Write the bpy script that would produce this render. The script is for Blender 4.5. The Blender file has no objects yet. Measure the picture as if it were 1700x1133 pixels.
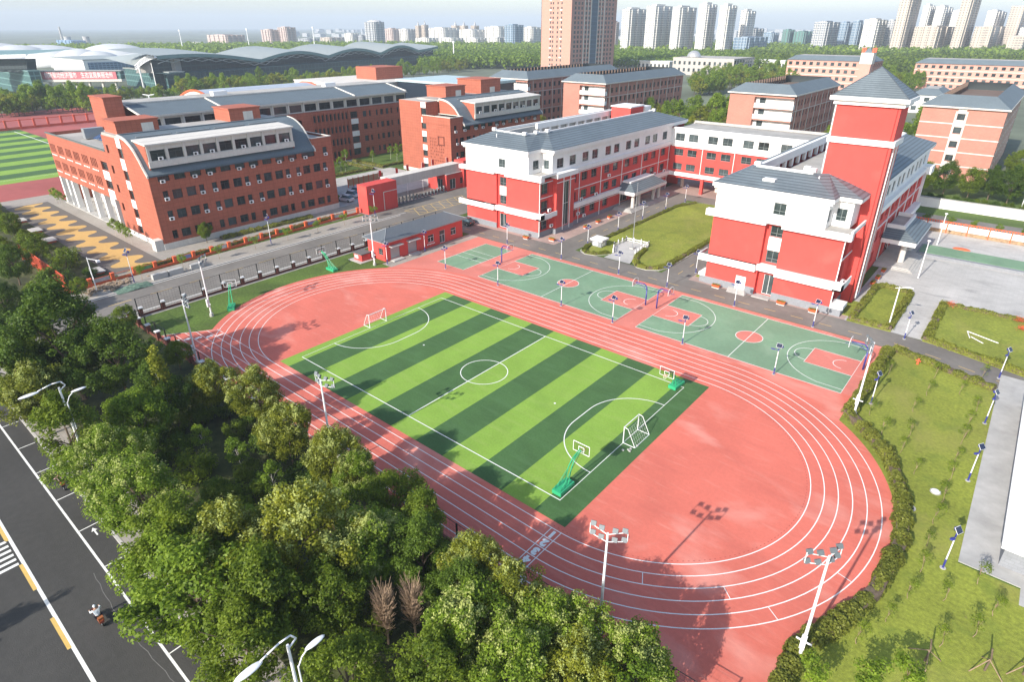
import bpy, math, random
import numpy as np
from mathutils import Vector, Matrix

# ------------------------------------------------------------------ camera, sky, sun, exposure
scene = bpy.context.scene
COL = scene.collection
CAM = np.array([66.077, -35.985, 39.209]); FPX = 1017.07; PYC = 523.2
PITCH, YAW = 1.1294, 0.699
cam_d = bpy.data.cameras.new('camera'); cam = bpy.data.objects.new('camera', cam_d); COL.objects.link(cam)
cam.location = CAM; cam.rotation_euler = (PITCH, 0, YAW)
cam_d.sensor_width = 36; cam_d.lens = FPX / 1700 * 36; cam_d.shift_y = -43.3 / 1700
cam_d.clip_start = 0.5; cam_d.clip_end = 12000
scene.camera = cam

SUN_EL = math.radians(29.4); SHX = 0.07                       # shadows fall towards +Y, a touch to +X
world = bpy.data.worlds.new('World'); scene.world = world; world.use_nodes = True
wt = world.node_tree; bg = wt.nodes['Background']
sky = wt.nodes.new('ShaderNodeTexSky'); sky.sky_type = 'NISHITA'; sky.sun_disc = False
sky.sun_elevation = SUN_EL; sky.sun_rotation = math.radians(180) + math.atan(SHX)
sky.air_density = 1.0; sky.dust_density = 1.3; sky.ozone_density = 1.0; sky.altitude = 30
wt.links.new(sky.outputs[0], bg.inputs[0]); bg.inputs[1].default_value = 0.145
sun_d = bpy.data.lights.new('sun', 'SUN'); sun = bpy.data.objects.new('sun', sun_d); COL.objects.link(sun)
sun_d.energy = 4.3; sun_d.angle = math.radians(0.5); sun_d.color = (1.0, 0.94, 0.85)
_d = Vector((SHX * math.cos(SUN_EL), math.cos(SUN_EL), -math.sin(SUN_EL)))
sun.rotation_euler = _d.to_track_quat('-Z', 'Y').to_euler(); sun.location = (40, -80, 90)
vs = scene.view_settings
vs.view_transform = 'Standard'; vs.look = 'None'; vs.gamma = 1; vs.use_curve_mapping = False
vs.exposure = 0.78

# ------------------------------------------------------------------ helpers
random.seed(7); RNG = np.random.default_rng(7)
_R = np.array(Matrix.Rotation(YAW, 3, 'Z') @ Matrix.Rotation(PITCH, 3, 'X'))
def at(px, py, z=0.0):
    """ground (or height z) point seen at a photo pixel: used to read positions off the survey"""
    d = _R @ np.array([(px - 850) / FPX, (PYC - py) / FPX, -1.0])
    return CAM + (z - CAM[2]) / d[2] * d
def px_of(P):
    c = _R.T @ (np.asarray(P, float) - CAM); return 850 + FPX * c[0] / -c[2], PYC - FPX * c[1] / -c[2]

class MB:
    """mesh builder in world coordinates"""
    def __init__(s): s.v = []; s.f = []
    def quad(s, *p):
        n = len(s.v); s.v += [tuple(q) for q in p]; s.f.append(tuple(range(n, n + len(p)))); return s
    def box(s, x0, x1, y0, y1, z0, z1):
        if x1 < x0: x0, x1 = x1, x0
        if y1 < y0: y0, y1 = y1, y0
        n = len(s.v)
        s.v += [(x0,y0,z0),(x1,y0,z0),(x1,y1,z0),(x0,y1,z0),(x0,y0,z1),(x1,y0,z1),(x1,y1,z1),(x0,y1,z1)]
        s.f += [tuple(n+i for i in q) for q in ((0,3,2,1),(4,5,6,7),(0,1,5,4),(1,2,6,5),(2,3,7,6),(3,0,4,7))]
        return s
    def prism(s, poly, z0, z1):
        n = len(s.v); k = len(poly)
        s.v += [(x, y, z0) for x, y in poly] + [(x, y, z1) for x, y in poly]
        s.f.append(tuple(n + i for i in range(k))[::-1]); s.f.append(tuple(n + k + i for i in range(k)))
        s.f += [(n+i, n+(i+1) % k, n+k+(i+1) % k, n+k+i) for i in range(k)]
        return s
    def extrude(s, pts, d):
        """closed planar 3-D polygon pts extruded by vector d"""
        n = len(s.v); k = len(pts)
        s.v += [tuple(p) for p in pts] + [(p[0]+d[0], p[1]+d[1], p[2]+d[2]) for p in pts]
        s.f.append(tuple(n + i for i in range(k))[::-1]); s.f.append(tuple(n + k + i for i in range(k)))
        s.f += [(n+i, n+(i+1) % k, n+k+(i+1) % k, n+k+i) for i in range(k)]
        return s
    def tube(s, p0, p1, r0, r1=None, n=8, cap=True):
        r1 = r0 if r1 is None else r1
        p0 = Vector(p0); p1 = Vector(p1); d = (p1 - p0).normalized()
        a = d.orthogonal().normalized(); b = d.cross(a); m = len(s.v)
        for p, r in ((p0, r0), (p1, r1)):
            for i in range(n):
                t = 2 * math.pi * i / n; q = p + (a * math.cos(t) + b * math.sin(t)) * r; s.v.append(tuple(q))
        s.f += [(m+i, m+(i+1) % n, m+n+(i+1) % n, m+n+i) for i in range(n)]
        if cap: s.f.append(tuple(range(m, m+n))[::-1]); s.f.append(tuple(range(m+n, m+2*n)))
        return s
    def path(s, pts, r, n=8, r1=None):
        k = len(pts) - 1
        for i in range(k):
            ra = r if r1 is None else r + (r1 - r) * i / k; rb = r if r1 is None else r + (r1 - r) * (i + 1) / k
            s.tube(pts[i], pts[i + 1], ra, rb, n)
        return s
    def ell(s, c, rx, ry, rz, nu=10, nv=6, zmin=-1.0):
        m = len(s.v)
        for j in range(nv + 1):
            ph = math.asin(zmin) + (math.pi / 2 - math.asin(zmin)) * j / nv
            for i in range(nu):
                t = 2 * math.pi * i / nu
                s.v.append((c[0]+rx*math.cos(ph)*math.cos(t), c[1]+ry*math.cos(ph)*math.sin(t), c[2]+rz*math.sin(ph)))
        for j in range(nv):
            for i in range(nu):
                s.f.append((m+j*nu+i, m+j*nu+(i+1) % nu, m+(j+1)*nu+(i+1) % nu, m+(j+1)*nu+i))
        s.f.append(tuple(m + i for i in range(nu))[::-1]); return s
    def mesh(s, name, mat, off=(0, 0, 0), smooth=False):
        me = bpy.data.meshes.new(name)
        me.from_pydata([(x-off[0], y-off[1], z-off[2]) for x, y, z in s.v], [], s.f)
        if mat is not None: me.materials.append(mat)
        if smooth: me.polygons.foreach_set('use_smooth', [True] * len(me.polygons))
        me.update(); return me
    def build(s, name, mat, parent=None, smooth=False, loc=None):
        """one mesh object; under a parent its vertices become relative to the parent's world position"""
        off = wpos(parent) if parent is not None else (loc or (0, 0, 0))
        return link(name, s.mesh(name, mat, off, smooth), parent, loc if parent is None and loc else (0, 0, 0))

def wpos(o):
    p = Vector((0, 0, 0))
    while o is not None: p = p + Vector(o.location); o = o.parent
    return tuple(p)
def link(name, data, parent=None, loc=(0, 0, 0), rz=0.0):
    o = bpy.data.objects.new(name, data); o.location = loc
    if rz: o.rotation_euler = (0, 0, rz)
    if parent is not None: o.parent = parent
    COL.objects.link(o); return o
def tag(o, label, cat, group=None):
    o['label'] = label; o['category'] = cat
    if group: o['group'] = group
    return o
def thing(name, label, cat, loc=(0, 0, 0), group=None, rz=0.0):
    o = bpy.data.objects.new(name, None); o.location = loc; o.rotation_euler = (0, 0, rz); o.empty_display_size = 0.3
    COL.objects.link(o); return tag(o, label, cat, group)
def struct(o): o['kind'] = 'structure'; return o
def stuff(o): o['kind'] = 'stuff'; return o
def proto_done(o):
    """remember a prototype's parts so that dup() can copy the whole thing"""
    PROTO[o.name] = [(c, [g for g in c.children]) for c in o.children]; return o
PROTO = {}
def copy_thing(o, loc, rz=0.0, label=None, group=None, scale=None):
    c = o.copy(); COL.objects.link(c); c.location = loc; c.rotation_euler = (0, 0, rz)
    if scale is not None: c.scale = scale if hasattr(scale, '__len__') else (scale,) * 3
    if label: c['label'] = label
    if group: c['group'] = group
    for ch, gs in PROTO[o.name]:
        k = ch.copy(); COL.objects.link(k); k.parent = c
        for g in gs:
            q = g.copy(); COL.objects.link(q); q.parent = k
    return c
class Spawner:
    """first call uses the prototype itself, later calls copy it"""
    def __init__(s, o): s.o = proto_done(o); s.used = False
    def __call__(s, loc, rz=0.0, label=None, group=None, scale=None):
        if s.used: return copy_thing(s.o, loc, rz, label, group, scale)
        s.used = True; o = s.o; o.location = loc; o.rotation_euler = (0, 0, rz)
        if scale is not None: o.scale = scale if hasattr(scale, '__len__') else (scale,) * 3
        if label: o['label'] = label
        if group: o['group'] = group
        return o

# ------------------------------------------------------------------ materials
MATS = {}
def nt(name):
    m = bpy.data.materials.new(name); m.use_nodes = True; t = m.node_tree
    return m, t, t.nodes['Principled BSDF']
def N(t, kind, **kw):
    n = t.nodes.new(kind)
    for k, v in kw.items(): setattr(n, k, v)
    return n
def mat(name, col, rough=0.7, var=0.12, scale=1.5, bump=0.0, col2=None, big=0.0, bigscale=0.08, metal=0.0, spec=0.4, lines=None, worn=None, streak=None):
    """procedural paint / stone / ground: two noises, optional blotches, optional joint lines, bump"""
    m, t, b = nt(name); L = t.links
    geo = N(t, 'ShaderNodeNewGeometry')
    n1 = N(t, 'ShaderNodeTexNoise'); n1.inputs['Scale'].default_value = scale; n1.inputs['Detail'].default_value = 6; n1.inputs['Roughness'].default_value = .65
    L.new(geo.outputs['Position'], n1.inputs['Vector'])
    mix = N(t, 'ShaderNodeMix', data_type='RGBA')
    c2 = col2 or tuple(min(1, c * (1 + var)) for c in col); c1 = col if col2 else tuple(c * (1 - var) for c in col)
    mix.inputs['A'].default_value = (*c1, 1); mix.inputs['B'].default_value = (*c2, 1)
    rm = N(t, 'ShaderNodeMapRange'); rm.inputs['From Min'].default_value = .3; rm.inputs['From Max'].default_value = .7
    L.new(n1.outputs['Fac'], rm.inputs['Value']); L.new(rm.outputs[0], mix.inputs['Factor'])
    out = mix.outputs['Result']
    if big:
        n2 = N(t, 'ShaderNodeTexNoise'); n2.inputs['Scale'].default_value = bigscale; n2.inputs['Detail'].default_value = 4; n2.inputs['Distortion'].default_value = .6
        L.new(geo.outputs['Position'], n2.inputs['Vector'])
        r2 = N(t, 'ShaderNodeMapRange'); r2.inputs['From Min'].default_value = .35; r2.inputs['From Max'].default_value = .68
        r2.inputs['To Min'].default_value = 1 - big; r2.inputs['To Max'].default_value = 1 + big
        L.new(n2.outputs['Fac'], r2.inputs['Value'])
        mu = N(t, 'ShaderNodeVectorMath', operation='SCALE'); L.new(out, mu.inputs[0]); L.new(r2.outputs[0], mu.inputs['Scale']); out = mu.outputs[0]
    def noise_mask(scale, vec, lo, hi, amt):
        mp = N(t, 'ShaderNodeVectorMath', operation='MULTIPLY'); mp.inputs[1].default_value = vec; L.new(geo.outputs['Position'], mp.inputs[0])
        nn = N(t, 'ShaderNodeTexNoise'); nn.inputs['Scale'].default_value = scale; nn.inputs['Detail'].default_value = 5; nn.inputs['Distortion'].default_value = .4
        L.new(mp.outputs[0], nn.inputs['Vector']); mr_ = N(t, 'ShaderNodeMapRange'); mr_.inputs['From Min'].default_value = lo; mr_.inputs['From Max'].default_value = hi; mr_.inputs['To Max'].default_value = amt
        L.new(nn.outputs['Fac'], mr_.inputs['Value']); return mr_.outputs[0]
    if worn:
        # worn = (colour, scale, vec, lo, hi, amount): faded or stained patches with a shape of their own
        for wc, sc_, vec, lo, hi, amt in worn:
            mw = N(t, 'ShaderNodeMix', data_type='RGBA'); mw.inputs['B'].default_value = (*wc, 1); L.new(out, mw.inputs['A']); L.new(noise_mask(sc_, vec, lo, hi, amt), mw.inputs['Factor']); out = mw.outputs['Result']
    if lines:
        # lines = (width, height, joint, darkness[, offset]) : panel joints on vertical walls (x+y, z)
        sx = N(t, 'ShaderNodeSeparateXYZ'); L.new(geo.outputs['Position'], sx.inputs[0])
        ad = N(t, 'ShaderNodeMath', operation='ADD'); L.new(sx.outputs[0], ad.inputs[0]); L.new(sx.outputs[1], ad.inputs[1])
        cx = N(t, 'ShaderNodeCombineXYZ')
        if len(lines) > 5: L.new(sx.outputs[0], cx.inputs[0]); L.new(sx.outputs[1], cx.inputs[1])
        else: L.new(ad.outputs[0], cx.inputs[0]); L.new(sx.outputs[2], cx.inputs[1])
        br = N(t, 'ShaderNodeTexBrick'); br.offset = lines[4] if len(lines) > 4 else 0.0; br.squash = 1.0
        br.inputs['Scale'].default_value = 1.0; br.inputs['Brick Width'].default_value = lines[0]; br.inputs['Row Height'].default_value = lines[1]
        br.inputs['Mortar Size'].default_value = lines[2]; br.inputs['Mortar Smooth'].default_value = .1
        br.inputs['Color1'].default_value = (1, 1, 1, 1); br.inputs['Color2'].default_value = (.93, .93, .93, 1)
        br.inputs['Mortar'].default_value = (lines[3],) * 3 + (1,)
        L.new(cx.outputs[0], br.inputs['Vector'])
        mm = N(t, 'ShaderNodeMix', data_type='RGBA', blend_type='MULTIPLY'); mm.inputs['Factor'].default_value = 1
        L.new(out, mm.inputs['A']); L.new(br.outputs['Color'], mm.inputs['B']); out = mm.outputs['Result']
    L.new(out, b.inputs['Base Color'])
    b.inputs['Roughness'].default_value = rough; b.inputs['Metallic'].default_value = metal
    b.inputs['Specular IOR Level'].default_value = spec
    if bump:
        bp = N(t, 'ShaderNodeBump'); bp.inputs['Strength'].default_value = bump; bp.inputs['Distance'].default_value = .05
        n3 = N(t, 'ShaderNodeTexNoise'); n3.inputs['Scale'].default_value = scale * 6; n3.inputs['Detail'].default_value = 3
        L.new(geo.outputs['Position'], n3.inputs['Vector']); L.new(n3.outputs['Fac'], bp.inputs['Height']); L.new(bp.outputs[0], b.inputs['Normal'])
    MATS[name] = m; return m
def leafmat(name, dark, light, rough=.55, trans=.35):
    m, t, b = nt(name); L = t.links
    geo = N(t, 'ShaderNodeNewGeometry'); oi = N(t, 'ShaderNodeObjectInfo')
    n1 = N(t, 'ShaderNodeTexNoise'); n1.inputs['Scale'].default_value = .55; n1.inputs['Detail'].default_value = 3
    L.new(geo.outputs['Position'], n1.inputs['Vector'])
    ri = N(t, 'ShaderNodeMath', operation='MULTIPLY_ADD'); L.new(geo.outputs['Random Per Island'], ri.inputs[0]); ri.inputs[1].default_value = .45
    L.new(n1.outputs['Fac'], ri.inputs[2])
    r2 = N(t, 'ShaderNodeMath', operation='MULTIPLY_ADD'); L.new(oi.outputs['Random'], r2.inputs[0]); r2.inputs[1].default_value = .3; L.new(ri.outputs[0], r2.inputs[2])
    mr = N(t, 'ShaderNodeMapRange'); mr.inputs['From Min'].default_value = .45; mr.inputs['From Max'].default_value = 1.15; L.new(r2.outputs[0], mr.inputs['Value'])
    mix = N(t, 'ShaderNodeMix', data_type='RGBA'); mix.inputs['A'].default_value = (*dark, 1); mix.inputs['B'].default_value = (*light, 1)
    L.new(mr.outputs[0], mix.inputs['Factor']); L.new(mix.outputs['Result'], b.inputs['Base Color'])
    b.inputs['Roughness'].default_value = rough; b.inputs['Specular IOR Level'].default_value = .3
    tr = N(t, 'ShaderNodeBsdfTranslucent'); L.new(mix.outputs['Result'], tr.inputs['Color'])
    ms = N(t, 'ShaderNodeMixShader'); ms.inputs[0].default_value = trans
    o = t.nodes['Material Output']; L.new(b.outputs[0], ms.inputs[1]); L.new(tr.outputs[0], ms.inputs[2]); L.new(ms.outputs[0], o.inputs['Surface'])
    return m
def glassmat(name, col, rough=.08, var=.6, cell=1.9):
    """window glass: dark reflecting pane, each pane with its own curtain tone"""
    m, t, b = nt(name); L = t.links
    geo = N(t, 'ShaderNodeNewGeometry'); oi = N(t, 'ShaderNodeObjectInfo')
    n1 = N(t, 'ShaderNodeTexNoise'); n1.inputs['Scale'].default_value = .9; L.new(geo.outputs['Position'], n1.inputs['Vector'])
    ad = N(t, 'ShaderNodeMath', operation='MULTIPLY_ADD'); L.new(oi.outputs['Random'], ad.inputs[0]); ad.inputs[1].default_value = .7; L.new(n1.outputs['Fac'], ad.inputs[2])
    mr = N(t, 'ShaderNodeMapRange'); mr.inputs['From Min'].default_value = .45; mr.inputs['From Max'].default_value = 1.25; L.new(ad.outputs[0], mr.inputs['Value'])
    mix = N(t, 'ShaderNodeMix', data_type='RGBA'); mix.inputs['A'].default_value = (*col, 1); mix.inputs['B'].default_value = (*[min(1, c * (1 + 3 * var) + .03) for c in col], 1)
    L.new(mr.outputs[0], mix.inputs['Factor']); L.new(mix.outputs['Result'], b.inputs['Base Color'])
    b.inputs['Roughness'].default_value = rough; b.inputs['Specular IOR Level'].default_value = .38
    return m
def towermat(name, wall, glass, w=3.0, h=3.0, fw=.55, fh=.5):
    """far facade, too distant to pick its windows apart: storeys and bays in the material"""
    m, t, b = nt(name); L = t.links
    geo = N(t, 'ShaderNodeNewGeometry'); sx = N(t, 'ShaderNodeSeparateXYZ'); L.new(geo.outputs['Position'], sx.inputs[0])
    ad = N(t, 'ShaderNodeMath', operation='ADD'); L.new(sx.outputs[0], ad.inputs[0]); L.new(sx.outputs[1], ad.inputs[1])
    def frac(src, per, thr):
        d = N(t, 'ShaderNodeMath', operation='DIVIDE'); L.new(src, d.inputs[0]); d.inputs[1].default_value = per
        f = N(t, 'ShaderNodeMath', operation='FRACT'); L.new(d.outputs[0], f.inputs[0])
        g = N(t, 'ShaderNodeMath', operation='LESS_THAN'); L.new(f.outputs[0], g.inputs[0]); g.inputs[1].default_value = thr; return g.outputs[0]
    a = frac(ad.outputs[0], w, fw); c = frac(sx.outputs[2], h, fh)
    mu = N(t, 'ShaderNodeMath', operation='MULTIPLY'); L.new(a, mu.inputs[0]); L.new(c, mu.inputs[1])
    sn = N(t, 'ShaderNodeSeparateXYZ'); L.new(geo.outputs['Normal'], sn.inputs[0])
    ab = N(t, 'ShaderNodeMath', operation='ABSOLUTE'); L.new(sn.outputs[2], ab.inputs[0])
    lt = N(t, 'ShaderNodeMath', operation='LESS_THAN'); L.new(ab.outputs[0], lt.inputs[0]); lt.inputs[1].default_value = .5
    m2 = N(t, 'ShaderNodeMath', operation='MULTIPLY'); L.new(mu.outputs[0], m2.inputs[0]); L.new(lt.outputs[0], m2.inputs[1])
    mix = N(t, 'ShaderNodeMix', data_type='RGBA'); mix.inputs['A'].default_value = (*wall, 1); mix.inputs['B'].default_value = (*glass, 1)
    L.new(m2.outputs[0], mix.inputs['Factor']); L.new(mix.outputs['Result'], b.inputs['Base Color']); b.inputs['Roughness'].default_value = .6
    return m

TRACK = mat('track_rubber', (.585, .145, .102), .85, .06, 3.0, .15, big=.08, bigscale=.16, worn=[((.74, .40, .33), .10, (1, 1.6, 1), .56, .74, .55), ((.44, .10, .075), .35, (.35, 1.4, 1), .55, .8, .45), ((.70, .30, .23), 1.3, (.25, 1.5, 1), .56, .8, .35)])
COURTRED = mat('court_red', (.56, .175, .135), .8, .05, 3.0, .1, big=.08, bigscale=.2, worn=[((.70, .38, .31), .3, (1, 1, 1), .56, .78, .5), ((.36, .09, .07), .9, (1, 1, 1), .62, .8, .4)])
COURTGREEN = mat('court_green', (.165, .275, .17), .8, .08, 2.0, .1, big=.10, bigscale=.15, worn=[((.27, .36, .25), .25, (1, 1, 1), .55, .8, .5), ((.09, .19, .11), .7, (1, 1, 1), .62, .82, .5)])
TURF_L = mat('turf_light', (.205, .345, .045), .9, .14, 5.0, .5, big=.06, bigscale=.25, worn=[((.27, .36, .09), .8, (.3, 1.8, 1), .5, .78, .5), ((.12, .24, .03), .28, (1, 1, 1), .58, .8, .4)])
TURF_D = mat('turf_dark', (.052, .122, .034), .9, .18, 5.0, .5, big=.10, bigscale=.25, worn=[((.075, .16, .06), .8, (.3, 1.8, 1), .5, .78, .55)])
LINE = mat('line_paint', (.78, .78, .74), .7, .06, 4, worn=[((.55, .50, .46), 1.1, (1, 1, 1), .58, .8, .45)])
ASPHALT = mat('asphalt', (.050, .048, .044), .85, .12, 2.0, .3, big=.15, bigscale=.07, worn=[((.072, .069, .063), .12, (.12, 1.6, 1), .48, .7, .6), ((.028, .027, .026), .5, (.5, 1, 1), .66, .8, .5)])
ROAD = mat('road_concrete_asphalt', (.175, .160, .142), .85, .10, 1.2, .2, big=.16, bigscale=.10, worn=[((.25, .235, .21), .3, (1, 1, 1), .58, .8, .5), ((.09, .085, .08), .6, (1, 1, 1), .62, .8, .5)])
YELLOWP = mat('yellow_paint', (.62, .42, .12), .7, .08, 3)
PAVE = mat('pale_paving', (.34, .31, .27), .8, .08, 1.0, .1, big=.10, bigscale=.12, lines=(.8, .4, .02, .72, .5, 1))
PAVEPINK = mat('pink_paving', (.42, .30, .26), .8, .08, 1.0, .1, big=.12, bigscale=.15, lines=(.6, .3, .02, .8, .5, 1))
PLAZA = mat('plaza_stone', (.47, .455, .43), .7, .08, .7, .1, big=.10, bigscale=.09, worn=[((.26, .25, .24), .35, (.5, 1.3, 1), .58, .72, .6), ((.60, .58, .55), .12, (1, 1, 1), .55, .75, .5)], lines=(1.2, .6, .02, .78, .5, 1))
CONC = mat('concrete', (.40, .39, .37), .85, .1, 1.0, .15, big=.12, bigscale=.3)
KERB = mat('kerb_stone', (.45, .43, .40), .8, .08, 2)
GRASS = mat('lawn_grass', (.080, .130, .018), .95, .4, 3.0, .8, big=.25, bigscale=.11, worn=[((.13, .105, .05), .5, (1, 1, 1), .62, .78, .6)])
GRASSY = mat('lawn_grass_yellow', (.215, .245, .030), .95, .34, 3.2, .9, big=.15, bigscale=.12, worn=[((.30, .27, .075), .16, (1, .6, 1), .52, .74, .65), ((.095, .15, .018), .35, (1, 1, 1), .55, .76, .6), ((.22, .16, .08), .9, (1, 1, 1), .68, .8, .5)])
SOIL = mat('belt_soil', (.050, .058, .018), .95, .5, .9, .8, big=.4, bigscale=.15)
FARLAND = mat('far_land', (.13, .15, .10), .95, .3, .03, 0, big=.3, bigscale=.006)
REDW = mat('red_render', (.59, .068, .056), .8, .04, .8, .08, big=.04, bigscale=.25, worn=[((.50, .06, .045), .6, (1.2, 1.2, .09), .55, .8, .35), ((.66, .15, .12), .22, (1, 1, 1), .58, .8, .35)])
WHITEW = mat('white_render', (.78, .77, .75), .75, .03, .8, .05, big=.03, bigscale=.3, worn=[((.58, .56, .52), .7, (1.3, 1.3, .10), .56, .8, .3)])
GREYP = mat('grey_plinth', (.24, .25, .27), .75, .08, 2, .1, lines=(.6, .3, .012, .75, .5))
BRICK = mat('terracotta_panel', (.39, .115, .068), .75, .07, 1.2, .1, big=.06, bigscale=.3, lines=(1.0, .78, .022, .55))
BRICKD = mat('dorm_brick', (.44, .200, .150), .8, .06, 1.5, .1, big=.06, bigscale=.2, lines=(.5, .24, .014, .86, .5))
CREAM = mat('cream_panel', (.62, .585, .53), .7, .05, 1.5, .05, lines=(.9, 4.0, .02, .8))
SLATE = mat('slate_roof', (.135, .165, .185), .55, .10, 2.5, .2, big=.10, bigscale=.25, lines=(60, .26, .05, .55))
SLATED = mat('shingle_roof', (.115, .145, .165), .7, .10, 3.0, .3, big=.06, bigscale=.2)
METALROOF = mat('ribbed_metal_roof', (.13, .145, .16), .45, .06, 2, .1, lines=(.25, 60, .05, .6))
FLATROOF = mat('flat_roof', (.38, .36, .33), .85, .1, .5, .1, big=.15, bigscale=.15)
STEELW = mat('white_steel', (.78, .78, .78), .4, .03, 3, spec=.5)
STEELG = mat('grey_steel', (.35, .37, .38), .4, .06, 3, metal=.4)
BLUEP = mat('blue_paint', (.035, .04, .22), .4, .05, 3, spec=.5)
BLACKM = mat('black_metal', (.018, .022, .022), .5, .1, 3)
GREENM = mat('green_paint', (.03, .36, .16), .45, .06, 3, spec=.5)
SOLAR = mat('solar_cell', (.012, .016, .045), .15, .1, 3, spec=.7)
ORANGE = mat('orange_red_paint', (.62, .12, .045), .6, .06, 2)
ORANGEF = mat('orange_fence_mesh', (.60, .10, .05), .7, .06, 2)
DARKBRICK = mat('dark_brick', (.16, .05, .035), .8, .15, 3, .2, lines=(.25, .08, .01, .7, .5))
BARK = mat('bark', (.13, .095, .065), .95, .3, 5, .8)
BARKW = mat('whitewashed_bark', (.45, .42, .37), .9, .2, 4, .4)
TWIG = mat('dead_twig', (.27, .19, .125), .95, .25, 4)
GLASS = glassmat('window_glass', (.012, .018, .019), var=.9)
GLASSB = glassmat('window_glass_blue', (.03, .055, .07), .06)
FRAME = mat('window_frame', (.20, .23, .23), .5, .05, 3)
FRAMED = mat('window_frame_dark', (.06, .065, .07), .5, .05, 3)
FRAMEW = mat('window_frame_white', (.75, .75, .74), .5, .03, 3)
LAMPGLASS = mat('lamp_glass', (.20, .26, .28), .15, .05, 3, spec=.6)
SKIN = mat('skin', (.48, .29, .20), .6, .05, 5)
SHIRT = mat('pale_shirt', (.62, .68, .72), .8, .05, 5)
TROUSER = mat('dark_trousers', (.03, .03, .045), .85, .1, 5)
TYRE = mat('tyre_rubber', (.015, .015, .015), .8, .1, 5)
LEAF = [leafmat('leaf_olive', (.095, .130, .009), (.35, .365, .032), trans=.5), leafmat('leaf_green', (.066, .118, .008), (.235, .31, .024), trans=.5),
        leafmat('leaf_dark', (.036, .080, .008), (.145, .225, .022), trans=.46), leafmat('leaf_fresh', (.095, .170, .010), (.28, .39, .034), trans=.5)]
BLOSSOM = leafmat('seed_clusters', (.26, .32, .07), (.48, .52, .16), trans=.35)
HEDGEL = leafmat('hedge_leaf', (.10, .13, .016), (.33, .35, .05), trans=.42)
HEDGEG = leafmat('hedge_leaf_green', (.115, .140, .018), (.33, .345, .060), trans=.45)
# ------------------------------------------------------------------ ground, roads, pavements
def sheet(name, poly, z, m, parent=None):
    o = MB().quad(*[(x, y, z) for x, y in poly]).build(name, m, parent)
    if parent is None: struct(o)
    return o
def rect(x0, x1, y0, y1): return [(x0, y0), (x1, y0), (x1, y1), (x0, y1)]
def strip(mb, pts, w, z, closed=False):
    """flat painted line of width w along pts"""
    P = [Vector((p[0], p[1])) for p in pts]; n = len(P); L = []; Rr = []
    for i in range(n):
        a = P[i - 1] if (i or closed) else P[i]; b = P[(i + 1) % n] if (i < n - 1 or closed) else P[i]
        d = (b - a).normalized(); nn = Vector((-d.y, d.x)) * (w / 2)
        L.append(P[i] + nn); Rr.append(P[i] - nn)
    for i in range(n if closed else n - 1):
        j = (i + 1) % n
        mb.quad((Rr[i].x, Rr[i].y, z), (Rr[j].x, Rr[j].y, z), (L[j].x, L[j].y, z), (L[i].x, L[i].y, z))
    return mb
def arc(cx, cy, r, a0, a1, n=40): return [(cx + r * math.cos(math.radians(a0 + (a1 - a0) * i / n)), cy + r * math.sin(math.radians(a0 + (a1 - a0) * i / n))) for i in range(n + 1)]
def line_obj(parent, pts, w, z, m=None, closed=False, name='line_marking'):
    return strip(MB(), pts, w, z, closed).build(name, m or LINE, parent)
def text_mesh(body, size, m, name, extrude=0.0, bold=0.0, align='CENTER'):
    cu = bpy.data.curves.new(name, 'FONT'); cu.body = body; cu.size = size; cu.align_x = align; cu.align_y = 'CENTER'
    cu.extrude = extrude; cu.offset = bold; cu.resolution_u = 3
    o = bpy.data.objects.new(name, cu); COL.objects.link(o)
    dg = bpy.context.evaluated_depsgraph_get(); me = bpy.data.meshes.new_from_object(o.evaluated_get(dg))
    bpy.data.objects.remove(o); bpy.data.curves.remove(cu)
    me.materials.clear(); me.materials.append(m); return me

# one sheet out to the horizon
g = MB(); S = 9000
for i in range(6):
    for j in range(6):
        x0 = -S + i * S / 3; y0 = -S + j * S / 3
        g.quad((x0, y0, -.16), (x0 + S/3, y0, -.16), (x0 + S/3, y0 + S/3, -.16), (x0, y0 + S/3, -.16))
struct(g.build('ground', FARLAND))
sheet('campus_ground', rect(-125, 100, -24.9, 170), -.03, GRASS)

# street along the south edge
street = sheet('street', rect(-400, 260, -62, -27.9), -.125, ASPHALT)
line_obj(street, [(-300, -29.6), (200, -29.7)], .17, -.121)
line_obj(street, [(-300, -33.55), (200, -33.75)], .24, -.121)
line_obj(street, [(-300, -46.0), (200, -46.0)], .16, -.121)
for k in range(-9, 12):
    x = 12.1 + k * 5.87
    line_obj(street, [(x, -29.6), (x, -28.1)], .10, -.121)
    if k in (0, 1):
        a = MB(); ax = x + .9
        a.quad((ax, -28.75, -.120), (ax + .75, -28.75, -.120), (ax + .75, -28.63, -.120), (ax, -28.63, -.120))
        a.quad((ax, -28.92, -.120), (ax, -28.46, -.120), (ax - .5, -28.69, -.120))
        a.build('arrow_marking', LINE, street)
for k in range(-12, 10):
    x = 4.9 + k * 7.65
    line_obj(street, [(x, -33.88), (x + 3.8, -33.88)], .26, -.1205, YELLOWP, name='yellow_dash')
for k in range(6):
    x = 8.7 + k * .72
    line_obj(street, [(x, -33.95), (x - .0, -38.5)], .32, -.1205, name='crossing_bar')
crack = [(18 + i * .8, -30.4 - .28 * math.sin(i * .21) - .05 * math.sin(i * 2.3)) for i in range(30)]
line_obj(street, crack, .045, -.1215, mat('crack_sealant', (.16, .155, .15), .9, .2, 5), name='road_crack')
struct(MB().box(-400, 260, -27.9, -27.65, -.13, .02).build('kerb', KERB))
sheet('sidewalk', rect(-400, 260, -27.65, -24.9), 0.0, PAVE)
sheet('belt_ground', rect(-29.6, 62, -24.9, -9.55), .004, SOIL)
sheet('belt_ground', rect(-124, -47.5, -24.9, -3.8), .004, SOIL)

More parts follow.
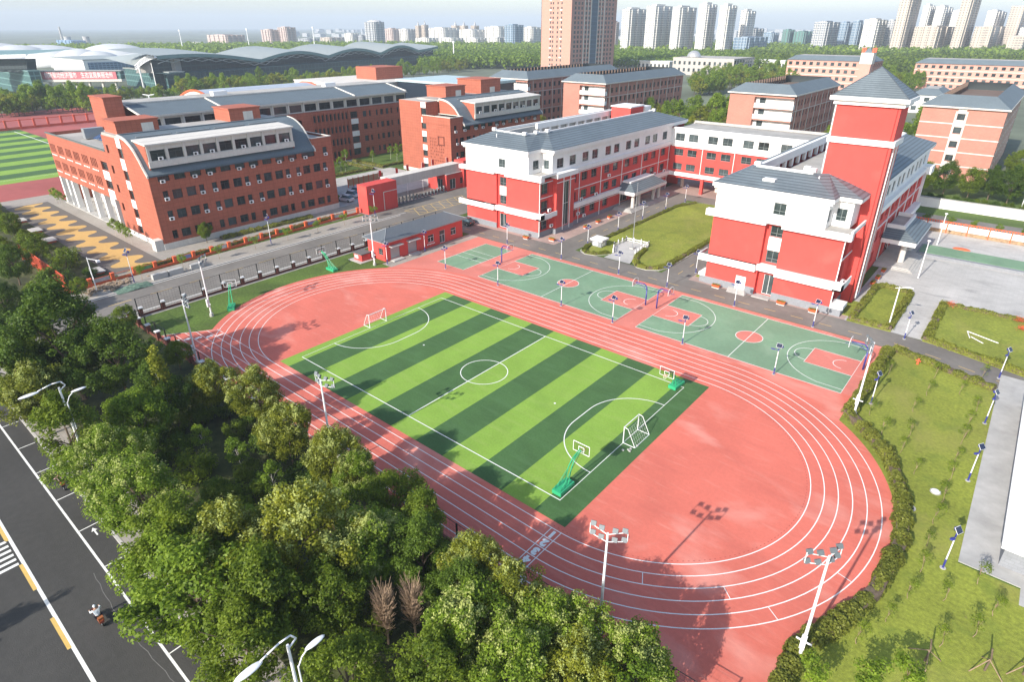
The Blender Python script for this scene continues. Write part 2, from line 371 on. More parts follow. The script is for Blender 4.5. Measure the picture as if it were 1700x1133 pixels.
# west campus road, its pavements
wroad = sheet('campus_road', rect(-41.6, -30.9, -24.9, 75), .006, ROAD)
for k in range(-1, 11):
    y = -4.0 + k * 6.25
    if y < 50: line_obj(wroad, [(-37, y), (-37, y + 3.4)], .16, .010, YELLOWP, name='yellow_dash')
line_obj(wroad, [(-31.3, -24.9), (-31.3, 60)], .12, .010); line_obj(wroad, [(-41.2, -24.9), (-41.2, 52)], .12, .010)
hx = MB(); 
line_obj(wroad, [(-43.3, 55), (-38.1, 55), (-37.7, 74), (-43.2, 74)], .16, .011, YELLOWP, True, 'box_junction')
for k in range(7):
    y = 55 + k * 2.7
    strip(hx, [(-43.1, y), (-38.0, y + 2.7)], .13, .0105); strip(hx, [(-38.0, y), (-43.1, y + 2.7)], .13, .0105)
hx.build('box_junction', YELLOWP, wroad)
sheet('sidewalk', rect(-47.6, -41.9, -12.5, 47), .008, PAVE)
sheet('gate_apron', rect(-60, -41.6, 47, 90), .007, ROAD)
struct(MB().box(-41.9, -41.6, -12.5, 54, -.02, .10).build('kerb', KERB))
struct(MB().box(-30.9, -30.65, -24.9, 52, -.02, .10).build('kerb', KERB))
sheet('sidewalk', rect(-30.6, -28.6, -9, 52), .008, PAVE)
sheet('campus_yard', rect(-125, -49.5, -4.2, 7.2), .008, PAVE)
sheet('campus_yard', rect(-57.2, -48.9, 7.2, 55), .009, PAVE)
sheet('inner_court', rect(-103, -57.4, 47, 84.7), .008, CONC)

# wavy yellow and grey play path
wave = struct(MB().quad(*[(x, y, .014) for x, y in rect(-117, -50.2, -4.6, 4.0)]).build('play_path', mat('grey_rubber', (.13, .115, .10), .85, .1, 2)))
wy = MB(); n = 260; x0, x1 = -116.5, -50.4
up = []; lo = []
for i in range(n + 1):
    x = x0 + (x1 - x0) * i / n; c = -.3; ph = x * 2 * math.pi / 5.9
    s2 = lambda p: math.tanh(1.3 * math.sin(p)) / math.tanh(1.3)
    up.append((x, c + 1.9 + 1.25 * s2(ph))); lo.append((x, c - 1.9 + 1.25 * s2(ph + .6)))
for i in range(n): wy.quad((*lo[i], .018), (*lo[i + 1], .018), (*up[i + 1], .018), (*up[i], .018))
wy.build('yellow_wave', mat('yellow_rubber', (.52, .33, .11), .85, .1, 2, big=.1), wave)
ribbon = struct(strip(MB(), [(-50.4, 1 + i * 1.2) for i in range(36)], 1.0, .016).build('play_ribbon', MATS['yellow_rubber']))

# far-left sports field
f2 = sheet('far_field', rect(-330, -116, -24, 78), .000, mat('far_track', (.34, .085, .075), .9, .08, .5, big=.12, bigscale=.05))
for k in range(16):
    xx = -262 + k * 7.2
    MB().quad(*[(x, y, .006) for x, y in rect(xx, xx + 7.2, -8, 34)]).build('turf_stripe', TURF_L if k % 2 else TURF_D, f2)
line_obj(f2, [(-256, -5), (-152, -5), (-152, 31), (-256, 31)], .35, .010, None, True)
for r in range(4): line_obj(f2, [(-330, -13 - r * 1.3), (-120, -13 - r * 1.3)], .16, .005)

# ------------------------------------------------------------------ running track and football pitch
CW, CE, CY = -1.2, 43.5, 12.4; R0, LW, RED = 15.6, 1.17, 22.5
courts_base = sheet('court_surround', rect(-17.2, 57.6, 27.5, 51.95), .008, COURTRED)
pts = arc(CE, CY, RED, -90, 90, 60) + arc(CW, CY, RED, 90, 270, 60)
track = sheet('running_track', pts, .012, TRACK)
MB().quad((-20.6, -9.55, .0125), (2, -9.55, .0125), (2, -2.6, .0125), (-16.2, -2.6, .0125)).build('start_chute', TRACK, track)
MB().quad((43, -10.2, .0122), (62.9, -8.6, .0122), (62.9, 1.2, .0122), (60, 2.5, .0122), (48, -4, .0122)).build('apron', TRACK, track)
MB().quad((50, 30, .0122), (57.6, 30.6, .0122), (57.6, 36, .0122), (45, 36, .0122)).build('apron', TRACK, track)
for k in range(6):
    r = R0 + LW * k
    line_obj(track, arc(CE, CY, r, -90, 90, 64) + arc(CW, CY, r, 90, 270, 64), .085, .018, None, True, 'lane_line')
    if k < 6: line_obj(track, [(CW, CY - r), (-16.4 - .78 * k, CY - r)], .07, .0185, name='lane_line')
line_obj(track, [(-15.9, CY - R0 + .3), (-20.6, CY - R0 - LW * 5)], .07, .019, name='start_line')
for x in (43.0, 44.0): line_obj(track, [(x, CY - R0), (x, CY - R0 - LW * 5)], .075, .019, name='finish_line')
for k, (ang, lane) in enumerate([(-62, 1), (-42, 2), (-35, 4), (-14, 4)]):
    r = R0 + LW * lane; a = math.radians(ang)
    line_obj(track, [(CE + r * math.cos(a), CY + r * math.sin(a)), (CE + (r + LW) * math.cos(a), CY + (r + LW) * math.sin(a))], .06, .019, name='stagger_mark')
dash = MB()
for i in range(110):
    a = -92 + i * 1.67; strip(dash, arc(CE, CY, R0 - .32, a, a + .55, 2), .05, .0175)
dash.build('dashed_mark', mat('faded_red', (.36, .06, .05), .9), track)
for i, ch in enumerate('1234'):
    me = text_mesh(ch, 1.05, LINE, 'lane_number', bold=.085)
    link('lane_number', me, track, (43.5, CY - R0 - LW * (i + .5), .0195), math.pi)
for i, ch in enumerate('12345'):
    me = text_mesh(ch, 1.05, LINE, 'lane_number', bold=.085)
    link('lane_number', me, track, (-14.4 - .72 * i, CY - R0 - LW * (i + .5), .0195), math.pi)

pitch = sheet('football_pitch', rect(-1.25, 43.85, -2.45, 27.2), .0155, TURF_D)
b_ = [-1.25, .8, 4.8, 8.8, 12.8, 16.8, 20.75, 24.7, 28.7, 32.7, 36.6, 40.5, 43.85]
for i in range(12):
    MB().quad(*[(x, y, .020) for x, y in rect(b_[i], b_[i + 1], -2.45, 27.2)]).build('turf_stripe', TURF_D if i % 2 else TURF_L, pitch)
PX, PY_ = 41.55, 25.15
line_obj(pitch, rect(0, PX, 0, PY_), .12, .025, None, True)
line_obj(pitch, [(PX / 2, 0), (PX / 2, PY_)], .11, .0255)
line_obj(pitch, arc(PX / 2, 12.5, 2.95, 0, 360, 48)[:-1], .10, .026, None, True)
for x, s_ in ((PX, -1), (0, 1)):
    a = arc(x, 14.1, 6.1, 90, 180 if s_ < 0 else 0, 20) + arc(x, 11.1, 6.1, 180 if s_ < 0 else 0, 270 if s_ < 0 else -90, 20)
    line_obj(pitch, a, .10, .0255)
for x in (9.7, 31.75):
    MB().quad(*[(x + .13 * math.cos(t), 12.5 + .13 * math.sin(t), .026) for t in np.linspace(0, 6.28, 12, endpoint=False)]).build('penalty_spot', LINE, pitch)

# ------------------------------------------------------------------ basketball and badminton courts
def bball(x0, y0, cl=27.4, cw=15.0):
    c = struct(MB().quad(*[(x, y, .013) for x, y in rect(x0, x0 + cl, y0, y0 + cw)]).build('basketball_court', COURTGREEN))
    cy = y0 + cw / 2
    line_obj(c, rect(x0, x0 + cl, y0, y0 + cw), .09, .021, None, True)
    line_obj(c, [(x0 + cl / 2, y0), (x0 + cl / 2, y0 + cw)], .08, .0225)
    MB().quad(*[(x, y, .017) for x, y in arc(x0 + cl / 2, cy, 1.8, 0, 360, 40)[:-1]]).build('centre_circle', COURTRED, c)
    line_obj(c, arc(x0 + cl / 2, cy, 1.8, 0, 360, 40)[:-1], .08, .0215, None, True)
    for s_, xe in ((1, x0), (-1, x0 + cl)):
        MB().quad(*[(x, y, .017) for x, y in rect(min(xe, xe + s_ * 5.7), max(xe, xe + s_ * 5.7), cy - 2.4, cy + 2.4)]).build('key_area', COURTRED, c)
        line_obj(c, [(xe, cy - 2.4), (xe + s_ * 5.7, cy - 2.4), (xe + s_ * 5.7, cy + 2.4), (xe, cy + 2.4)], .08, .0215)
        line_obj(c, arc(xe + s_ * 5.7, cy, 1.8, -90 if s_ > 0 else 90, 90 if s_ > 0 else 270, 20), .08, .0218)
        line_obj(c, arc(xe + s_ * 1.5, cy, 1.25, -90 if s_ > 0 else 90, 90 if s_ > 0 else 270, 16), .08, .0218)
        h = 6.55; dx = 2.9
        line_obj(c, [(xe, cy - h), (xe + s_ * dx, cy - h)] + arc(xe + s_ * 1.5, cy, 6.7, -78 if s_ > 0 else 258, 78 if s_ > 0 else 102, 30) + [(xe + s_ * dx, cy + h), (xe, cy + h)], .08, .0222)
    return c
bball(-1.85, 35.7); bball(28.85, 35.85)
bad = struct(MB().quad(*[(x, y, .013) for x, y in rect(-12.6, -6.0, 36.3, 49.6)]).build('badminton_court', COURTGREEN))
line_obj(bad, rect(-12.6, -6.0, 36.3, 49.6), .08, .021, None, True)
for y in (41.1, 43.0, 44.9): line_obj(bad, [(-12.6, y), (-6, y)], .07, .0215)

# ------------------------------------------------------------------ road north of the courts, drives, lawns, plaza
nroad = sheet('campus_road', rect(-30, 57.8, 52.05, 57.7), .010, ROAD)
for k in range(-6, 16):
    x = -6.9 + k * 3.97
    line_obj(nroad, [(x, 54.15), (x + 1.75, 54.15)], .11, .015, YELLOWP, name='yellow_dash')
pl = [(57.8, 52.05), (62, 51.5), (66, 50.2), (70.6, 48.6), (110, 43), (110, 49), (75, 53.4), (69, 55.5), (63, 57.2), (57.8, 57.7)]
eroad = sheet('campus_road', pl, .0095, ROAD)
for (xa, ya, xb, yb) in ((58.4, 54.1, 60.3, 53.8), (62.2, 53.4, 64, 53), (66, 52.4, 67.8, 51.9), (70, 51.2, 72, 50.7)):
    line_obj(eroad, [(xa, ya), (xb, yb)], .11, .015, YELLOWP, name='yellow_dash')
d1 = sheet('court_drive', rect(-1.9, 3.2, 57.7, 112), .0105, ROAD)
d2 = sheet('court_drive', rect(21.6, 26.6, 57.7, 112), .0105, ROAD)
sheet('court_drive', rect(3.2, 21.6, 106.5, 113.5), .0102, ROAD)
for k in range(9):
    line_obj(d1, [(.7, 62.5 + k * 4.6), (.7, 64.3 + k * 4.6)], .10, .0150, YELLOWP, name='yellow_dash')
    line_obj(d2, [(24.1, 59 + k * 4.6), (24.1, 60.8 + k * 4.6)], .10, .0150, YELLOWP, name='yellow_dash')
sheet('building_apron', rect(-30, -1.9, 57.7, 60.5), .0112, PAVEPINK)
sheet('building_apron', rect(-7.5, -1.9, 60.5, 112), .0108, PAVEPINK)
sheet('building_apron', rect(-7.5, 30, 112, 128), .0108, PAVEPINK)
sheet('building_apron', rect(26.6, 51.2, 57.7, 59.5), .0112, PAVEPINK)
sheet('building_apron', rect(26.6, 30, 59.5, 112), .0108, PAVEPINK)
sheet('plaza', rect(50.2, 120, 57.6, 116.5), .0092, PLAZA)
sheet('campus_road', rect(-20, 130, 118, 131), .0092, ROAD)
sheet('building_apron', rect(-19.4, -16.8, 29, 52), .0130, PAVE)
# central lawn with its kerb
lawn_poly = [(3.5, 66), (3.5, 60.6), (4.3, 58.2), (6.0, 57.2), (7.9, 57.7), (9.6, 60.2), (9.6, 61.3), (8.0, 64.2), (8.0, 68.9), (12.9, 68.9), (13.7, 62.4), (14.9, 59.2),
             (16.8, 57.2), (18.8, 57.1), (20.6, 58.4), (21.3, 60.6), (21.4, 100), (19.5, 105), (15, 106), (8, 106), (4.2, 104), (3.4, 99)]
struct(MB().prism(lawn_poly, -.02, .10).build('central_lawn', GRASSY))
cx_, cy_ = 12.3, 80
struct(MB().prism([(cx_ + (x - cx_) * 1.022, cy_ + (y - cy_) * 1.008) for x, y in lawn_poly], -.02, .07).build('lawn_kerb', KERB))
plz = sheet('flag_terrace', [(9.7, 57.7), (15.2, 57.7), (13.9, 62.2), (13.1, 69.0), (7.8, 69.0), (7.8, 64.2), (9.8, 61.3)], .115, PLAZA)
# lawns to the east
struct(MB().prism([(51.5, 57.7), (57.3, 57.6), (57.3, 75.2), (52.6, 75.8), (51.5, 74)], -.02, .09).build('side_lawn', GRASSY))
struct(MB().prism([(61.2, 57.3), (63, 57.1), (69, 55.3), (90, 50.3), (90, 74.6), (61.0, 74.0)], -.02, .09).build('side_lawn', GRASSY))
struct(MB().prism([(26.9, 59.9), (29, 59.9), (29, 75), (26.9, 75)], -.02, .08).build('side_lawn', GRASSY))
struct(MB().prism([(49.5, 59.5), (51.5, 59.5), (51.5, 66), (49.5, 66)], -.02, .08).build('side_lawn', GRASSY))
sheet('east_lawn', [(57.5, 51.8), (62, 51.2), (66, 50), (70.4, 48.6), (70.3, -30), (57, -30), (57, 0)], .006, GRASSY)
sheet('east_lawn', rect(70.3, 120, -24.8, 14.8), .0055, GRASSY)
struct(MB().prism(rect(70.35, 74.4, 15.0, 53.2), -.02, .05).build('concrete_path', CONC))
sheet('concrete_yard', rect(74.4, 120, 13.0, 48), .0065, CONC)
for x0, x1, y0, y1 in ((-29, -16.2, -9.3, 52),):
    sheet('verge_lawn', rect(-28.9, -16.5, -9.2, 30), .0058, GRASS)
sheet('courtyard_garden', rect(-101, -84, 58, 106), .012, GRASS)
sheet('garden_path', rect(-101, -84, 80, 82), .016, PAVE)
sheet('north_green', rect(-30, 62, 131, 175), -.02, GRASS)
# ------------------------------------------------------------------ facades with real openings
WIN_CACHE = {}
def win_mesh(w, h, style, depth):
    k = (round(w, 2), round(h, 2), style, depth)
    if k in WIN_CACHE: return WIN_CACHE[k]
    f = MB(); t = .07 if style != 'far' else .10; y0, y1 = depth - .07, depth - .01
    f.box(0, w, y0, y1, 0, t); f.box(0, w, y0, y1, h - t, h); f.box(0, t, y0, y1, t, h - t); f.box(w - t, w, y0, y1, t, h - t)
    if style == 'school':
        f.box(t, w - t, y0 + .01, y1, h * .30, h * .30 + .06); f.box(w / 2 - .03, w / 2 + .03, y0 + .01, y1, t, h - t)
    elif style in ('wide', 'dormer'):
        f.box(t, w - t, y0 + .01, y1, h * .68, h * .68 + .05); f.box(w / 2 - .03, w / 2 + .03, y0 + .01, y1, t, h * .68)
    elif style == 'white':
        f.box(t, w - t, y0 + .01, y1, h * .62, h * .62 + .07); f.box(w / 2 - .04, w / 2 + .04, y0 + .01, y1, t, h * .62)
    elif style == 'tall':
        n = max(1, int(h / 3.3))
        for i in range(1, n): f.box(t, w - t, y0 + .01, y1, h * i / n, h * i / n + .08)
        f.box(w / 2 - .03, w / 2 + .03, y0 + .01, y1, t, h - t)
    fm = f.mesh('window', FRAMEW if style in ('white', 'tall') else FRAMED if style in ('wide', 'dormer', 'far') else FRAME)
    pm = MB().quad((t, depth - .03, t), (w - t, depth - .03, t), (w - t, depth - .03, h - t), (t, depth - .03, h - t)).mesh('pane', GLASS)
    WIN_CACHE[k] = (fm, pm); return fm, pm
def facade(root, P, U, L, H, wins, m, depth=.22, pname='wall', panes=True):
    """wall P..P+U*L, height H, facing U x Z, with openings wins=(u0,v0,u1,v1,style); every window is a part with its pane"""
    U = Vector((*U, 0)).normalized(); P = Vector(P); I = Vector((-U.y, U.x, 0))
    us = sorted({0, L} | {round(w[0], 3) for w in wins} | {round(w[2], 3) for w in wins}); vs_ = sorted({0, H} | {round(w[1], 3) for w in wins} | {round(w[3], 3) for w in wins})
    mb = MB()
    def pt(u, v, d=0): return tuple(P + U * u + I * d + Vector((0, 0, v)))
    for j in range(len(vs_) - 1):
        run = None; vm = (vs_[j] + vs_[j + 1]) / 2
        for i in range(len(us) - 1):
            um = (us[i] + us[i + 1]) / 2
            hole = any(w[0] < um < w[2] and w[1] < vm < w[3] for w in wins)
            if hole:
                if run is not None: mb.quad(pt(run, vs_[j]), pt(us[i], vs_[j]), pt(us[i], vs_[j + 1]), pt(run, vs_[j + 1])); run = None
            elif run is None: run = us[i]
        if run is not None: mb.quad(pt(run, vs_[j]), pt(L, vs_[j]), pt(L, vs_[j + 1]), pt(run, vs_[j + 1]))
    for (a, b, c, d, st) in wins:
        mb.quad(pt(a, b), pt(a, b, depth), pt(a, d, depth), pt(a, d)); mb.quad(pt(c, b, depth), pt(c, b), pt(c, d), pt(c, d, depth))
        mb.quad(pt(a, b, depth), pt(a, b), pt(c, b), pt(c, b, depth)); mb.quad(pt(a, d), pt(a, d, depth), pt(c, d, depth), pt(c, d))
    wall = mb.build(pname, m, root)
    ro = Vector(wpos(root)); ang = math.atan2(U.y, U.x)
    for (a, b, c, d, st) in wins:
        if st == 'open': continue
        fm, pm = win_mesh(c - a, d - b, st, depth)
        w = link('window', fm, root, P + U * a + Vector((0, 0, b)) - ro, ang)
        if panes: link('pane', pm, w)
    return wall
def acunit(root, x, y, z, rz):
    """outdoor air-conditioner box with its fan; local front is -y"""
    global AC_ME
    try: AC_ME
    except NameError:
        a = MB().box(-.42, .42, -.34, 0, 0, .62).mesh('air_conditioner', STEELW)
        f = MB().tube((-.1, -.36, .31), (-.1, -.34, .31), .24, .24, 12).mesh('fan_grille', BLACKM)
        AC_ME = (a, f)
    ro = wpos(root)
    o = link('air_conditioner', AC_ME[0], root, (x - ro[0], y - ro[1], z - ro[2]), rz); link('fan_grille', AC_ME[1], o)
def grid(us, vs_, w, h, st): return [(u, v, u + w, v + h, st) for v in vs_ for u in us]

# ------------------------------------------------------------------ the red and white U-shaped school building
SB = thing('school_building', 'large red and white U-shaped school building with square tower beside the courts', 'building', (10, 59, 0))
def band(x0, x1, y0, y1, z0, z1, root=SB, m=WHITEW, name='white_band'): return MB().box(x0, x1, y0, y1, z0, z1).build(name, m, root)
# ---- west wing
XW, XE, YS, YN = -26.5, -6.7, 58.9, 121.0
facade(SB, (XW, YS, 1.2), (1, 0), 8.6, 2.9, [], REDW); facade(SB, (XW, YS, 5.2), (1, 0), 8.6, 6.4, [], REDW)
facade(SB, (-15.2, YS, 1.2), (1, 0), 8.5, 2.9, [], REDW); facade(SB, (-15.2, YS, 5.2), (1, 0), 8.5, 6.4, [], REDW)
band(XW - .03, -17.95, YS - .06, YS + .02, 0, 1.2, m=GREYP, name='plinth'); band(-15.15, XE + .03, YS - .06, YS + .02, 0, 1.2, m=GREYP, name='plinth')
facade(SB, (-17.9, YS + .5, 0), (1, 0), 2.7, 12.4, [(.5, 9.2, 2.4, 11.0, 'school'), (.5, 5.4, 2.4, 7.2, 'school'), (.4, .3, 2.5, 3.3, 'tall')], REDW)
band(-17.35, -15.45, YS + .42, YS + .49, 7.25, 9.15, name='white_panel')
for x in (-17.9, -15.2): band(x - .02 if x < -16 else x, x + .02, YS + .02, YS + .5, 0, 12.4, m=REDW, name='pier')
facade(SB, (XW, YS, 12.4), (1, 0), 17.0, 4.1, [(9.2, .7, 11.0, 2.4, 'school')], WHITEW)
band(-28.2, -18.1, YS - .9, YS + .3, 4.05, 4.75); band(-28.2, -28.05, YS - .9, YS + .3, 4.75, 5.1); band(-18.1, -15.0, YS - .3, YS + .5, 4.05, 5.05); band(-15.0, -5.4, YS - .9, YS + .3, 4.1, 5.15)
band(-28.05, -18.1, YS - .9, YS - .75, 4.75, 5.15, name='parapet')
band(-28.0, -18.1, YS - .7, YS + .3, 11.6, 12.4); band(-18.1, -15.0, YS - .25, YS + .5, 11.8, 12.5); band(-15.0, -5.6, YS - .9, YS + .3, 11.6, 12.55)
band(XW - .55, -9.1, YS - .65, YS + .2, 16.5, 17.1, name='cornice'); band(XW - .35, -9.3, YS - .4, YS + .15, 16.15, 16.5, name='cornice')
# terrace notch at the south-east corner
facade(SB, (-9.5, YS, 12.4), (0, 1), 4.1, 4.1, [(1.5, .8, 3.4, 2.6, 'school')], WHITEW)
facade(SB, (-9.5, 63.0, 12.4), (1, 0), 2.8, 4.1, [(.7, .8, 2.0, 2.6, 'school')], WHITEW)
band(-9.5, -5.7, YS - .6, 63.2, 12.3, 12.45, m=FLATROOF, name='terrace_floor')
band(-5.75, -5.55, YS - .9, 63.2, 12.45, 12.95, name='parapet')
band(-9.1, -5.9, 62.45, 63.3, 16.52, 17.08, name='cornice'); band(-9.9, -9.08, YS - .6, 62.5, 16.51, 17.09, name='cornice')
# corner east face with balconies, thin white frames
facade(SB, (XE, YS, 1.2), (0, 1), 4.5, 10.4, [(.7, 7.5, 3.2, 10.0, 'school'), (.7, 3.9, 3.2, 6.2, 'school'), (.7, .2, 3.2, 2.6, 'school')], REDW, depth=.5)
band(XE - .1, XE + .04, YS, 63.4, 0, 1.2, m=GREYP, name='plinth')
band(XE + .02, -5.4, YS - .9, 63.4, 4.1, 4.3, name='balcony_floor'); band(-5.55, -5.4, YS - .9, 63.4, 4.3, 5.1, name='balcony_front')
for z in (3.4, 8.0, 11.0): band(XE + .01, XE + .12, YS + .1, 63.3, z, z + .14, name='string_course')
for z in (0.2, ): band(XE + .05, XE + .17, YS + .02, YS + .14, .3, 11.6, name='downpipe')
acunit(SB, XE + .3, 61.8, 5.1, math.pi / 2); acunit(SB, XE + .3, 62.6, 1.7, math.pi / 2); acunit(SB, XE + .3, 60.2, 4.4, math.pi / 2)
# stair bay
XB = -5.7
facade(SB, (XE, 63.4, 1.2), (1, 0), 1.0, 10.4, [], REDW); facade(SB, (XB, 63.4, 1.2), (0, 1), 6.3, 10.4, [(2.3, -0.0 + .1, 4.5, 9.3, 'tall')], REDW)
band(XE - .05, XB + .04, 63.36, 69.74, 0, 1.22, m=GREYP, name='plinth'); facade(SB, (XB, 69.7, 1.2), (-1, 0), 1.0, 10.4, [], REDW)
band(XE - .2, XB + .5, 63.0, 70.2, 11.6, 12.5); band(XB + .02, XB + .14, 63.4, 69.7, 10.6, 10.75, name='string_course')
for y in (65.6, 67.95): band(XB + .02, XB + .16, y, y + .14, .5, 11.6, name='mullion_frame')
# long east face
pairs = [64.6, 69.0, 73.7, 77.4, 82.7, 86.3, 91.5, 95.3, 100.5, 104.2, 109.4]
facade(SB, (XE, 63.0, 12.4), (0, 1), 51.2, 4.1, [(y - 63, .8, y - 63 + 2.35, 2.75, 'school') for y in pairs], WHITEW)
low = [y for y in pairs if y > 70.5] + [70.6]
facade(SB, (XE, 69.7, 5.05), (0, 1), 44.5, 6.5, [(y - 69.7, v, y - 69.7 + (2.3 if y > 71 else 1.2), v + 1.8, 'school') for y in low for v in (.35, 4.15)], REDW, depth=.3)
gw = [y for y in low if not 86 < y < 103]
facade(SB, (XE, 69.7, 1.0), (0, 1), 44.5, 3.0, [(y - 69.7, .6, y - 69.7 + (2.3 if y > 71 else 1.2), 2.6, 'school') for y in gw] + [(20.5, .0, 24.5, 2.6, 'tall'), (26, 0., 30, 2.6, 'tall')], REDW, depth=.4)
band(XE - .1, XE + .05, 69.75, 114.2, 0, 1.0, m=GREYP, name='plinth')
band(XE - .2, XE + .35, 70.2, 114.2, 11.55, 12.4); band(XE + .02, XE + .8, 69.8, 90.5, 4.0, 5.0, name='balcony_front'); band(XE + .02, XE + .8, 102.5, 114.2, 4.0, 5.0, name='balcony_front')
for z in (3.35, 7.75, 11.2): band(XE + .01, XE + .11, 69.9, 114.1, z, z + .14, name='string_course')
for y in (72.7, 81.2, 90.2, 99.4, 108.2, 113.4): band(XE + .03, XE + .16, y, y + .13, 0.2, 12.4, name='downpipe')
for y in (73.2, 79.0, 92.5, 106.0, 111): acunit(SB, XE + .35, y, 5.0 + .1, math.pi / 2)
acunit(SB, XE + .35, 84.0, 8.4, math.pi / 2); acunit(SB, XE + .32, 72.2, 2.1, math.pi / 2); acunit(SB, XE + .32, 74.6, 1.2, math.pi / 2)
facade(SB, (XW, YN, 0), (0, -1), YN - YS, 16.5, grid([4 + 4.6 * k for k in range(12)], [1.3, 5.4, 9.2, 13.2], 2.3, 1.9, 'school'), REDW, panes=False)
facade(SB, (XE, YN, 0), (-1, 0), XE - XW, 16.5, [], REDW)
band(XE - .25, XE + .65, 62.4, YN + .6, 16.5, 17.1, name='cornice'); band(XE - .2, XE + .4, 62.9, YN + .4, 16.15, 16.5, name='cornice')
band(XW - .6, XW + .2, YS + .2, YN + .6, 16.5, 17.1, name='cornice')
# slate roof ring, coping and the pillared inner parapet
def roofring(root, quads, m=SLATE, name='roof'):
    mb = MB()
    for q in quads: mb.quad(*q)
    return mb.build(name, m, root)
ze, zi = 17.12, 19.2
roofring(SB, [((-27.05, 58.28, ze), (-9.12, 58.28, ze), (-14, 63.3, zi), (-22.8, 64, zi))])
roofring(SB, [((-9.12, 58.28, ze), (-9.12, 62.4, ze), (-13.4, 66.3, zi), (-14, 63.3, zi))])
roofring(SB, [((-9.12, 62.4, ze), (-6.05, 62.4, ze), (-12.8, 69.3, zi), (-13.4, 66.3, zi))])
roofring(SB, [((-6.05, 62.4, ze), (-6.05, 121.6, ze), (-12.8, 115, zi), (-12.8, 69.3, zi))])
roofring(SB, [((-6.05, 121.6, ze), (-27.05, 121.6, ze), (-22.8, 115, zi), (-12.8, 115, zi))])
roofring(SB, [((-27.05, 121.6, ze), (-27.05, 58.28, ze), (-22.8, 64, zi), (-22.8, 115, zi))])
cop = [(-22.8, 64), (-14, 63.3), (-13.4, 66.3), (-12.8, 69.3), (-12.8, 115), (-22.8, 115)]
for i in range(6):
    a = Vector((*cop[i], 0)); b = Vector((*cop[(i + 1) % 6], 0)); d = (b - a).normalized(); nn = Vector((-d.y, d.x, 0))
    mb = MB().extrude([a + Vector((0, 0, zi - .25)), b + Vector((0, 0, zi - .25)), b + Vector((0, 0, zi + .22)), a + Vector((0, 0, zi + .22))], nn * .3); mb.build('coping', WHITEW, SB)
    MB().box(a.x - .4, a.x + .4, a.y - .35, a.y + .35, zi, zi + .6).build('coping_block', WHITEW, SB)
MB().box(-22.5, -13, 64.2, 114.8, 16.4, 16.6).build('flat_roof', FLATROOF, SB)
MB().box(-21.2, -20.6, 76.0, 114.8, 18.3, 19.5).build('parapet_beam', WHITEW, SB)
for k in range(10): MB().box(-21.1, -20.7, 77 + k * 3.6, 77.7 + k * 3.6, 16.6, 18.3).build('parapet_pier', WHITEW, SB)
MB().box(-22.7, -21.3, 64.6, 114.5, 16.6, 18.9).build('parapet_back', CONC, SB)
MB().box(-20, -14.5, 106, 112.5, 16.6, 20.6).build('stair_house', REDW, SB); MB().box(-20.2, -14.3, 105.8, 112.7, 20.6, 20.9).build('stair_house_cap', WHITEW, SB)
MB().box(-17, -14.2, 112.8, 116, 18, 20.4).build('stair_house', WHITEW, SB)
# west wing porch
MB().box(-6.6, -1.9, 88.6, 104.4, 3.75, 4.4).build('porch_beam', WHITEW, SB); MB().box(-6.6, -2.1, 88.8, 104.2, 3.55, 3.75).build('porch_beam', WHITEW, SB)
roofring(SB, [((-1.9, 88.6, 4.42), (-1.9, 104.4, 4.42), (-4.4, 102, 5.9), (-4.4, 91, 5.9)), ((-6.6, 88.6, 4.42), (-1.9, 88.6, 4.42), (-4.4, 91, 5.9), (-6.6, 91, 5.9)), ((-1.9, 104.4, 4.42), (-6.6, 104.4, 4.42), (-6.6, 102, 5.9), (-4.4, 102, 5.9))], name='porch_roof')
MB().box(-6.6, -4.3, 90.9, 102.1, 5.85, 6.2).build('porch_cap', WHITEW, SB)
for y in (90.3, 93.0, 100.2, 102.9): MB().tube((-3.1, y, .5), (-3.1, y, 3.6), .42, .40, 14).build('porch_column', CREAM, SB)
for i in range(4): MB().box(-6.6, -1.6 - .35 * i + .2, 87.2 + .3 * i, 105.5 - .3 * i, .02 + .13 * i, .15 + .13 * i).build('step', CONC, SB)
# ---- linking block over its open ground floor
YC0, YC1 = 114.2, 127.0; cx = [-5.5, -1.9, 3.2, 6.9, 12.0, 15.6, 20.8, 24.4]
facade(SB, (XE, YC0, 11.5), (1, 0), 36, 4.1, [(x - XE, 1.2, x - XE + 2.5, 3.05, 'school') for x in cx], WHITEW)
facade(SB, (XE, YC0 + .12, 4.9), (1, 0), 36, 6.6, [(x - XE, v, x - XE + 2.5, v + 1.7, 'school') for x in cx for v in (.5, 4.1)], REDW)
band(XE + .7, 29.2, YC0 - .5, YC0 + .1, 4.0, 4.9); band(XE + .5, 29.2, YC0 - .3, YC0 + .1, 11.3, 11.9); band(XE + .5, 29.2, YC0 - .35, YC0 + .25, 15.6, 16.0, name='parapet')
band(XE + .2, 29, YC1 - .3, YC1, 15.6, 16.2, m=CONC, name='parapet'); band(XE + .2, 29, YC0 + .3, YC1 - .3, 15.3, 15.5, m=FLATROOF, name='flat_roof')
band(XE + .2, 29, YC0 + .15, YC1, 3.4, 3.95, m=REDW, name='soffit_beam')
facade(SB, (29.2, YC1, 3.9), (-1, 0), 36, 11.7, [], WHITEW)
for x in (2.1, 10.3, 18.6, 26.5): band(x, x + .14, YC0 - .12, YC0 + .1, 4.9, 11.5, name='downpipe')
for x in (3.0, 11.2, 19.4): band(x - .35, x + .35, YC0 - .2, YC0 + .7, 0, 3.9, m=REDW, name='column'); MB().tube((x + 2.2, 119, 0), (x + 2.2, 119, 3.5), .45, .45, 14).build('column', CREAM, SB)
for x in (-4.5, 27.5): MB().tube((x, 119, 0), (x, 119, 3.5), .45, .45, 14).build('column', CREAM, SB)
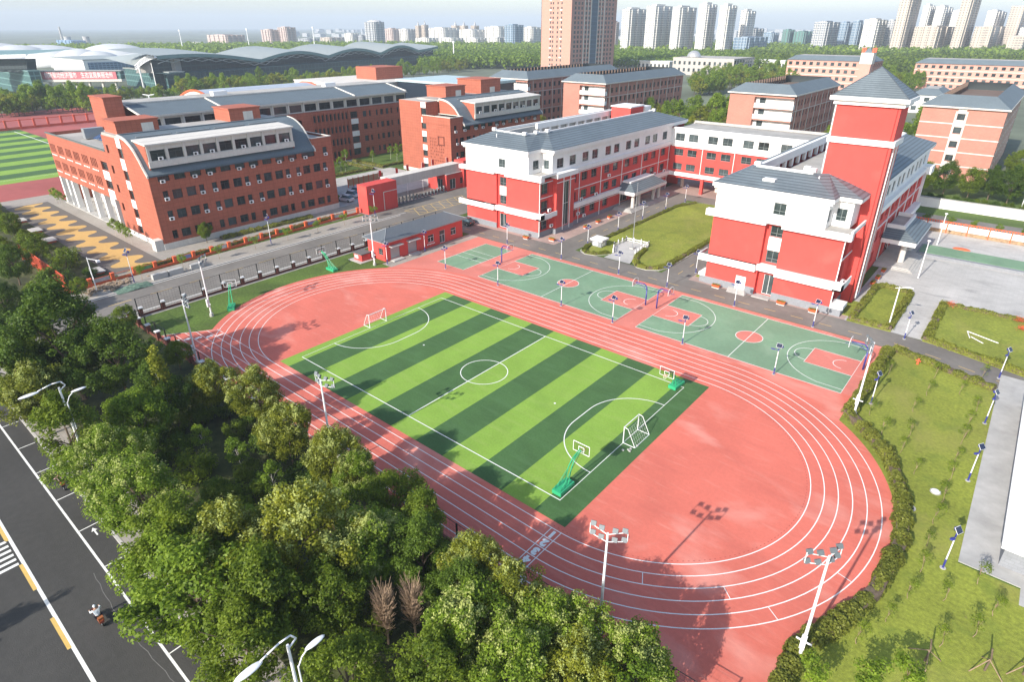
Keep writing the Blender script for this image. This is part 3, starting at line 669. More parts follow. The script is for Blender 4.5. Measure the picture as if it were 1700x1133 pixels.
# ---- east wing
RW, RE, RS, RN = 29.2, 48.7, 58.3, 121.0
facade(SB, (RW, RS, 1.2), (1, 0), 8.3, 3.0, [(5.2, -.0, 6.7, 1.4, 'open')], REDW); facade(SB, (RW, RS, 5.2), (1, 0), 8.3, 6.6, [], REDW)
facade(SB, (40.2, RS, 1.2), (1, 0), 8.5, 2.9, [], REDW); facade(SB, (40.2, RS, 5.2), (1, 0), 8.5, 6.5, [], REDW)
band(RW - .03, 34.35, RS - .06, RS + .02, 0, 1.2, m=GREYP, name='plinth'); band(35.95, 37.45, RS - .06, RS + .02, 0, 1.2, m=GREYP, name='plinth'); band(40.2, RE + .03, RS - .06, RS + .02, 0, 1.2, m=GREYP, name='plinth')
MB().box(34.35, 35.95, RS - .02, RS + .1, .4, 2.62).build('door', WHITEW, SB)
for i in range(4): MB().box(33.6 - .05 * i, 36.6 - .15 * i, RS - 1.45 + .33 * i, RS - .06, .012 + .1 * i, .11 + .1 * i).build('step', CONC, SB)
facade(SB, (37.5, RS + .9, 0), (1, 0), 2.7, 12.6, [(.6, 9.8, 2.5, 11.5, 'school'), (.6, 5.6, 2.5, 7.55, 'school'), (.9, .25, 2.55, 3.6, 'tall')], REDW)
band(38.1, 40.0, RS + .8, RS + .88, 7.6, 9.75, name='white_panel'); band(37.48, 37.5, RS + .02, RS + .9, 0, 12.6, m=REDW, name='pier'); band(37.48, 40.2, RS - .9, RS + .9, .012, .14, m=CONC, name='step')
facade(SB, (RW, RS, 12.6), (1, 0), 16.6, 3.9, [(9.0, .9, 10.8, 2.7, 'school')], WHITEW)
band(27.9, 37.3, RS - .9, RS + .3, 4.15, 4.8); band(27.9, 28.05, RS - .85, RS + 2.5, 4.8, 5.3, name='parapet'); band(28.05, 37.3, RS - .9, RS - .75, 4.8, 5.3, name='parapet')
band(37.3, 40.3, RS - .25, RS + .9, 4.3, 5.3); band(40.3, 50.0, RS - .9, RS + .3, 4.1, 5.25)
band(28.1, 37.7, RS - .75, RS + .3, 11.75, 12.75); band(37.7, 40.1, RS - .2, RS + .9, 12.0, 12.8); band(40.1, 49.7, RS - .9, RS + .3, 11.7, 12.6)
band(28.55, 46.4, RS - .65, RS + .2, 16.5, 17.1, name='cornice'); band(28.8, 46.2, RS - .4, RS + .15, 16.15, 16.5, name='cornice')
band(28.55, 29.3, RS + .2, RN + .6, 16.5, 17.1, name='cornice')
facade(SB, (45.8, RS, 12.6), (0, 1), 2.6, 3.9, [(.5, .8, 1.8, 2.7, 'school')], WHITEW); facade(SB, (45.8, 60.9, 12.6), (1, 0), 2.6, 3.9, [(.5, .9, 1.9, 2.7, 'school')], WHITEW); facade(SB, (48.4, 60.9, 12.6), (0, 1), 4.2, 3.9, [], WHITEW)
band(45.8, 49.4, RS - .6, 61.0, 12.5, 12.65, m=FLATROOF, name='terrace_floor'); band(49.45, 49.7, RS - .9, 65, 12.6, 13.2, name='parapet'); band(46.4, 49.2, RS - .9, RS - .7, 12.6, 12.75, name='parapet')
band(45.9, 46.42, RS - .6, 60.3, 16.52, 17.08, name='cornice'); band(46.0, 49.3, 60.3, 61.0, 16.52, 17.09, name='cornice'); band(48.6, 49.35, 61.0, 65, 16.51, 17.11, name='cornice')
facade(SB, (RE, RS, 1.2), (0, 1), 6.7, 10.5, [(.9, 7.2, 3.6, 9.6, 'school'), (.9, 3.7, 3.6, 6.3, 'school'), (.9, .2, 3.6, 2.5, 'school')], REDW, depth=.5)
band(RE - .1, RE + .04, RS, 65, 0, 1.2, m=GREYP, name='plinth')
band(RE + .02, 50.0, RS - .9, 62.6, 4.1, 4.3, name='balcony_floor'); band(49.85, 50.0, RS - .9, 62.6, 4.3, 5.2, name='balcony_front')
for z in (8.2,): band(RE + .01, RE + .13, RS + .1, 64.9, z, z + .16, name='string_course')
band(RE + .05, RE + .18, RS + .02, RS + .16, .3, 11.7, name='downpipe'); acunit(SB, RE + .4, 60.5, 4.35, math.pi / 2)
MB().box(48.9, 50.4, RS - .1, RS + 2.2, 0, 1.15).build('basement_hatch', GREYP, SB); MB().box(48.8, 50.6, RS - .2, RS + 2.4, 1.15, 1.75).build('basement_hatch_roof', WHITEW, SB)
MB().box(28.2, 29.1, RS + .1, RS + 2.4, 0, 1.15).build('basement_hatch', GREYP, SB); MB().box(28.0, 29.15, RS, RS + 2.6, 1.15, 1.7).build('basement_hatch_roof', WHITEW, SB)
epr = [72.5, 76.2, 81, 84.8, 89.5, 93.2, 98, 101.7, 106.5, 110.2, 115]
facade(SB, (RE + .3, 70.5, 12.6), (0, 1), 50.5, 3.9, [(y - 70.5, .8, y - 70.5 + 2.3, 2.7, 'school') for y in epr], WHITEW)
facade(SB, (RE + .3, 70.5, 5.0), (0, 1), 50.5, 7.6, [(y - 70.5, v, y - 70.5 + 2.3, v + 1.8, 'school') for y in epr for v in (.4, 4.2)], REDW, depth=.35)
facade(SB, (RE + .3, 70.5, 0), (0, 1), 50.5, 5.0, [(y - 70.5, 1.5, y - 70.5 + 2.3, 3.5, 'school') for y in epr if not 84 < y < 101] + [(17, 0, 21, 3.3, 'tall'), (23, 0, 27, 3.3, 'tall')], REDW, depth=.35)
band(RE + .2, RE + 1.0, 70.5, 121, 11.7, 12.65); band(RE + .3, RE + .95, 70.5, 121.6, 16.5, 17.1, name='cornice')
band(RE + .3, RE + 1.5, 102.5, 118.5, 4.1, 5.1, name='balcony_front'); band(RE + .3, RE + 1.9, 117, 121, 11.3, 12.8); band(RE + .3, RE + .44, 70.6, 121, 8.0, 8.2, name='string_course')
for y in (79.5, 88, 96.5, 105, 113.6): band(RE + .33, RE + .46, y, y + .13, .2, 11.7, name='downpipe')
band(RE + .3, RE + .8, 120.4, 121.05, 0, 12.6, name='corner_frame')
facade(SB, (RW, RN, 0), (0, -1), RN - RS, 16.5, [], REDW); facade(SB, (RE + .3, RN, 0), (-1, 0), RE - RW + .3, 16.5, [], REDW)
roofring(SB, [((28.5, 57.68, ze), (46.42, 57.68, ze), (41.3, 63.6, zi), (33.1, 63.4, zi))])
roofring(SB, [((46.42, 57.68, ze), (46.42, 60.3, ze), (43.2, 65, zi), (41.3, 63.6, zi))])
roofring(SB, [((46.42, 60.3, ze), (49.4, 60.3, ze), (49.4, 65, ze), (46.2, 65, 18.3), (43.2, 65, zi))])
roofring(SB, [((49.7, 70.4, ze), (49.7, 121.6, ze), (44.6, 115, zi), (44.6, 70.4, zi))])
roofring(SB, [((49.7, 121.6, ze), (28.5, 121.6, ze), (33.1, 115, zi), (44.6, 115, zi))])
roofring(SB, [((28.5, 121.6, ze), (28.5, 57.68, ze), (33.1, 63.4, zi), (33.1, 115, zi))])
for (xa, ya), (xb, yb) in (((33.1, 63.4), (41.3, 63.6)), ((44.6, 70.5), (44.6, 115)), ((33.1, 115), (44.6, 115))):
    MB().box(min(xa, xb) - .15, max(xa, xb) + .15, min(ya, yb) - .15, max(ya, yb) + .15, zi - .2, zi + .22).build('coping', WHITEW, SB)
for x, y in ((33.1, 63.4), (41.3, 63.6), (40.2, 64.6)): MB().box(x - .45, x + .45, y - .4, y + .4, zi + .2, zi + .75).build('coping_block', WHITEW, SB)
MB().box(32.95, 33.55, 63.6, 115, 18.1, 19.45).build('parapet_beam', WHITEW, SB)
for k in range(13): MB().box(33.0, 33.5, 65 + k * 3.7, 65.8 + k * 3.7, 16.6, 18.1).build('parapet_pier', WHITEW, SB)
MB().box(33.7, 44.5, 64, 114.8, 16.4, 16.6).build('flat_roof', FLATROOF, SB)
MB().box(35.4, 37.2, 59.6, 60.9, 17.9, 18.25).build('roof_hatch', STEELW, SB); MB().box(35.6, 37.0, 59.8, 60.7, 17.4, 17.9).build('roof_hatch', BLACKM, SB)
for x, y, z in ((42.6, 62.5, 18.4), (-20, 61.5, 18.4)): MB().tube((x, y, z - .4), (x, y, z + .7), .09, .09, 8).build('vent_pipe', STEELW, SB)
# east porch
MB().box(49.2, 54.6, 86.3, 101.5, 4.3, 5.1).build('porch_beam', WHITEW, SB)
roofring(SB, [((54.7, 86.2, 5.12), (54.7, 101.6, 5.12), (52, 99, 6.5), (52, 89, 6.5)), ((49.2, 86.2, 5.12), (54.7, 86.2, 5.12), (52, 89, 6.5), (49.2, 89, 6.5)), ((54.7, 101.6, 5.12), (49.2, 101.6, 5.12), (49.2, 99, 6.5), (52, 99, 6.5))], name='porch_roof')
MB().box(49.2, 52.1, 88.9, 89.3, 6.3, 7.1).build('porch_parapet', WHITEW, SB); MB().box(51.7, 52.1, 89.3, 98.7, 6.3, 7.1).build('porch_parapet', WHITEW, SB); MB().box(49.2, 52.1, 98.7, 99.1, 6.3, 7.1).build('porch_parapet', WHITEW, SB)
MB().box(49.2, 51.7, 89.3, 98.7, 6.35, 6.45).build('porch_floor', FLATROOF, SB)
for y in (89.6, 98.2): MB().tube((52.6, y, .4), (52.6, y, 4.3), .55, .5, 16).build('porch_column', CREAM, SB)
for i in range(3): MB().box(49.1, 55.4 - .4 * i, 85.2 + .4 * i, 102.6 - .4 * i, .012 + .14 * i, .15 + .14 * i).build('step', PLAZA, SB)
# ---- tower
TX0, TX1, TY0, TY1 = 42.3, 50.45, 65.0, 70.5
tw = facade(SB, (TX0, TY0, 0), (1, 0), TX1 - TX0, 29.5, [], REDW, pname='tower_wall')
facade(SB, (TX1, TY0, 0), (0, 1), TY1 - TY0, 29.5, [(1.5, .6, 3.4, 23.0, 'tall')], REDW, pname='tower_wall')
facade(SB, (TX1, TY1, 0), (-1, 0), TX1 - TX0, 29.5, [], REDW, pname='tower_wall'); facade(SB, (TX0, TY1, 0), (0, -1), TY1 - TY0, 29.5, [], REDW, pname='tower_wall')
for y in (66.25, 68.42): band(TX1 + .01, TX1 + .2, y, y + .2, .4, 23.8, name='window_surround')
band(TX1 + .01, TX1 + .18, 66.45, 68.42, .4, .6, name='window_surround')
band(TX1 - .42, TX1 - .30, TY0 - .05, TY0 - .005, .2, 29.4, m=mat('dark_red_joint', (.25, .03, .025), .8), name='corner_joint')  # thin dark red joint strip beside the tower corner
MB().box(TX0 - .35, TX1 + .35, TY0 - .35, TY1 + .35, 23.8, 24.6).build('tower_band', WHITEW, SB)
MB().box(TX0 - .45, TX1 + .45, TY0 - .45, TY1 + .45, 29.1, 29.7).build('tower_cornice', WHITEW, SB); MB().box(TX0 - .95, TX1 + .95, TY0 - .95, TY1 + .95, 29.7, 30.25).build('tower_cornice', WHITEW, SB)
ap = ((TX0 + TX1) / 2, (TY0 + TY1) / 2, 34.1); e = .75
c4 = [(TX0 - e, TY0 - e, 30.27), (TX1 + e, TY0 - e, 30.27), (TX1 + e, TY1 + e, 30.27), (TX0 - e, TY1 + e, 30.27)]
for i in range(4):
    MB().quad(c4[i], c4[(i + 1) % 4], ap).build('tower_roof', SLATE, SB)
    MB().tube(c4[i], ap, .07, .05, 6).build('roof_hip', mat('hip_tile', (.08, .095, .11), .6) if i == 0 else MATS['hip_tile'], SB)
MB().tube((TX0 - .12, TY0 - .08, 17), (TX0 - .12, TY0 - .08, 29), .09, .09, 8).build('downpipe', STEELW, SB)
# ------------------------------------------------------------------ terracotta teaching blocks
def brick_block(root, mir):
    """front block with the curved slate roof; mir maps y of the south block onto the mirrored north one"""
    Y = (lambda y: 131.7 - y) if mir else (lambda y: y)
    X = -57.3; XB = -76.0
    def by(a, b): return (min(Y(a), Y(b)), max(Y(a), Y(b)))
    y0, y1 = by(7.0, 46.9)
    wins = []; acs = []
    for v in (9.35, 5.55, 1.8):
        for k in range(4):
            b = 8.9 + 9.4 * k
            for du, w in ((0, 1.0), (1.75, 1.8), (4.4, 1.8), (6.85, 1.0)):
                if b + du + w > 46.3: continue
                a_, b_ = by(b + du, b + du + w); wins.append((a_ - y0, v, b_ - y0, v + (1.75 if v > 2 else 1.65), 'wide'))
                if w < 1.5 and v > 2: acs.append(((a_ + b_) / 2, v - .1))
    for k in range(10):
        a_, b_ = by(8.6 + 3.0 * k, 10.7 + 3.0 * k); wins.append((a_ - y0, 12.85, b_ - y0, 14.1, 'wide'))
        if k % 3 != 1: acs.append(((a_ + b_) / 2 - .3, 12.6))
    a_, b_ = by(38.9, 42.2); wins.append((a_ - y0, 12.85, b_ - y0, 14.1, 'wide')); acs.append((a_ + .8, 12.6))
    a_, b_ = by(44.4, 45.5); wins.append((a_ - y0, 12.85, b_ - y0, 14.5, 'wide')); acs.append(((a_ + b_) / 2, 12.6))
    facade(root, (X, y0, 1.2), (0, 1), y1 - y0, 13.3, [(a, b - 1.2, c, d - 1.2, s) for a, b, c, d, s in wins], BRICK, depth=.35)
    MB().box(X - .4, X + .06, y0 - .05, y1 + .05, 0, 1.2).build('plinth', CREAM, root)
    for y, z in acs: acunit(root, X - .05, y, z, math.pi / 2)
    # flat-topped end bay
    ya, yb = by(41.9, 46.9)
    facade(root, (X, ya, 14.5), (0, 1), yb - ya, 2.1, [], BRICK)
    facade(root, (X - 11, ya, 14.5), (1, 0), 11, 2.1, [], BRICK); facade(root, (X, yb, 14.5), (-1, 0), 11, 2.1, [], BRICK)
    MB().box(X - 11, X - .3, ya + .3, yb - .3, 16.0, 16.2).build('flat_roof', FLATROOF, root)
    for b in ((X - 11, X + .08, ya - .05, ya + .3), (X - 11, X + .08, yb - .3, yb + .05), (X - .3, X + .08, ya + .3, yb - .3)): MB().box(*b, 16.6, 16.75).build('coping', CREAM, root)
    # curved roof profile: x from the eave back to the ridge
    prof = [(X + .75, 14.3), (X + .35, 14.75), (X - .1, 15.2), (X - .55, 15.75), (X - 1.0, 16.4), (X - 1.9, 17.5), (X - 2.9, 18.6), (X - 3.9, 19.3), (X - 4.9, 19.85), (X - 5.9, 20.25), (X - 7.0, 20.5), (X - 8.0, 20.63), (X - 9.1, 20.7)]
    r0, r1 = by(6.9, 41.9)
    mb = MB()
    for i in range(12):
        (xa, za), (xb, zb) = prof[i], prof[i + 1]
        mb.quad((xa, r0, za), (xa, r1, za), (xb, r1, zb), (xb, r0, zb)); mb.quad((xb, r0, zb - .25), (xb, r1, zb - .25), (xa, r1, za - .25), (xa, r0, za - .25))
    mb.build('roof', SLATED, root, smooth=True)
    for yy in by(6.75, 42.0):
        e = MB()
        for i in range(12):
            (xa, za), (xb, zb) = prof[i], prof[i + 1]
            e.extrude([(xa, yy - .14, za - .35), (xb, yy - .14, zb - .35), (xb, yy - .14, zb + .12), (xa, yy - .14, za + .12)], (0, .3, 0))
        e.build('roof_verge', CREAM, root)
    for yy, s in ((by(7.0, 7.0)[0], 0), (Y(41.9), 1)):
        poly = [(X, yy, 14.45)] + [(x - .1, yy, z - .3) for x, z in prof if x < X - .05] + [(X - 9.0, yy, 14.45)]
        MB().extrude(poly, (0, .2 if (yy > 20) == mir or yy < 20 else -.2, 0)).build('gable_wall', BRICK, root)
    MB().box(XB, X - 8.7, r0 + .3, r1 - .3, 19.8, 20.3).build('flat_roof', FLATROOF, root)
    MB().box(X - 9.2, X - 8.6, r0, r1, 20.3, 20.85).build('ridge_parapet', SLATED, root)
    for k in range(4):
        yy = Y(12 + 7.5 * k); MB().box(X - 6.2, X - 5.9, yy - 3.2, yy + 3.2, 20.32, 20.44).build('roof_rail', STEELG, root)
    # long dormer
    d0, d1 = by(7.8, 37.3); xd = X + .12; n = 9; per = (d1 - d0 - .5) / n
    facade(root, (xd, d0, 15.7), (0, 1), d1 - d0, 4.1, [(.55 + per * k, 1.1, .55 + per * k + per - .55, 2.95, 'dormer') for k in range(n)], CREAM, depth=.3, pname='dormer_wall')
    for k in range(n + 1): MB().box(xd - .1, xd + .16, d0 + per * k + .02, d0 + per * k + .5, 16.7, 19.5).build('dormer_pier', CREAM, root)
    MB().box(xd - .05, xd + .3, d0 - .1, d1 + .1, 15.6, 16.7).build('dormer_apron', CREAM, root)
    MB().extrude([(xd + .5, d0 - .25, 19.55), (xd + .5, d0 - .25, 19.85), (xd - 5.2, d0 - .25, 20.2), (xd - 5.2, d0 - .25, 19.9)], (0, d1 - d0 + .5, 0)).build('dormer_roof', CREAM, root)
    for yy in (d0, d1): MB().extrude([(xd, yy - .1, 15.2), (xd, yy - .1, 19.6), (xd - 5, yy - .1, 19.8), (xd - 3, yy - .1, 18.4), (xd - 1.1, yy - .1, 16.2)], (0, .2, 0)).build('dormer_cheek', BRICK, root)
    for k in range(n):
        if k not in (1, 4, 7): acunit(root, xd + .05, d0 + .5 + per * (k + .5), 16.8, math.pi / 2)
    return X, XB, Y
A = thing('teaching_block', 'terracotta teaching block with curved slate roof and arcaded low wing, left of gate', 'building', (-60, 25, 0))
X, XB, _ = brick_block(A, False)
# south front of the left block: stair part and low wing on columns
Ys = 7.0
def sl(xs, v, w, h, st='wide'): return [(x, v, x + w, v + h, st) for x in xs]
W1 = 18.7
facade(A, (XB, Ys, 1.0), (1, 0), W1, 13.45, [(1.3, v - 1, 2.4, v + .6, 'wide') for v in (12.4, 8.6, 4.8)] + [(7.3, v - 1, 9.4, v + .9, 'wide') for v in (11.9, 8.1, 4.4, 1.2)], BRICK, depth=.4)
facade(A, (XB, Ys, 14.45), (1, 0), 9.7, 5.4, [(1.3, 2.0, 2.4, 3.6, 'wide'), (7.3, 1.7, 9.4, 3.6, 'wide')], BRICK, depth=.4)
for z0, z1 in ((18.1, 19.9), (13.9, 16.1), (10.1, 11.9), (6.4, 8.1), (2.9, 4.4)): MB().box(XB + 7.3, XB + 9.4, Ys - .04, Ys + .06, z0, z1).build('white_panel', WHITEW, A)
MB().box(XB, X, Ys - .12, Ys + .1, 0, 1.0).build('plinth', WHITEW, A); MB().box(-59.2, -57.4, Ys - 1.6, Ys - .12, 0, 2.1).build('side_porch', CREAM, A)
MB().box(XB, XB + 9.7, Ys + .1, 14, 19.7, 19.9).build('flat_roof', FLATROOF, A)
facade(A, (XB + 9.7, Ys, 14.45), (0, 1), 7, 5.4, [], BRICK)
LW0 = -113.0
slits = [LW0 + .8 + g_ * 5.2 + k * .95 for g_ in range(6) for k in range(4)]
facade(A, (LW0, Ys, 6.5), (1, 0), XB - LW0, 10.0, [(x - LW0, v, x - LW0 + .5, v + 1.85, 'far') for x in slits if x < -82 for v in (2.1, 5.9)] + [(32.6, 5.9, 36.0, 7.7, 'wide'), (32.6, 2.0, 36.0, 3.8, 'wide')], BRICK, depth=.4)
for z0, z1 in ((10.4, 12.3), (6.6, 8.4)): MB().box(LW0 + 32.6, LW0 + 36.0, Ys - .05, Ys + .06, z0, z1).build('white_panel', WHITEW, A)
tiles = MB()
for x in slits:
    if x < -82:
        for v in (7.75, 11.6): tiles.box(x - .05, x + .45, Ys - .08, Ys + .02, v, v + .28)
tiles.build('white_tiles', WHITEW, A)
facade(A, (LW0, 30, 0), (0, -1), 23, 16.5, [], BRICK); MB().box(LW0 + .1, XB, Ys + .25, 29, 15.6, 15.8).build('flat_roof', FLATROOF, A)
MB().box(LW0 - .1, XB, Ys - .12, Ys + .25, 16.5, 16.75).build('coping', mat('dark_coping', (.12, .14, .13), .7), A)
MB().box(LW0 + .2, XB, Ys + .3, 29.8, 6.3, 6.7).build('soffit', CREAM, A); MB().box(LW0 + .2, XB, 13, 13.3, 0, 6.4).build('back_wall', WHITEW, A)
for x in (-112.6, -108.0, -104.6, -98.2, -91.2, -85.0, -79.0): MB().box(x - .45, x + .45, Ys + .06, Ys + 1.1, 0, 6.4).build('column', WHITEW, A)
MB().box(LW0, XB, Ys - .3, Ys + 6, 0, .18).build('arcade_floor', CONC, A)
facade(A, (XB, Ys + 6, 0), (0, -1), 6, 6.5, [], BRICK)
for k in range(5): 
    MB().extrude([(-98 + k * 3.2, 12, 16.2), (-95.4 + k * 3.2, 12, 16.2), (-95.4 + k * 3.2, 15, 17.4), (-98 + k * 3.2, 15, 17.4)], (0, 0, .08)).build('solar_panel', mat('roof_solar', (.05, .09, .19), .2, .1, 2) if k == 0 else MATS['roof_solar'], A)
MB().box(-101, -99.4, 11, 15, 16.0, 18.2).build('water_tank', STEELG, A)
MB().box(-119.6, -110.6, 20, 24.2, 0, 23.2).build('tower_wall', BRICK, A); MB().box(-119.8, -110.4, 19.8, 24.4, 23.2, 23.5).build('coping', BRICK, A)
MB().box(-76, -69.8, 8.0, 15.8, 20.2, 22.5).build('stair_house', BRICK, A); MB().box(-76.2, -69.6, 7.8, 16.0, 22.5, 22.75).build('coping', BRICK, A); MB().box(-69.82, -69.72, 12.6, 14.8, 20.3, 22.0).build('door', CREAM, A)
MB().box(-76.5, -69.6, 30.5, 37.6, 20.2, 22.8).build('stair_house', BRICK, A); MB().box(-76.7, -69.4, 30.3, 37.8, 22.8, 23.05).build('coping', BRICK, A); MB().box(-69.62, -69.52, 33.6, 35.8, 20.3, 22.2).build('door', CREAM, A)
facade(A, (XB, 46.9, 0), (1, 0), 7.7, 19.0, [], BRICK); facade(A, (X - 11, 46.9, 0), (-1, 0), 8, 19.0, [], BRICK); facade(A, (XB, 46.9, 0), (0, -1), 33, 19.6, [], BRICK)
facade(A, (X, 46.9, 0), (-1, 0), 11, 14.5, [], BRICK)
CB = thing('teaching_block', 'terracotta teaching block with curved slate roof and carved lettering, right of gate', 'building', (-60, 105, 0))
brick_block(CB, True)
YS2 = 84.8
facade(CB, (X - 9.6, YS2, 1.0), (1, 0), 9.6, 13.55, [], BRICK)
facade(CB, (-79.2, 86.0, 1.0), (1, 0), 11.6, 19.0, [(9.2, v, 11.2, v + 1.8, 'wide') for v in (15.5, 11.7, 7.9, 4.1, .4)], BRICK, depth=.35)
for v in (18.4, 14.4, 10.6, 6.8, 3.0): MB().box(-70.0, -68.0, 85.95, 86.05, v - (0 if v > 18 else .05), v + 1.5).build('white_panel', WHITEW, CB)
facade(CB, (X - 9.6, 95, 14.5), (0, -1), 10, 5.4, [], BRICK); facade(CB, (-67.6, 86.0, 14.5), (0, 1), 9, 5.5, [(3, 1.5, 4.2, 2.4, 'wide')], BRICK)
facade(CB, (-79.2, 124, 0), (0, -1), 38, 20, [], BRICK); facade(CB, (X, 124.7, 0), (-1, 0), 22, 19, [], BRICK)
MB().box(-79.2, -67.4, 85.9, 86.1, 0, 1.0).build('plinth', CREAM, CB); MB().box(-67.4, X, 84.7, 84.9, 0, 1.0).build('plinth', CREAM, CB)
MB().box(-79, -67.7, 86.2, 124, 19.8, 20.0).build('flat_roof', FLATROOF, CB)
MB().box(-77, -69, 95, 103, 20, 23.2).build('stair_house', BRICK, CB); MB().box(-77.2, -68.8, 94.8, 103.2, 23.2, 23.45).build('coping', BRICK, CB); MB().box(-69.02, -68.9, 99, 101.2, 20.1, 22.1).build('door', CREAM, CB)
MB().box(-79, -69, 110, 119, 20, 24.2).build('stair_house', BRICK, CB); MB().box(-79.2, -68.8, 109.8, 119.2, 24.2, 24.45).build('coping', BRICK, CB); MB().box(-69.02, -68.9, 114, 116.2, 20.1, 22.1).build('door', CREAM, CB)
for y in (91.5,): 
    for x in (-60, -61.8, -63.6): MB().box(x - .12, x + .12, 90.7, 90.95, 16.2, 16.6 + (X - x) * .42).build('roof_post', WHITEW, CB)
carv = MB(); rr = random.Random(3); y_ = YS2 - .05
carv.box(-62.4, -61.95, y_, y_ + .04, 9.2, 11.4); carv.box(-60.2, -59.75, y_, y_ + .04, 9.2, 11.4); carv.box(-62.4, -59.75, y_, y_ + .04, 11.2, 11.5); carv.box(-62.4, -59.75, y_, y_ + .04, 9.0, 9.3)
for r in range(9):
    for k in range(8):
        if r > 1 and rr.random() < .8 or (r <= 1 and k < 4):
            xx = -65.6 + k * .72; zz = 10.6 - r * .85
            carv.box(xx, xx + .38, y_, y_ + .04, zz, zz + .12); carv.box(xx + .1, xx + .2, y_, y_ + .04, zz - .25, zz + .3)
carv.build('carved_lettering', mat('carving', (.16, .04, .025), .8), CB)

# ------------------------------------------------------------------ long classroom block behind
LB = thing('classroom_block', 'long terracotta classroom block with pitched grey roof behind the curved-roof block', 'building', (-103, 65, 0))
bx = -103.5; y0, y1 = 24.5, 110.0
w = []
for v in (12.6, 8.7, 4.9, 1.1):
    for k in range(9): w.append((72.6 + 1.45 * k - y0, v, 73.5 + 1.45 * k - y0, v + 2.0, 'far'))
    w.append((86.2 - y0, v, 89.0 - y0, v + 2.0, 'wide'))
    for a_, b_ in ((91.0, 92.6), (93.5, 94.3), (96.3, 97.1), (98.1, 99.4), (100.4, 101.7), (102.5, 103.2), (105.2, 106), (107, 108.6)): w.append((a_ - y0, v, b_ - y0, v + 1.8, 'wide'))
facade(LB, (bx, y0, 0), (0, 1), y1 - y0, 15.8, w, BRICK, depth=.4)
for v in (10.8, 7.0, 3.2): MB().box(bx - .05, bx + .06, 86.2, 89.0, v, v + 1.6).build('white_panel', WHITEW, LB)
for k in range(10): MB().box(bx, bx + .35, 72.1 + 1.45 * k, 72.45 + 1.45 * k, .5, 15.2).build('brick_rib', BRICK, LB)
for k in range(17):
    ya = 25 + 5.0 * k
    facade(LB, (bx - .6, ya, 15.8), (0, 1), 5.0, 2.9, [(.5, .3, 4.6, 2.3, 'dormer')], CREAM, pname='clerestory_wall')
    MB().box(bx - .7, bx - .3, ya - .05, ya + .45, 15.8, 18.7).build('pier', CREAM, LB)
MB().box(bx - .9, bx + .3, y0, y1, 18.7, 19.15).build('eave_beam', CREAM, LB)
rz = 21.2
for a_, b_ in ((25, 46), (46, 88.5), (88.5, 109.5)):
    MB().quad((bx + .2, a_, 19.17), (bx + .2, b_, 19.17), (bx - 10, b_, rz), (bx - 10, a_, rz)).build('roof', SLATED, LB)
for yy in (25, 46, 88.5, 109.5): MB().extrude([(bx + .3, yy - .2, 19.1), (bx - 10, yy - .2, rz - .1), (bx - 10, yy - .2, rz + .25), (bx + .3, yy - .2, 19.45)], (0, .4, 0)).build('roof_verge', CREAM, LB)
MB().box(bx - 22, bx - 10, y0, y1, 0, rz - .2).build('rear_wall', BRICK, LB); MB().box(bx - 22, bx - 10, y0, y1, rz - .2, rz).build('flat_roof', FLATROOF, LB); MB().box(bx - 10.2, bx - 9.8, y0, y1, rz, rz + .35).build('ridge_coping', CREAM, LB)
MB().box(bx - 10, bx - .6, y0, y0 + .3, 0, 18.7).build('end_wall', BRICK, LB); MB().box(bx - 10, bx - .6, y1 - .3, y1, 0, 18.7).build('end_wall', BRICK, LB)
for y in (50.0, 87): MB().box(bx - 15, bx - 13, y, y + 4, rz, rz + 1.2).build('roof_unit', STEELW, LB)
# link stair tower between the two blocks and the arched hall
HT = thing('sports_hall', 'low hall with barrel glass roof and red rim behind the classroom block', 'hall', (-160, 60, 0))
HX0, HX1, HY0, HY1, HZ = -172.0, -142.0, 63.0, 106.0, 15.5
MB().box(HX0, HX1, HY0, HY1, 0, HZ).build('wall', CREAM, HT)
mb = MB(); pr_ = [(HX0 + (HX1 - HX0) * i / 10, HZ + 4.0 * math.sin(math.pi * i / 10)) for i in range(11)]
for i in range(10): mb.quad((pr_[i][0], HY0, pr_[i][1]), (pr_[i + 1][0], HY0, pr_[i + 1][1]), (pr_[i + 1][0], HY1, pr_[i + 1][1]), (pr_[i][0], HY1, pr_[i][1]))
mb.build('roof', mat('grey_sheet_roof', (.38, .42, .48), .4, .1, .3), HT, smooth=True)
for yy in (HY0 - .1, HY1 + .1):
    e = MB()
    for i in range(10): e.extrude([(pr_[i][0], yy - .3, pr_[i][1] - .25), (pr_[i + 1][0], yy - .3, pr_[i + 1][1] - .25), (pr_[i + 1][0], yy - .3, pr_[i + 1][1] + .3), (pr_[i][0], yy - .3, pr_[i][1] + .3)], (0, .6, 0))
    e.build('roof_rim', ORANGE, HT); MB().extrude([(x, yy, z - .3) for x, z in pr_], (0, .2, 0)).build('gable_wall', CREAM, HT)
W2 = thing('flat_block', 'low cream block with terracotta stair house behind the classroom block', 'building', (-150, 130, 0))
MB().box(-175, -135, 112, 150, 0, 19).build('wall', CREAM, W2); MB().box(-160, -147, 132, 146, 19, 24).build('stair_house', BRICK, W2); MB().box(-175.3, -134.7, 111.7, 150.3, 19, 19.3).build('coping', CREAM, W2)
W3 = thing('dark_hall', 'dark clad hall with pale flat roof edge between the teaching blocks', 'hall', (-120, 150, 0))
MB().box(-134, -96, 132, 158, 0, 19.5).build('wall', mat('dark_cladding', (.02, .03, .045), .3, .1, 1, lines=(1.5, 6, .03, .6)), W3); MB().box(-134.5, -95.5, 131.5, 158.5, 19.5, 20.4).build('roof_edge', mat('pale_teal', (.40, .50, .52), .5), W3)

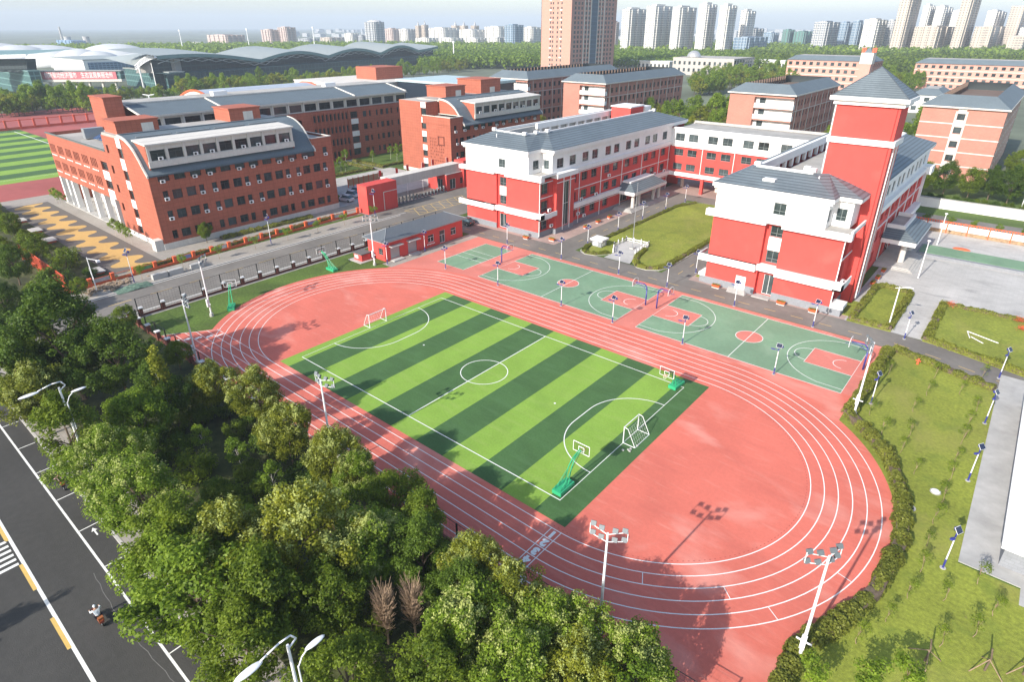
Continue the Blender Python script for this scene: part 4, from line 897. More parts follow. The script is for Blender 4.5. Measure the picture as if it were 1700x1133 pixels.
# ------------------------------------------------------------------ dormitories with mansard roofs
def dorm(x0, x1, y0, y1, label, balcony=True, strip_=False, z=19.0):
    D = thing('dormitory', label, 'building', ((x0 + x1) / 2, y0, 0), 'brick dormitories behind the school')
    fl = [1.0, 4.7, 8.4, 12.1, 15.6]; n = int((y1 - y0) / 3.4)
    facade(D, (x1, y0, 0), (0, 1), y1 - y0, z, [(1.0 + 3.4 * k, v, 2.6 + 3.4 * k, v + 1.9, 'far') for k in range(n) for v in fl], BRICKD, depth=.3)
    for k in range(1, n, 2): MB().box(x1, x1 + .15, y0 + 3.4 * k + .1, y0 + 3.4 * k + .25, .2, z - .3).build('downpipe', CREAM, D)
    for v in (6.9, 14.2) if not strip_ else (3.7, 7.4, 11.1, 14.8): MB().box(x1 - .02, x1 + .07, y0, y1, v, v + .2).build('string_course', CREAM, D)
    if strip_:
        xs = (x0 + x1) / 2 - 1.6
        facade(D, (x0, y0, 0), (1, 0), x1 - x0, z, [(xs - x0 + .5, v + .4, xs - x0 + 2.3, v + 2.0, 'wide') for v in fl], BRICKD)
        MB().box(xs, xs + .45, y0 - .1, y0 + .02, .5, z - .8).build('cream_strip', CREAM, D); MB().box(xs + 2.35, xs + 2.8, y0 - .1, y0 + .02, .5, z - .8).build('cream_strip', CREAM, D)
        for v in fl: MB().box(xs + .45, xs + 2.35, y0 - .1, y0 + .02, v + 2.05, v + 3.9).build('cream_strip', CREAM, D)
        for v in (3.7, 7.4, 11.1, 14.8):
            MB().box(x0, xs, y0 - .07, y0 + .02, v, v + .28).build('string_course', CREAM, D); MB().box(xs + 2.8, x1, y0 - .07, y0 + .02, v, v + .28).build('string_course', CREAM, D)
    else:
        xb = x0 + (x1 - x0) * .40
        facade(D, (x0, y0, 0), (1, 0), xb - x0, z, [], BRICKD)
        facade(D, (xb, y0 + 1.6, 0), (1, 0), x1 - xb, z, [(1.2, v + .2, 3.2, v + 2.2, 'wide') for v in fl], WHITEW); facade(D, (xb, y0, 0), (0, 1), 1.6, z, [], BRICKD)
        for v in fl:
            MB().box(xb, x1, y0, y0 + 1.6, v + 2.55, v + 3.0).build('balcony_floor', BRICKD, D); MB().box(xb + .1, x1, y0 - .02, y0 + .15, v - .75, v + .7).build('balcony_front', WHITEW, D)
            MB().box(x1 - .15, x1 + .02, y0 + .15, y0 + 1.6, v - .75, v + .7).build('balcony_side', WHITEW, D)
    facade(D, (x1, y1, 0), (-1, 0), x1 - x0, z, [], BRICKD); facade(D, (x0, y1, 0), (0, -1), y1 - y0, z, [], BRICKD)
    MB().box(x0 - .7, x1 + .7, y0 - .7, y1 + .7, z, z + .4).build('eave', CREAM, D)
    e = .6; i = 3.4; zt = z + 3.2; o_ = [(x0 - e, y0 - e), (x1 + e, y0 - e), (x1 + e, y1 + e), (x0 - e, y1 + e)]; n_ = [(x0 + i, y0 + i), (x1 - i, y0 + i), (x1 - i, y1 - i), (x0 + i, y1 - i)]
    for k in range(4): MB().quad((*o_[k], z + .42), (*o_[(k + 1) % 4], z + .42), (*n_[(k + 1) % 4], zt), (*n_[k], zt)).build('roof', SLATED, D)
    MB().box(x0 + i, x1 - i, y0 + i, y1 - i, z + .4, z + .7).build('flat_roof', mat('brown_roof', (.16, .11, .085), .9) if 'brown_roof' not in MATS else MATS['brown_roof'], D)
    for k in range(int((y1 - y0 - 8) / 2.4)): MB().box(x0 + i + .05, x0 + i + .6, y0 + i + 2.4 * k, y0 + i + .2 + 2.4 * k, z + .7, zt).build('roof_brace', MATS['brown_roof'], D)
    return D
dorm(-86, -66.5, 177, 243, 'brick dormitory with white corner balconies, behind the west wing roof')
dorm(-122, -102, 174, 246, 'brick dormitory farthest left, grey roof ending below the brown tower')
dorm(-18, 3, 178, 228, 'brick dormitory with white corner balconies, left of the square tower')
dorm(38.5, 57.6, 175, 236, 'pink brick dormitory with banded end wall, right of the square tower', strip_=True)

# ------------------------------------------------------------------ gate: red block, long beam, gatehouse, sliding gate
GT = thing('campus_gate', 'campus gate with red block, long pale beam and guardroom across the entrance', 'gate', (-47, 52, 0))
MB().box(-50.4, -47, 47.6, 56.3, 0, 6.5).build('red_block', REDW, GT); MB().box(-46.99, -46.9, 52.2, 52.35, .2, 4.4).build('block_joint', CREAM, GT); MB().box(-46.99, -46.9, 52.35, 56.2, 4.3, 4.45).build('block_joint', CREAM, GT)
MB().box(-52.8, -49.8, 56.3, 80.5, 4.3, 6.4).build('gate_beam', CREAM, GT)
facade(GT, (-49.0, 74.5, 0), (0, 1), 8, 4.2, [(1.2, .3, 3.4, 3.0, 'tall'), (5, 1.2, 7, 2.8, 'school')], REDW); facade(GT, (-56, 74.5, 0), (1, 0), 7, 4.2, [(3.5, .3, 5.5, 3.0, 'tall')], REDW)
MB().box(-56, -49.1, 74.6, 82.5, 4.15, 4.3).build('guardroom_roof', FLATROOF, GT); MB().box(-56, -49.1, 82.2, 82.5, 0, 4.2).build('guardroom_wall', REDW, GT); MB().box(-52, -48.6, 80.5, 88, 0, 7.0).build('red_block', REDW, GT)
SG = thing('sliding_gate', 'dark folding sliding gate drawn across the campus entrance', 'gate', (-49, 66, 0))
for k in range(15):
    y = 57.2 + k * 1.15; h = 1.5 + .25 * math.sin(k * .55)
    MB().box(-49.25, -48.75, y, y + .1, .15, h).build('gate_bar', STEELG, SG); MB().path([(-49, y, .3), (-49, y + 1.15, h - .2)], .04, 6).build('cross_bar', BLACKM, SG); MB().path([(-49, y, h - .2), (-49, y + 1.15, .3)], .04, 6).build('cross_bar', BLACKM, SG)
MB().box(-49.2, -48.8, 57, 74.4, .05, .18).build('gate_rail', STEELG, SG)

# ------------------------------------------------------------------ small red pump house and hut
SH = thing('pump_house', 'low red building with ribbed grey hip roof beside the badminton court', 'building', (-22, 40, 0))
facade(SH, (-19.5, 30.2, 0), (0, 1), 19.8, 3.7, [(1.0, .25, 3.2, 2.5, 'open'), (5.2, .25, 7.4, 2.5, 'open'), (10.3, 1.0, 11.9, 2.5, 'white'), (13.4, .15, 14.9, 2.7, 'white'), (16.5, 1.0, 18.0, 2.5, 'white')], REDW, depth=.18)
for y in (31.2, 35.4): MB().box(-19.68, -19.6, y, y + 2.2, .25, 2.5).build('door', STEELG, SH); MB().box(-19.5, -18.5, y - .3, y + 2.5, 2.7, 2.85).build('door_canopy', CONC, SH); MB().box(-19.5, -18.3, y - .2, y + 2.4, .012, .2).build('step', CONC, SH)
facade(SH, (-24.7, 30.2, 0), (1, 0), 5.2, 3.7, [(3.0, 1.0, 4.3, 2.3, 'school')], REDW); facade(SH, (-19.5, 50, 0), (-1, 0), 5.2, 3.7, [], REDW); facade(SH, (-24.7, 50, 0), (0, -1), 19.8, 3.7, [], REDW)
o_ = [(-25.3, 29.5), (-18.9, 29.5), (-18.9, 50.7), (-25.3, 50.7)]; ra, rb = (-22.1, 32.7, 5.3), (-22.1, 47.5, 5.3)
MB().box(-25.3, -18.9, 29.5, 50.7, 3.7, 3.85).build('eave', STEELG, SH)
for q in (((*o_[0], 3.87), (*o_[1], 3.87), ra), ((*o_[1], 3.87), (*o_[2], 3.87), rb, ra), ((*o_[2], 3.87), (*o_[3], 3.87), rb), ((*o_[3], 3.87), (*o_[0], 3.87), ra, rb)): MB().quad(*q).build('roof', METALROOF, SH)
for a_, b_ in ((o_[0], ra), (o_[1], ra), (o_[2], rb), (o_[3], rb)): MB().tube((*a_, 3.88), b_, .07, .07, 6).build('roof_hip', STEELG, SH)
for k in range(6): MB().box(-19.48, -19.44, 40.2 + k * .36, 40.42 + k * .36, .55 + .05 * k % .1, .8).build('white_letter', WHITEW, SH)
HB = thing('meter_hut', 'tiny red hut with grey roof and white panel on the verge', 'hut', (-24, 28.2, 0))
MB().box(-25.2, -22.9, 27.2, 29.2, .1, 1.35).build('wall', REDW, HB); MB().box(-25.4, -22.7, 27.0, 29.4, 1.35, 1.5).build('roof', mat('hut_roof', (.12, .12, .115), .9), HB); MB().box(-24.9, -23.9, 27.15, 27.19, .5, 1.1).build('panel', WHITEW, HB); MB().box(-26, -22.2, 26.4, 29.8, 0, .1).build('base', CONC, HB)
KI = thing('service_kiosk', 'small grey kiosk with white slab roof on the lawn tip', 'kiosk', (5.3, 62.9, 0))
MB().box(4.2, 6.4, 62.0, 63.9, .1, 1.3).build('wall', GREYP, KI); MB().box(3.9, 6.7, 61.7, 64.2, 1.3, 1.65).build('roof', WHITEW, KI); MB().box(4.5, 5.6, 61.96, 61.995, .3, 1.0).build('panel', WHITEW, KI); MB().box(6.405, 6.44, 62.3, 63.4, .3, 1.0).build('panel', WHITEW, KI)
MH = thing('manhole', 'round white manhole disc in the east lawn grass', 'manhole', (67.6, 23.3, 0)); MB().tube((67.6, 23.3, .01), (67.6, 23.3, .10), .45, .45, 20).build('ring', CONC, MH); MB().tube((67.6, 23.3, .10), (67.6, 23.3, .125), .36, .36, 20).build('cover', WHITEW, MH)
MH = thing('manhole', 'open round manhole ring beside the track hedge', 'manhole', (66.2, 19.4, 0)); MB().tube((66.2, 19.4, .01), (66.2, 19.4, .10), .45, .45, 20).build('ring', CONC, MH); MB().tube((66.2, 19.4, .10), (66.2, 19.4, .115), .3, .3, 20).build('cover', BLACKM, MH)
WS = thing('white_shed', 'low white flat-roofed shed at the right edge of the concrete path', 'shed', (80, 30, 0))
MB().box(72.85, 95, 16.6, 46, .05, 1.9).build('wall', GREYP, WS); MB().box(72.55, 95.3, 16.3, 46.3, 1.9, 2.1).build('roof', WHITEW, WS)  # dark grey wall colour stands in for the shade on its west side
# ------------------------------------------------------------------ foliage
def leaves_mesh(name, C, Nrm, size, m, rng, asp=.55):
    """one rhombic, slightly folded leaf per point: C centres (n,3), Nrm rough normals, size (n,)"""
    n = len(C); Nrm = Nrm + rng.normal(0, .55, (n, 3)); Nrm /= np.linalg.norm(Nrm, axis=1, keepdims=True) + 1e-9
    r = rng.normal(0, 1, (n, 3)); u = np.cross(Nrm, r); u /= np.linalg.norm(u, axis=1, keepdims=True) + 1e-9; v = np.cross(Nrm, u)
    s = size[:, None]; fold = Nrm * s * .12
    V = np.stack([C - u * s * .5, C + v * s * asp * .5 + fold, C + u * s * .5, C - v * s * asp * .5 + fold], 1).reshape(-1, 3)
    me = bpy.data.meshes.new(name); me.vertices.add(4 * n); me.vertices.foreach_set('co', V.astype(np.float32).ravel())
    me.loops.add(4 * n); me.loops.foreach_set('vertex_index', np.arange(4 * n, dtype=np.int32))
    me.polygons.add(n); me.polygons.foreach_set('loop_start', np.arange(0, 4 * n, 4, dtype=np.int32)); me.polygons.foreach_set('loop_total', np.full(n, 4, np.int32))
    me.materials.append(m); me.update(); me.validate(); return me
def crown_points(rng, H, cr, z0, nclump, per, cs, shape='round'):
    """clumps spread unevenly through the crown; leaves on each clump's shell"""
    pts = []; nr = []; tops = []
    lob = [(rng.uniform(0, 6.28), rng.uniform(.2, .6), rng.uniform(-.5, .8)) for _ in range(6)]
    for k in range(nclump):
        a = rng.uniform(0, 2 * math.pi); t = rng.uniform(-.85, 1); q = rng.uniform(.35, 1) ** .5
        rad = math.sqrt(max(0, 1 - t * t)) if shape == 'round' else (1 - (t + 1) / 2) ** .75 + .12
        if shape == 'round' and t > 0: rad *= 1 - .28 * t
        wob = .74 + sum(am * max(0, math.cos(a - ph)) ** 3 * math.exp(-3 * (t - tz) ** 2) for ph, am, tz in lob)
        c = np.array([cr * rad * q * math.cos(a) * wob, cr * rad * q * math.sin(a) * wob, z0 + (H - z0) * (.5 + .5 * t * (.82 if q < .8 else 1) * rng.uniform(.84, 1.06))])
        rs = cs * rng.choice([.5, .75, 1.0, 1.25], p=[.25, .35, .28, .12]); n = int(per * rs * rs / cs / cs)
        d = rng.normal(0, 1, (n, 3)); d[:, 2] = d[:, 2] * .9 + .3; d /= np.linalg.norm(d, axis=1, keepdims=True)
        rr = rng.uniform(.35, 1.15, (n, 1)) ** .7; up = np.array([c[0], c[1], 0]) / (np.hypot(c[0], c[1]) + .3)
        off = d * rs * rr * np.array([.95, .95, 1.0]); off += np.maximum(off[:, 2:3], 0) * up * .35
        pts.append(c + off); nr.append(d * .7 + np.array([0, 0, .6])); tops.append((c, rs))
    return np.concatenate(pts), np.concatenate(nr), tops
def trunk_mesh(mb, rng, H, z0, cr, r, nl=6):
    top = Vector((rng.uniform(-.2, .2), rng.uniform(-.2, .2), z0 + (H - z0) * .55)); mid = Vector((rng.uniform(-.12, .12), rng.uniform(-.12, .12), z0 * .6))
    mb.path([Vector((0, 0, 0)), mid, top], r, 7, r * .45)
    for k in range(nl):
        a = k * 2.4 + rng.uniform(0, .6); st = mid.lerp(top, .3 + .6 * k / nl)
        e = Vector((math.cos(a) * cr * .7, math.sin(a) * cr * .7, st.z + (H - st.z) * rng.uniform(.3, .7))); m_ = st.lerp(e, .5) + Vector((0, 0, .25))
        mb.path([st, m_, e], r * .42, 5, r * .1)
    return mb
def make_tree(name, label, cat, seed, H, cr, z0, nclump, per, cs, leaf, lm, r=.14, bark=None, blossom=0, shape='round'):
    rng = np.random.default_rng(seed); T = thing(name, label, cat)
    trunk_mesh(MB(), rng, H, z0, cr, r).build('trunk', bark or BARK, T)
    P, Nn, tops = crown_points(rng, H, cr, z0, nclump, per, cs, shape)
    link('crown', leaves_mesh('crown', P, Nn, leaf * rng.uniform(.7, 1.3, len(P)), lm, rng), T)
    if blossom:
        bp = []; bn = []
        zc = z0 + (H - z0) * .42
        for c, rs in tops:
            if c[2] < zc or rng.random() > .62: continue
            for q in range(blossom):
                d = rng.normal(0, 1, 3); d[2] = abs(d[2]) + .35; d /= np.linalg.norm(d); p = c + d * rs * 1.02; k = rng.integers(14, 26)
                g_ = rng.normal(0, 1, (k, 3)) * np.array([.11, .11, .17]); bp.append(p + g_); bn.append(np.tile(d, (k, 1)) + g_ * 3)
        if bp:
            bp = np.concatenate(bp); link('seed_cluster', leaves_mesh('seed_cluster', bp, np.concatenate(bn), .13 * rng.uniform(.7, 1.3, len(bp)), BLOSSOM, rng, .8), T)
    return Spawner(T)
BELT = 'trees of the belt between street and track'
TR = {}
TR['golden0'] = make_tree('golden_rain_tree', 'x', 'tree', 11, 8.2, 2.9, 2.0, 150, 160, 0.62, 0.2, LEAF[0], .16, None, 5)
TR['golden1'] = make_tree('golden_rain_tree', 'x', 'tree', 12, 7.4, 2.6, 1.8, 130, 160, 0.6, 0.2, LEAF[0], .15, None, 4)
TR['golden2'] = make_tree('golden_rain_tree', 'x', 'tree', 13, 7.8, 3.1, 1.7, 150, 165, 0.62, 0.2, LEAF[3], .16, None, 3)
TR['green0'] = make_tree('broadleaf_tree', 'x', 'tree', 14, 7.6, 2.7, 1.6, 140, 165, 0.6, 0.2, LEAF[1], .16)
TR['green1'] = make_tree('broadleaf_tree', 'x', 'tree', 15, 6.8, 2.9, 1.4, 140, 165, 0.6, 0.19, LEAF[1], .15)
TR['golden3'] = make_tree('golden_rain_tree', 'x', 'tree', 31, 8.6, 2.4, 2.4, 120, 150, .58, .19, LEAF[0], .15, None, 4)
TR['golden4'] = make_tree('golden_rain_tree', 'x', 'tree', 32, 7.2, 3.2, 1.9, 130, 150, .58, .21, LEAF[3], .16, None, 6)
TR['green2'] = make_tree('loose_tree', 'x', 'tree', 33, 8.0, 2.3, 2.2, 95, 125, .52, .21, LEAF[1], .13)
TR['green3'] = make_tree('broadleaf_tree', 'x', 'tree', 34, 6.4, 3.1, 1.2, 130, 155, .62, .22, LEAF[3], .15)
TR['dark0'] = make_tree('broadleaf_tree', 'x', 'tree', 16, 9.0, 3.0, 1.6, 180, 185, 0.64, 0.2, LEAF[2], .2)
TR['fresh0'] = make_tree('young_tree', 'x', 'tree', 17, 4.6, 1.0, 2.0, 26, 90, .42, .2, LEAF[3], .06, BARKW)
TR['slim0'] = make_tree('slim_poplar', 'x', 'tree', 18, 7.5, .95, 1.8, 46, 90, .42, .2, LEAF[0], .08, BARKW, 0, 'cone')
TR['bush0'] = make_tree('shrub', 'x', 'shrub', 19, 2.6, 1.6, .2, 36, 130, .6, .2, LEAF[1], .06)
TR['bush1'] = make_tree('shrub', 'x', 'shrub', 20, 2.2, 1.7, .2, 36, 130, .6, .2, LEAF[2], .06)
TR['sap'] = make_tree('sapling', 'x', 'sapling', 21, 2.0, .42, .6, 12, 30, .24, .11, LEAF[1], .025, TWIG)
TR['street'] = make_tree('street_sapling', 'x', 'sapling', 22, 2.6, .65, 1.3, 16, 60, .32, .16, LEAF[3], .035, TWIG)
TR['far0'] = make_tree('background_tree', 'x', 'tree', 23, 9.0, 3.0, 1.2, 46, 60, .95, .55, LEAF[3], .2)
TR['far1'] = make_tree('background_tree', 'x', 'tree', 24, 10.5, 2.6, 1.2, 46, 60, .95, .55, LEAF[3], .2, None, 0, 'cone')
TR['far2'] = make_tree('background_tree', 'x', 'tree', 25, 8.0, 3.2, 1.0, 46, 60, .95, .55, LEAF[0], .2)
def dead_tree():
    T = thing('dead_tree', 'x', 'tree'); rng = random.Random(5); mb = MB()
    mb.path([(0, 0, 0), (.05, 0, 1.5), (.0, .1, 3.0)], .07, 6, .03); mb.build('trunk', TWIG, T); mb = MB()
    for k in range(150):
        a = rng.uniform(0, 6.28); z = rng.uniform(.8, 3.0); r = rng.uniform(.2, .75); zz = z + rng.uniform(.6, 2.2)
        p = [(0.03, .03, z), (r * .5 * math.cos(a), r * .5 * math.sin(a), (z + zz) / 2), (r * math.cos(a + .2), r * math.sin(a + .2), zz)]
        mb.path(p, .022, 3, .008)
        for _ in range(2):
            b = a + rng.uniform(-1, 1); mb.tube(p[1], (p[1][0] + .35 * math.cos(b), p[1][1] + .35 * math.sin(b), p[1][2] + rng.uniform(.2, .7)), .012, .006, 3)
    mb.build('branches', TWIG, T); return Spawner(T)
TR['dead'] = dead_tree()
rt = random.Random(21)
def plant(kind, x, y, s=1.0, label='', group=None, z=0.0): return TR[kind]((x, y, z), rt.uniform(0, 6.28), label, group, (s * rt.uniform(.94, 1.06), s * rt.uniform(.94, 1.06), s))
# big trees of the belt: (photo x, y of the crown centre, height there, kind, scale, label)
belt = [(120, 600, 5, 'dark0', 1.4, 'tallest dark green tree at the left end of the tree belt'),
 (195, 605, 5, 'dark0', 1.2, 'dark tree directly right of the tallest belt tree'), (60, 655, 5, 'golden1', 1.0, 'olive tree with pale seed heads behind the left street lamp'),
 (5, 640, 5, 'green0', 1.15, 'green tree at the left picture edge beside the street'), (110, 745, 4.5, 'green2', 1.1, 'green tree below the left street lamp beside parking bays'),
 (175, 770, 4.5, 'golden2', .9, 'yellow-green tree above the triangular warning sign'), (235, 835, 4.5, 'golden2', 1.0, 'bright yellow-green tree right of the triangular warning sign'),
 (225, 700, 4, 'green3', 1.0, 'deep green tree in the shade behind the left street lamp'), (300, 900, 4.5, 'green0', 1.0, 'green tree around the brown dead top near the street'),
 (325, 985, 4.5, 'green3', 1.2, 'green tree overhanging the parking bays nearest the rider'), (395, 930, 4.5, 'golden3', 1.0, 'olive tree behind the bays, left of the pale flowering tree'),
 (490, 915, 5, 'golden0', 1.1, 'olive tree densely covered in pale yellow seed heads, mid belt'), (440, 1010, 4.5, 'green2', 1.05, 'bushy green tree above the nearest street lamp'),
 (605, 905, 5, 'golden4', 1.05, 'olive tree with sparse seed heads at mid belt'), (545, 985, 4.5, 'green0', .85, 'shaded green tree left of the dead brown twiggy trees'),
 (650, 815, 4.5, 'green1', .95, 'green tree beside the fence at the long straight, centre'), (722, 845, 4.5, 'green2', .9, 'green tree leaning over the track lanes left of the lane numbers'),
 (700, 905, 4.5, 'dark0', .8, 'dark shaded tree between two olive trees at belt centre'), (775, 925, 5, 'golden0', .85, 'flowering olive tree just below the lane numbers'),
 (845, 995, 4.5, 'golden3', .9, 'olive tree left of the near floodlight mast'), (770, 1045, 5, 'golden4', 1.08, 'large flowering tree at bottom centre of the picture'),
 (770, 975, 4.5, 'dark0', .75, 'dark tree in the gap at bottom centre'), (925, 1050, 4.2, 'golden2', .95, 'yellow-green tree right beside the near floodlight mast base'),
 (1050, 1095, 4.5, 'golden4', .95, 'flowering tree at bottom, rightmost of the belt'), (960, 1120, 4.5, 'golden1', .95, 'olive tree at bottom edge left of the rightmost belt tree'),
 (725, 1115, 4.5, 'green0', .85, 'green tree at the bottom edge left of the large flowering tree'), (575, 1115, 4.5, 'green1', .9, 'green tree at the bottom edge beside the nearest street lamp'),
 (860, 1105, 4.5, 'golden2', 1.0, 'yellow-green tree at bottom edge, centre right'), (350, 630, 4.5, 'golden1', .9, 'olive tree at the fence corner near the start lines'),
 (430, 655, 4.8, 'golden3', .95, 'flowering tree over the fence at the start of the long straight'), (475, 705, 4.8, 'golden1', .95, 'olive tree over the fence left of the second floodlight'),
 (545, 755, 4.8, 'golden0', .92, 'seed-covered tree at the fence under the second floodlight'), (590, 780, 4.2, 'golden2', .8, 'small yellow-green tree at the fence right of second floodlight'),
 (55, 590, 5, 'green0', 1.1, 'green tree directly left of the tallest belt tree'), (255, 655, 4.5, 'dark0', .9, 'dark tree between the tallest trees and the slim poplar'), (270, 930, 4.5, 'green3', 1.0, 'bright green tree overhanging the parking bays below the warning sign'), (395, 1075, 4.5, 'green1', 1.0, 'green tree on the kerb at bottom left, below the lowest parking bay'),
 (300, 575, 3, 'green1', .6, 'low green tree beside the fence corner post'), (205, 520, 3.5, 'green0', .62, 'loose grey-green tree at the campus road corner')]
for px, py, z, k, s, lab in belt:
    p = at(px, py, z); y = min(p[1], -12.6 if p[0] > 36 else -11.6) if p[0] > -25 else p[1]
    plant(k, p[0], max(y, -27.0) if p[0] > -20 else y, s * (1.1 if y < -19 else .95), lab, BELT)
for px, py, k, s, lab in [(290, 690, 'slim0', 1.3, 'slim pale poplar standing in the dark gap of the belt'), (405, 765, 'fresh0', .95, 'thin white-stemmed young tree in the dark gap, upper'), (462, 815, 'fresh0', 1.0, 'thin white-stemmed young tree in the dark gap, lower'),
                          (345, 735, 'fresh0', .85, 'thin white-stemmed young tree left in the dark gap'), (420, 880, 'fresh0', .9, 'thin young tree in front of the pale flowering tree')]:
    p = at(px, py + 25, 0); plant(k, p[0], p[1], s, lab, BELT)
for px, py, lab in [(645, 1070, 'brown dead twiggy tree, left of the pair'), (690, 1060, 'brown dead twiggy tree, right of the pair'), (575, 975, 'thin brown dead tree left of mid belt'), (305, 905, 'brown dead treetop near the parking bays')]:
    p = at(px, py, 0); TR['dead']((p[0], p[1], 0), 1.0, lab, 'dead trees in the belt', 1.3)
for px, py in [(330, 800), (360, 830), (340, 700), (395, 730), (440, 745), (500, 800), (380, 850), (430, 850), (300, 720), (470, 760), (520, 830), (410, 800), (455, 700), (250, 780), (420, 700), (380, 690), (300, 760), (480, 860), (540, 860), (200, 690), (320, 690), (620, 1060), (720, 960), (840, 1060), (530, 1000), (460, 1060), (260, 740), (350, 880)]:
    p = at(px, py, 0); plant(rt.choice(['bush0', 'bush1']), p[0], max(p[1], -24.2), rt.uniform(.7, 1.1), 'low dark shrub on the shaded ground of the tree belt', 'shrubs under the belt trees')
# trees and shrubs left of the campus road
for px, py, k, s in [(20, 380, 'green0', .75), (60, 420, 'green1', .75), (25, 450, 'dark0', .75), (100, 380, 'green1', .55), (10, 520, 'dark0', .8), (60, 500, 'green0', .7), (110, 440, 'bush0', 1.4), (20, 590, 'dark0', .8), (40, 350, 'bush0', 1.6), (70, 365, 'bush1', 1.5),
                     (100, 400, 'bush0', 1.3), (130, 470, 'green1', .5), (5, 420, 'green1', .8), (90, 470, 'bush1', 1.4), (5, 345, 'bush0', 1.7), (25, 335, 'bush1', 1.5)]:
    p = at(px, py, 2.5 if k.startswith('b') is False else .8)
    if p[1] > -8: p[1] = -8.5 - rt.random() * 3
    plant(k, p[0], p[1], s, 'green tree or tall shrub in the thicket left of the campus road', 'thicket left of the campus road')
for px, py in [(60, 340), (80, 352), (95, 362), (110, 378), (125, 392), (140, 405), (152, 418), (120, 412), (105, 395), (90, 380), (140, 440), (160, 440), (70, 385), (55, 372), (45, 355), (30, 342), (170, 425), (150, 455)]:
    p = at(px, py, .6)
    if p[1] > -7: continue
    plant(rt.choice(['bush0', 'bush1']), p[0], p[1], rt.uniform(.6, .9), 'bushy shrub on the slope beside the wavy path', 'shrubs beside the wavy path')

def hedge(name, label, pts, w, h, lm, dens=260, size=.16, group=None, seed=1):
    rng = np.random.default_rng(seed); P = []; Nn = []; core = MB()
    for (xa, ya), (xb, yb) in zip(pts[:-1], pts[1:]):
        L_ = math.hypot(xb - xa, yb - ya); n = int(L_ * dens); d = np.array([(xb - xa) / L_, (yb - ya) / L_]); nn = np.array([-d[1], d[0]])
        t = rng.uniform(0, L_, n); a = rng.uniform(0, math.pi, n); rr = rng.uniform(.8, 1.08, n)
        lump = 1 + np.interp(t, np.linspace(0, L_, max(4, int(L_ / .45))), rng.normal(0, .17, max(4, int(L_ / .45))))
        o = np.cos(a) * w / 2 * rr * lump; z = np.clip(np.sin(a) ** .6 * h * rr * lump, .03, None)
        P.append(np.stack([xa + d[0] * t + nn[0] * o, ya + d[1] * t + nn[1] * o, z], 1)); Nn.append(np.stack([nn[0] * np.cos(a), nn[1] * np.cos(a), np.sin(a) + .3], 1))
        q = nn * w * .36; core.prism([(xa + q[0], ya + q[1]), (xa - q[0], ya - q[1]), (xb - q[0], yb - q[1]), (xb + q[0], yb + q[1])][::-1], .0, h * .72)
    P = np.concatenate(P); c = (pts[0][0], pts[0][1], 0)
    T = thing(name, label, 'hedge', c, group); core.build('stems', MATS['bark'], T)
    link('foliage', leaves_mesh('foliage', P - np.array(c), np.concatenate(Nn), size * rng.uniform(.7, 1.3, len(P)), lm, rng, .7), T); return T
ev = [(58.3, 51.0), (58.3, 40), (58.1, 31.4), (59.8, 29.8), (63.1, 26), (65.4, 20.2), (66.4, 14), (65.9, 7.0), (64.3, 1.8), (62.9, -1.2), (62.9, -9)]
hedge('hedge', 'tall loose hedge edging the track curve on the east side', ev[2:], 1.3, .95, HEDGEG, 620, .2, seed=3)
hedge('hedge', 'brownish hedge row beside the court end and east floodlight', ev[:3], 1.3, .9, HEDGEG, 520, .2, seed=4)
hedge('hedge', 'shrub row on the east lawn along the campus road', [(58.8, 52.0), (63, 50.7), (67, 49.3), (70, 48.3)], 1.2, .7, HEDGEG, 320, .2, seed=5)
hedge('hedge', 'yellow-green clipped hedge round the lawn tip by the kiosk', [(3.9, 66), (3.9, 60.8), (4.7, 58.6), (6.0, 57.7), (7.7, 58.2), (9.1, 60.4)], .9, .55, HEDGEL, 420, .15, seed=6)
hedge('hedge', 'yellow-green clipped hedge along the drive side of the lawn', [(3.9, 66), (3.9, 99), (6, 105)], .9, .5, HEDGEL, 260, .17, seed=7)
hedge('hedge', 'yellow-green clipped hedge beside the flag terrace and lawn nose', [(13.4, 66.5), (14.2, 62.2), (15.3, 59.5), (16.9, 57.7), (18.7, 57.6), (20.2, 58.8), (20.8, 60.8)], 1.1, .6, HEDGEL, 520, .15, seed=8)
hedge('hedge', 'yellow-green clipped hedge along the east wing side of the lawn', [(20.8, 60.8), (20.9, 99), (19, 104)], 1.1, .55, HEDGEL, 300, .17, seed=9)
hedge('hedge', 'hedge framing the small lawn beside the red tower', [(52.0, 58.3), (52.0, 74), (53, 75.4), (56.9, 74.8), (56.9, 58.2), (52.0, 58.3)], 1.0, .75, HEDGEG, 420, .16, seed=10)
hedge('hedge', 'hedge framing the arrow lawn at right', [(61.6, 73.5), (61.6, 57.8), (63.2, 57.5), (69.2, 55.8), (85, 52.0)], 1.1, .75, HEDGEL, 420, .16, seed=11)
hedge('hedge', 'shrub row along the plaza side of the arrow lawn', [(61.8, 73.4), (66, 73.6), (72, 73.8), (85, 74)], .8, .6, HEDGEG, 260, .18, seed=12)
hedge('hedge', 'low clipped hedge in front of the left terracotta block', [(-55.6, 17.2), (-55.2, 38)], 1.6, .7, HEDGEG, 260, .2, seed=13)
for i, (x0, y0, x1, y1) in enumerate([(-100, 60, -85, 60), (-100, 79, -85, 79), (-100, 83, -85, 83), (-100, 104, -85, 104), (-86, 60, -86, 79), (-86, 83, -86, 104)]):
    hedge('hedge', 'clipped hedge edging the courtyard garden beds', [(x0, y0), (x1, y1)], 1.2, .8, HEDGEG, 80, .3, 'courtyard garden hedges', seed=20 + i)
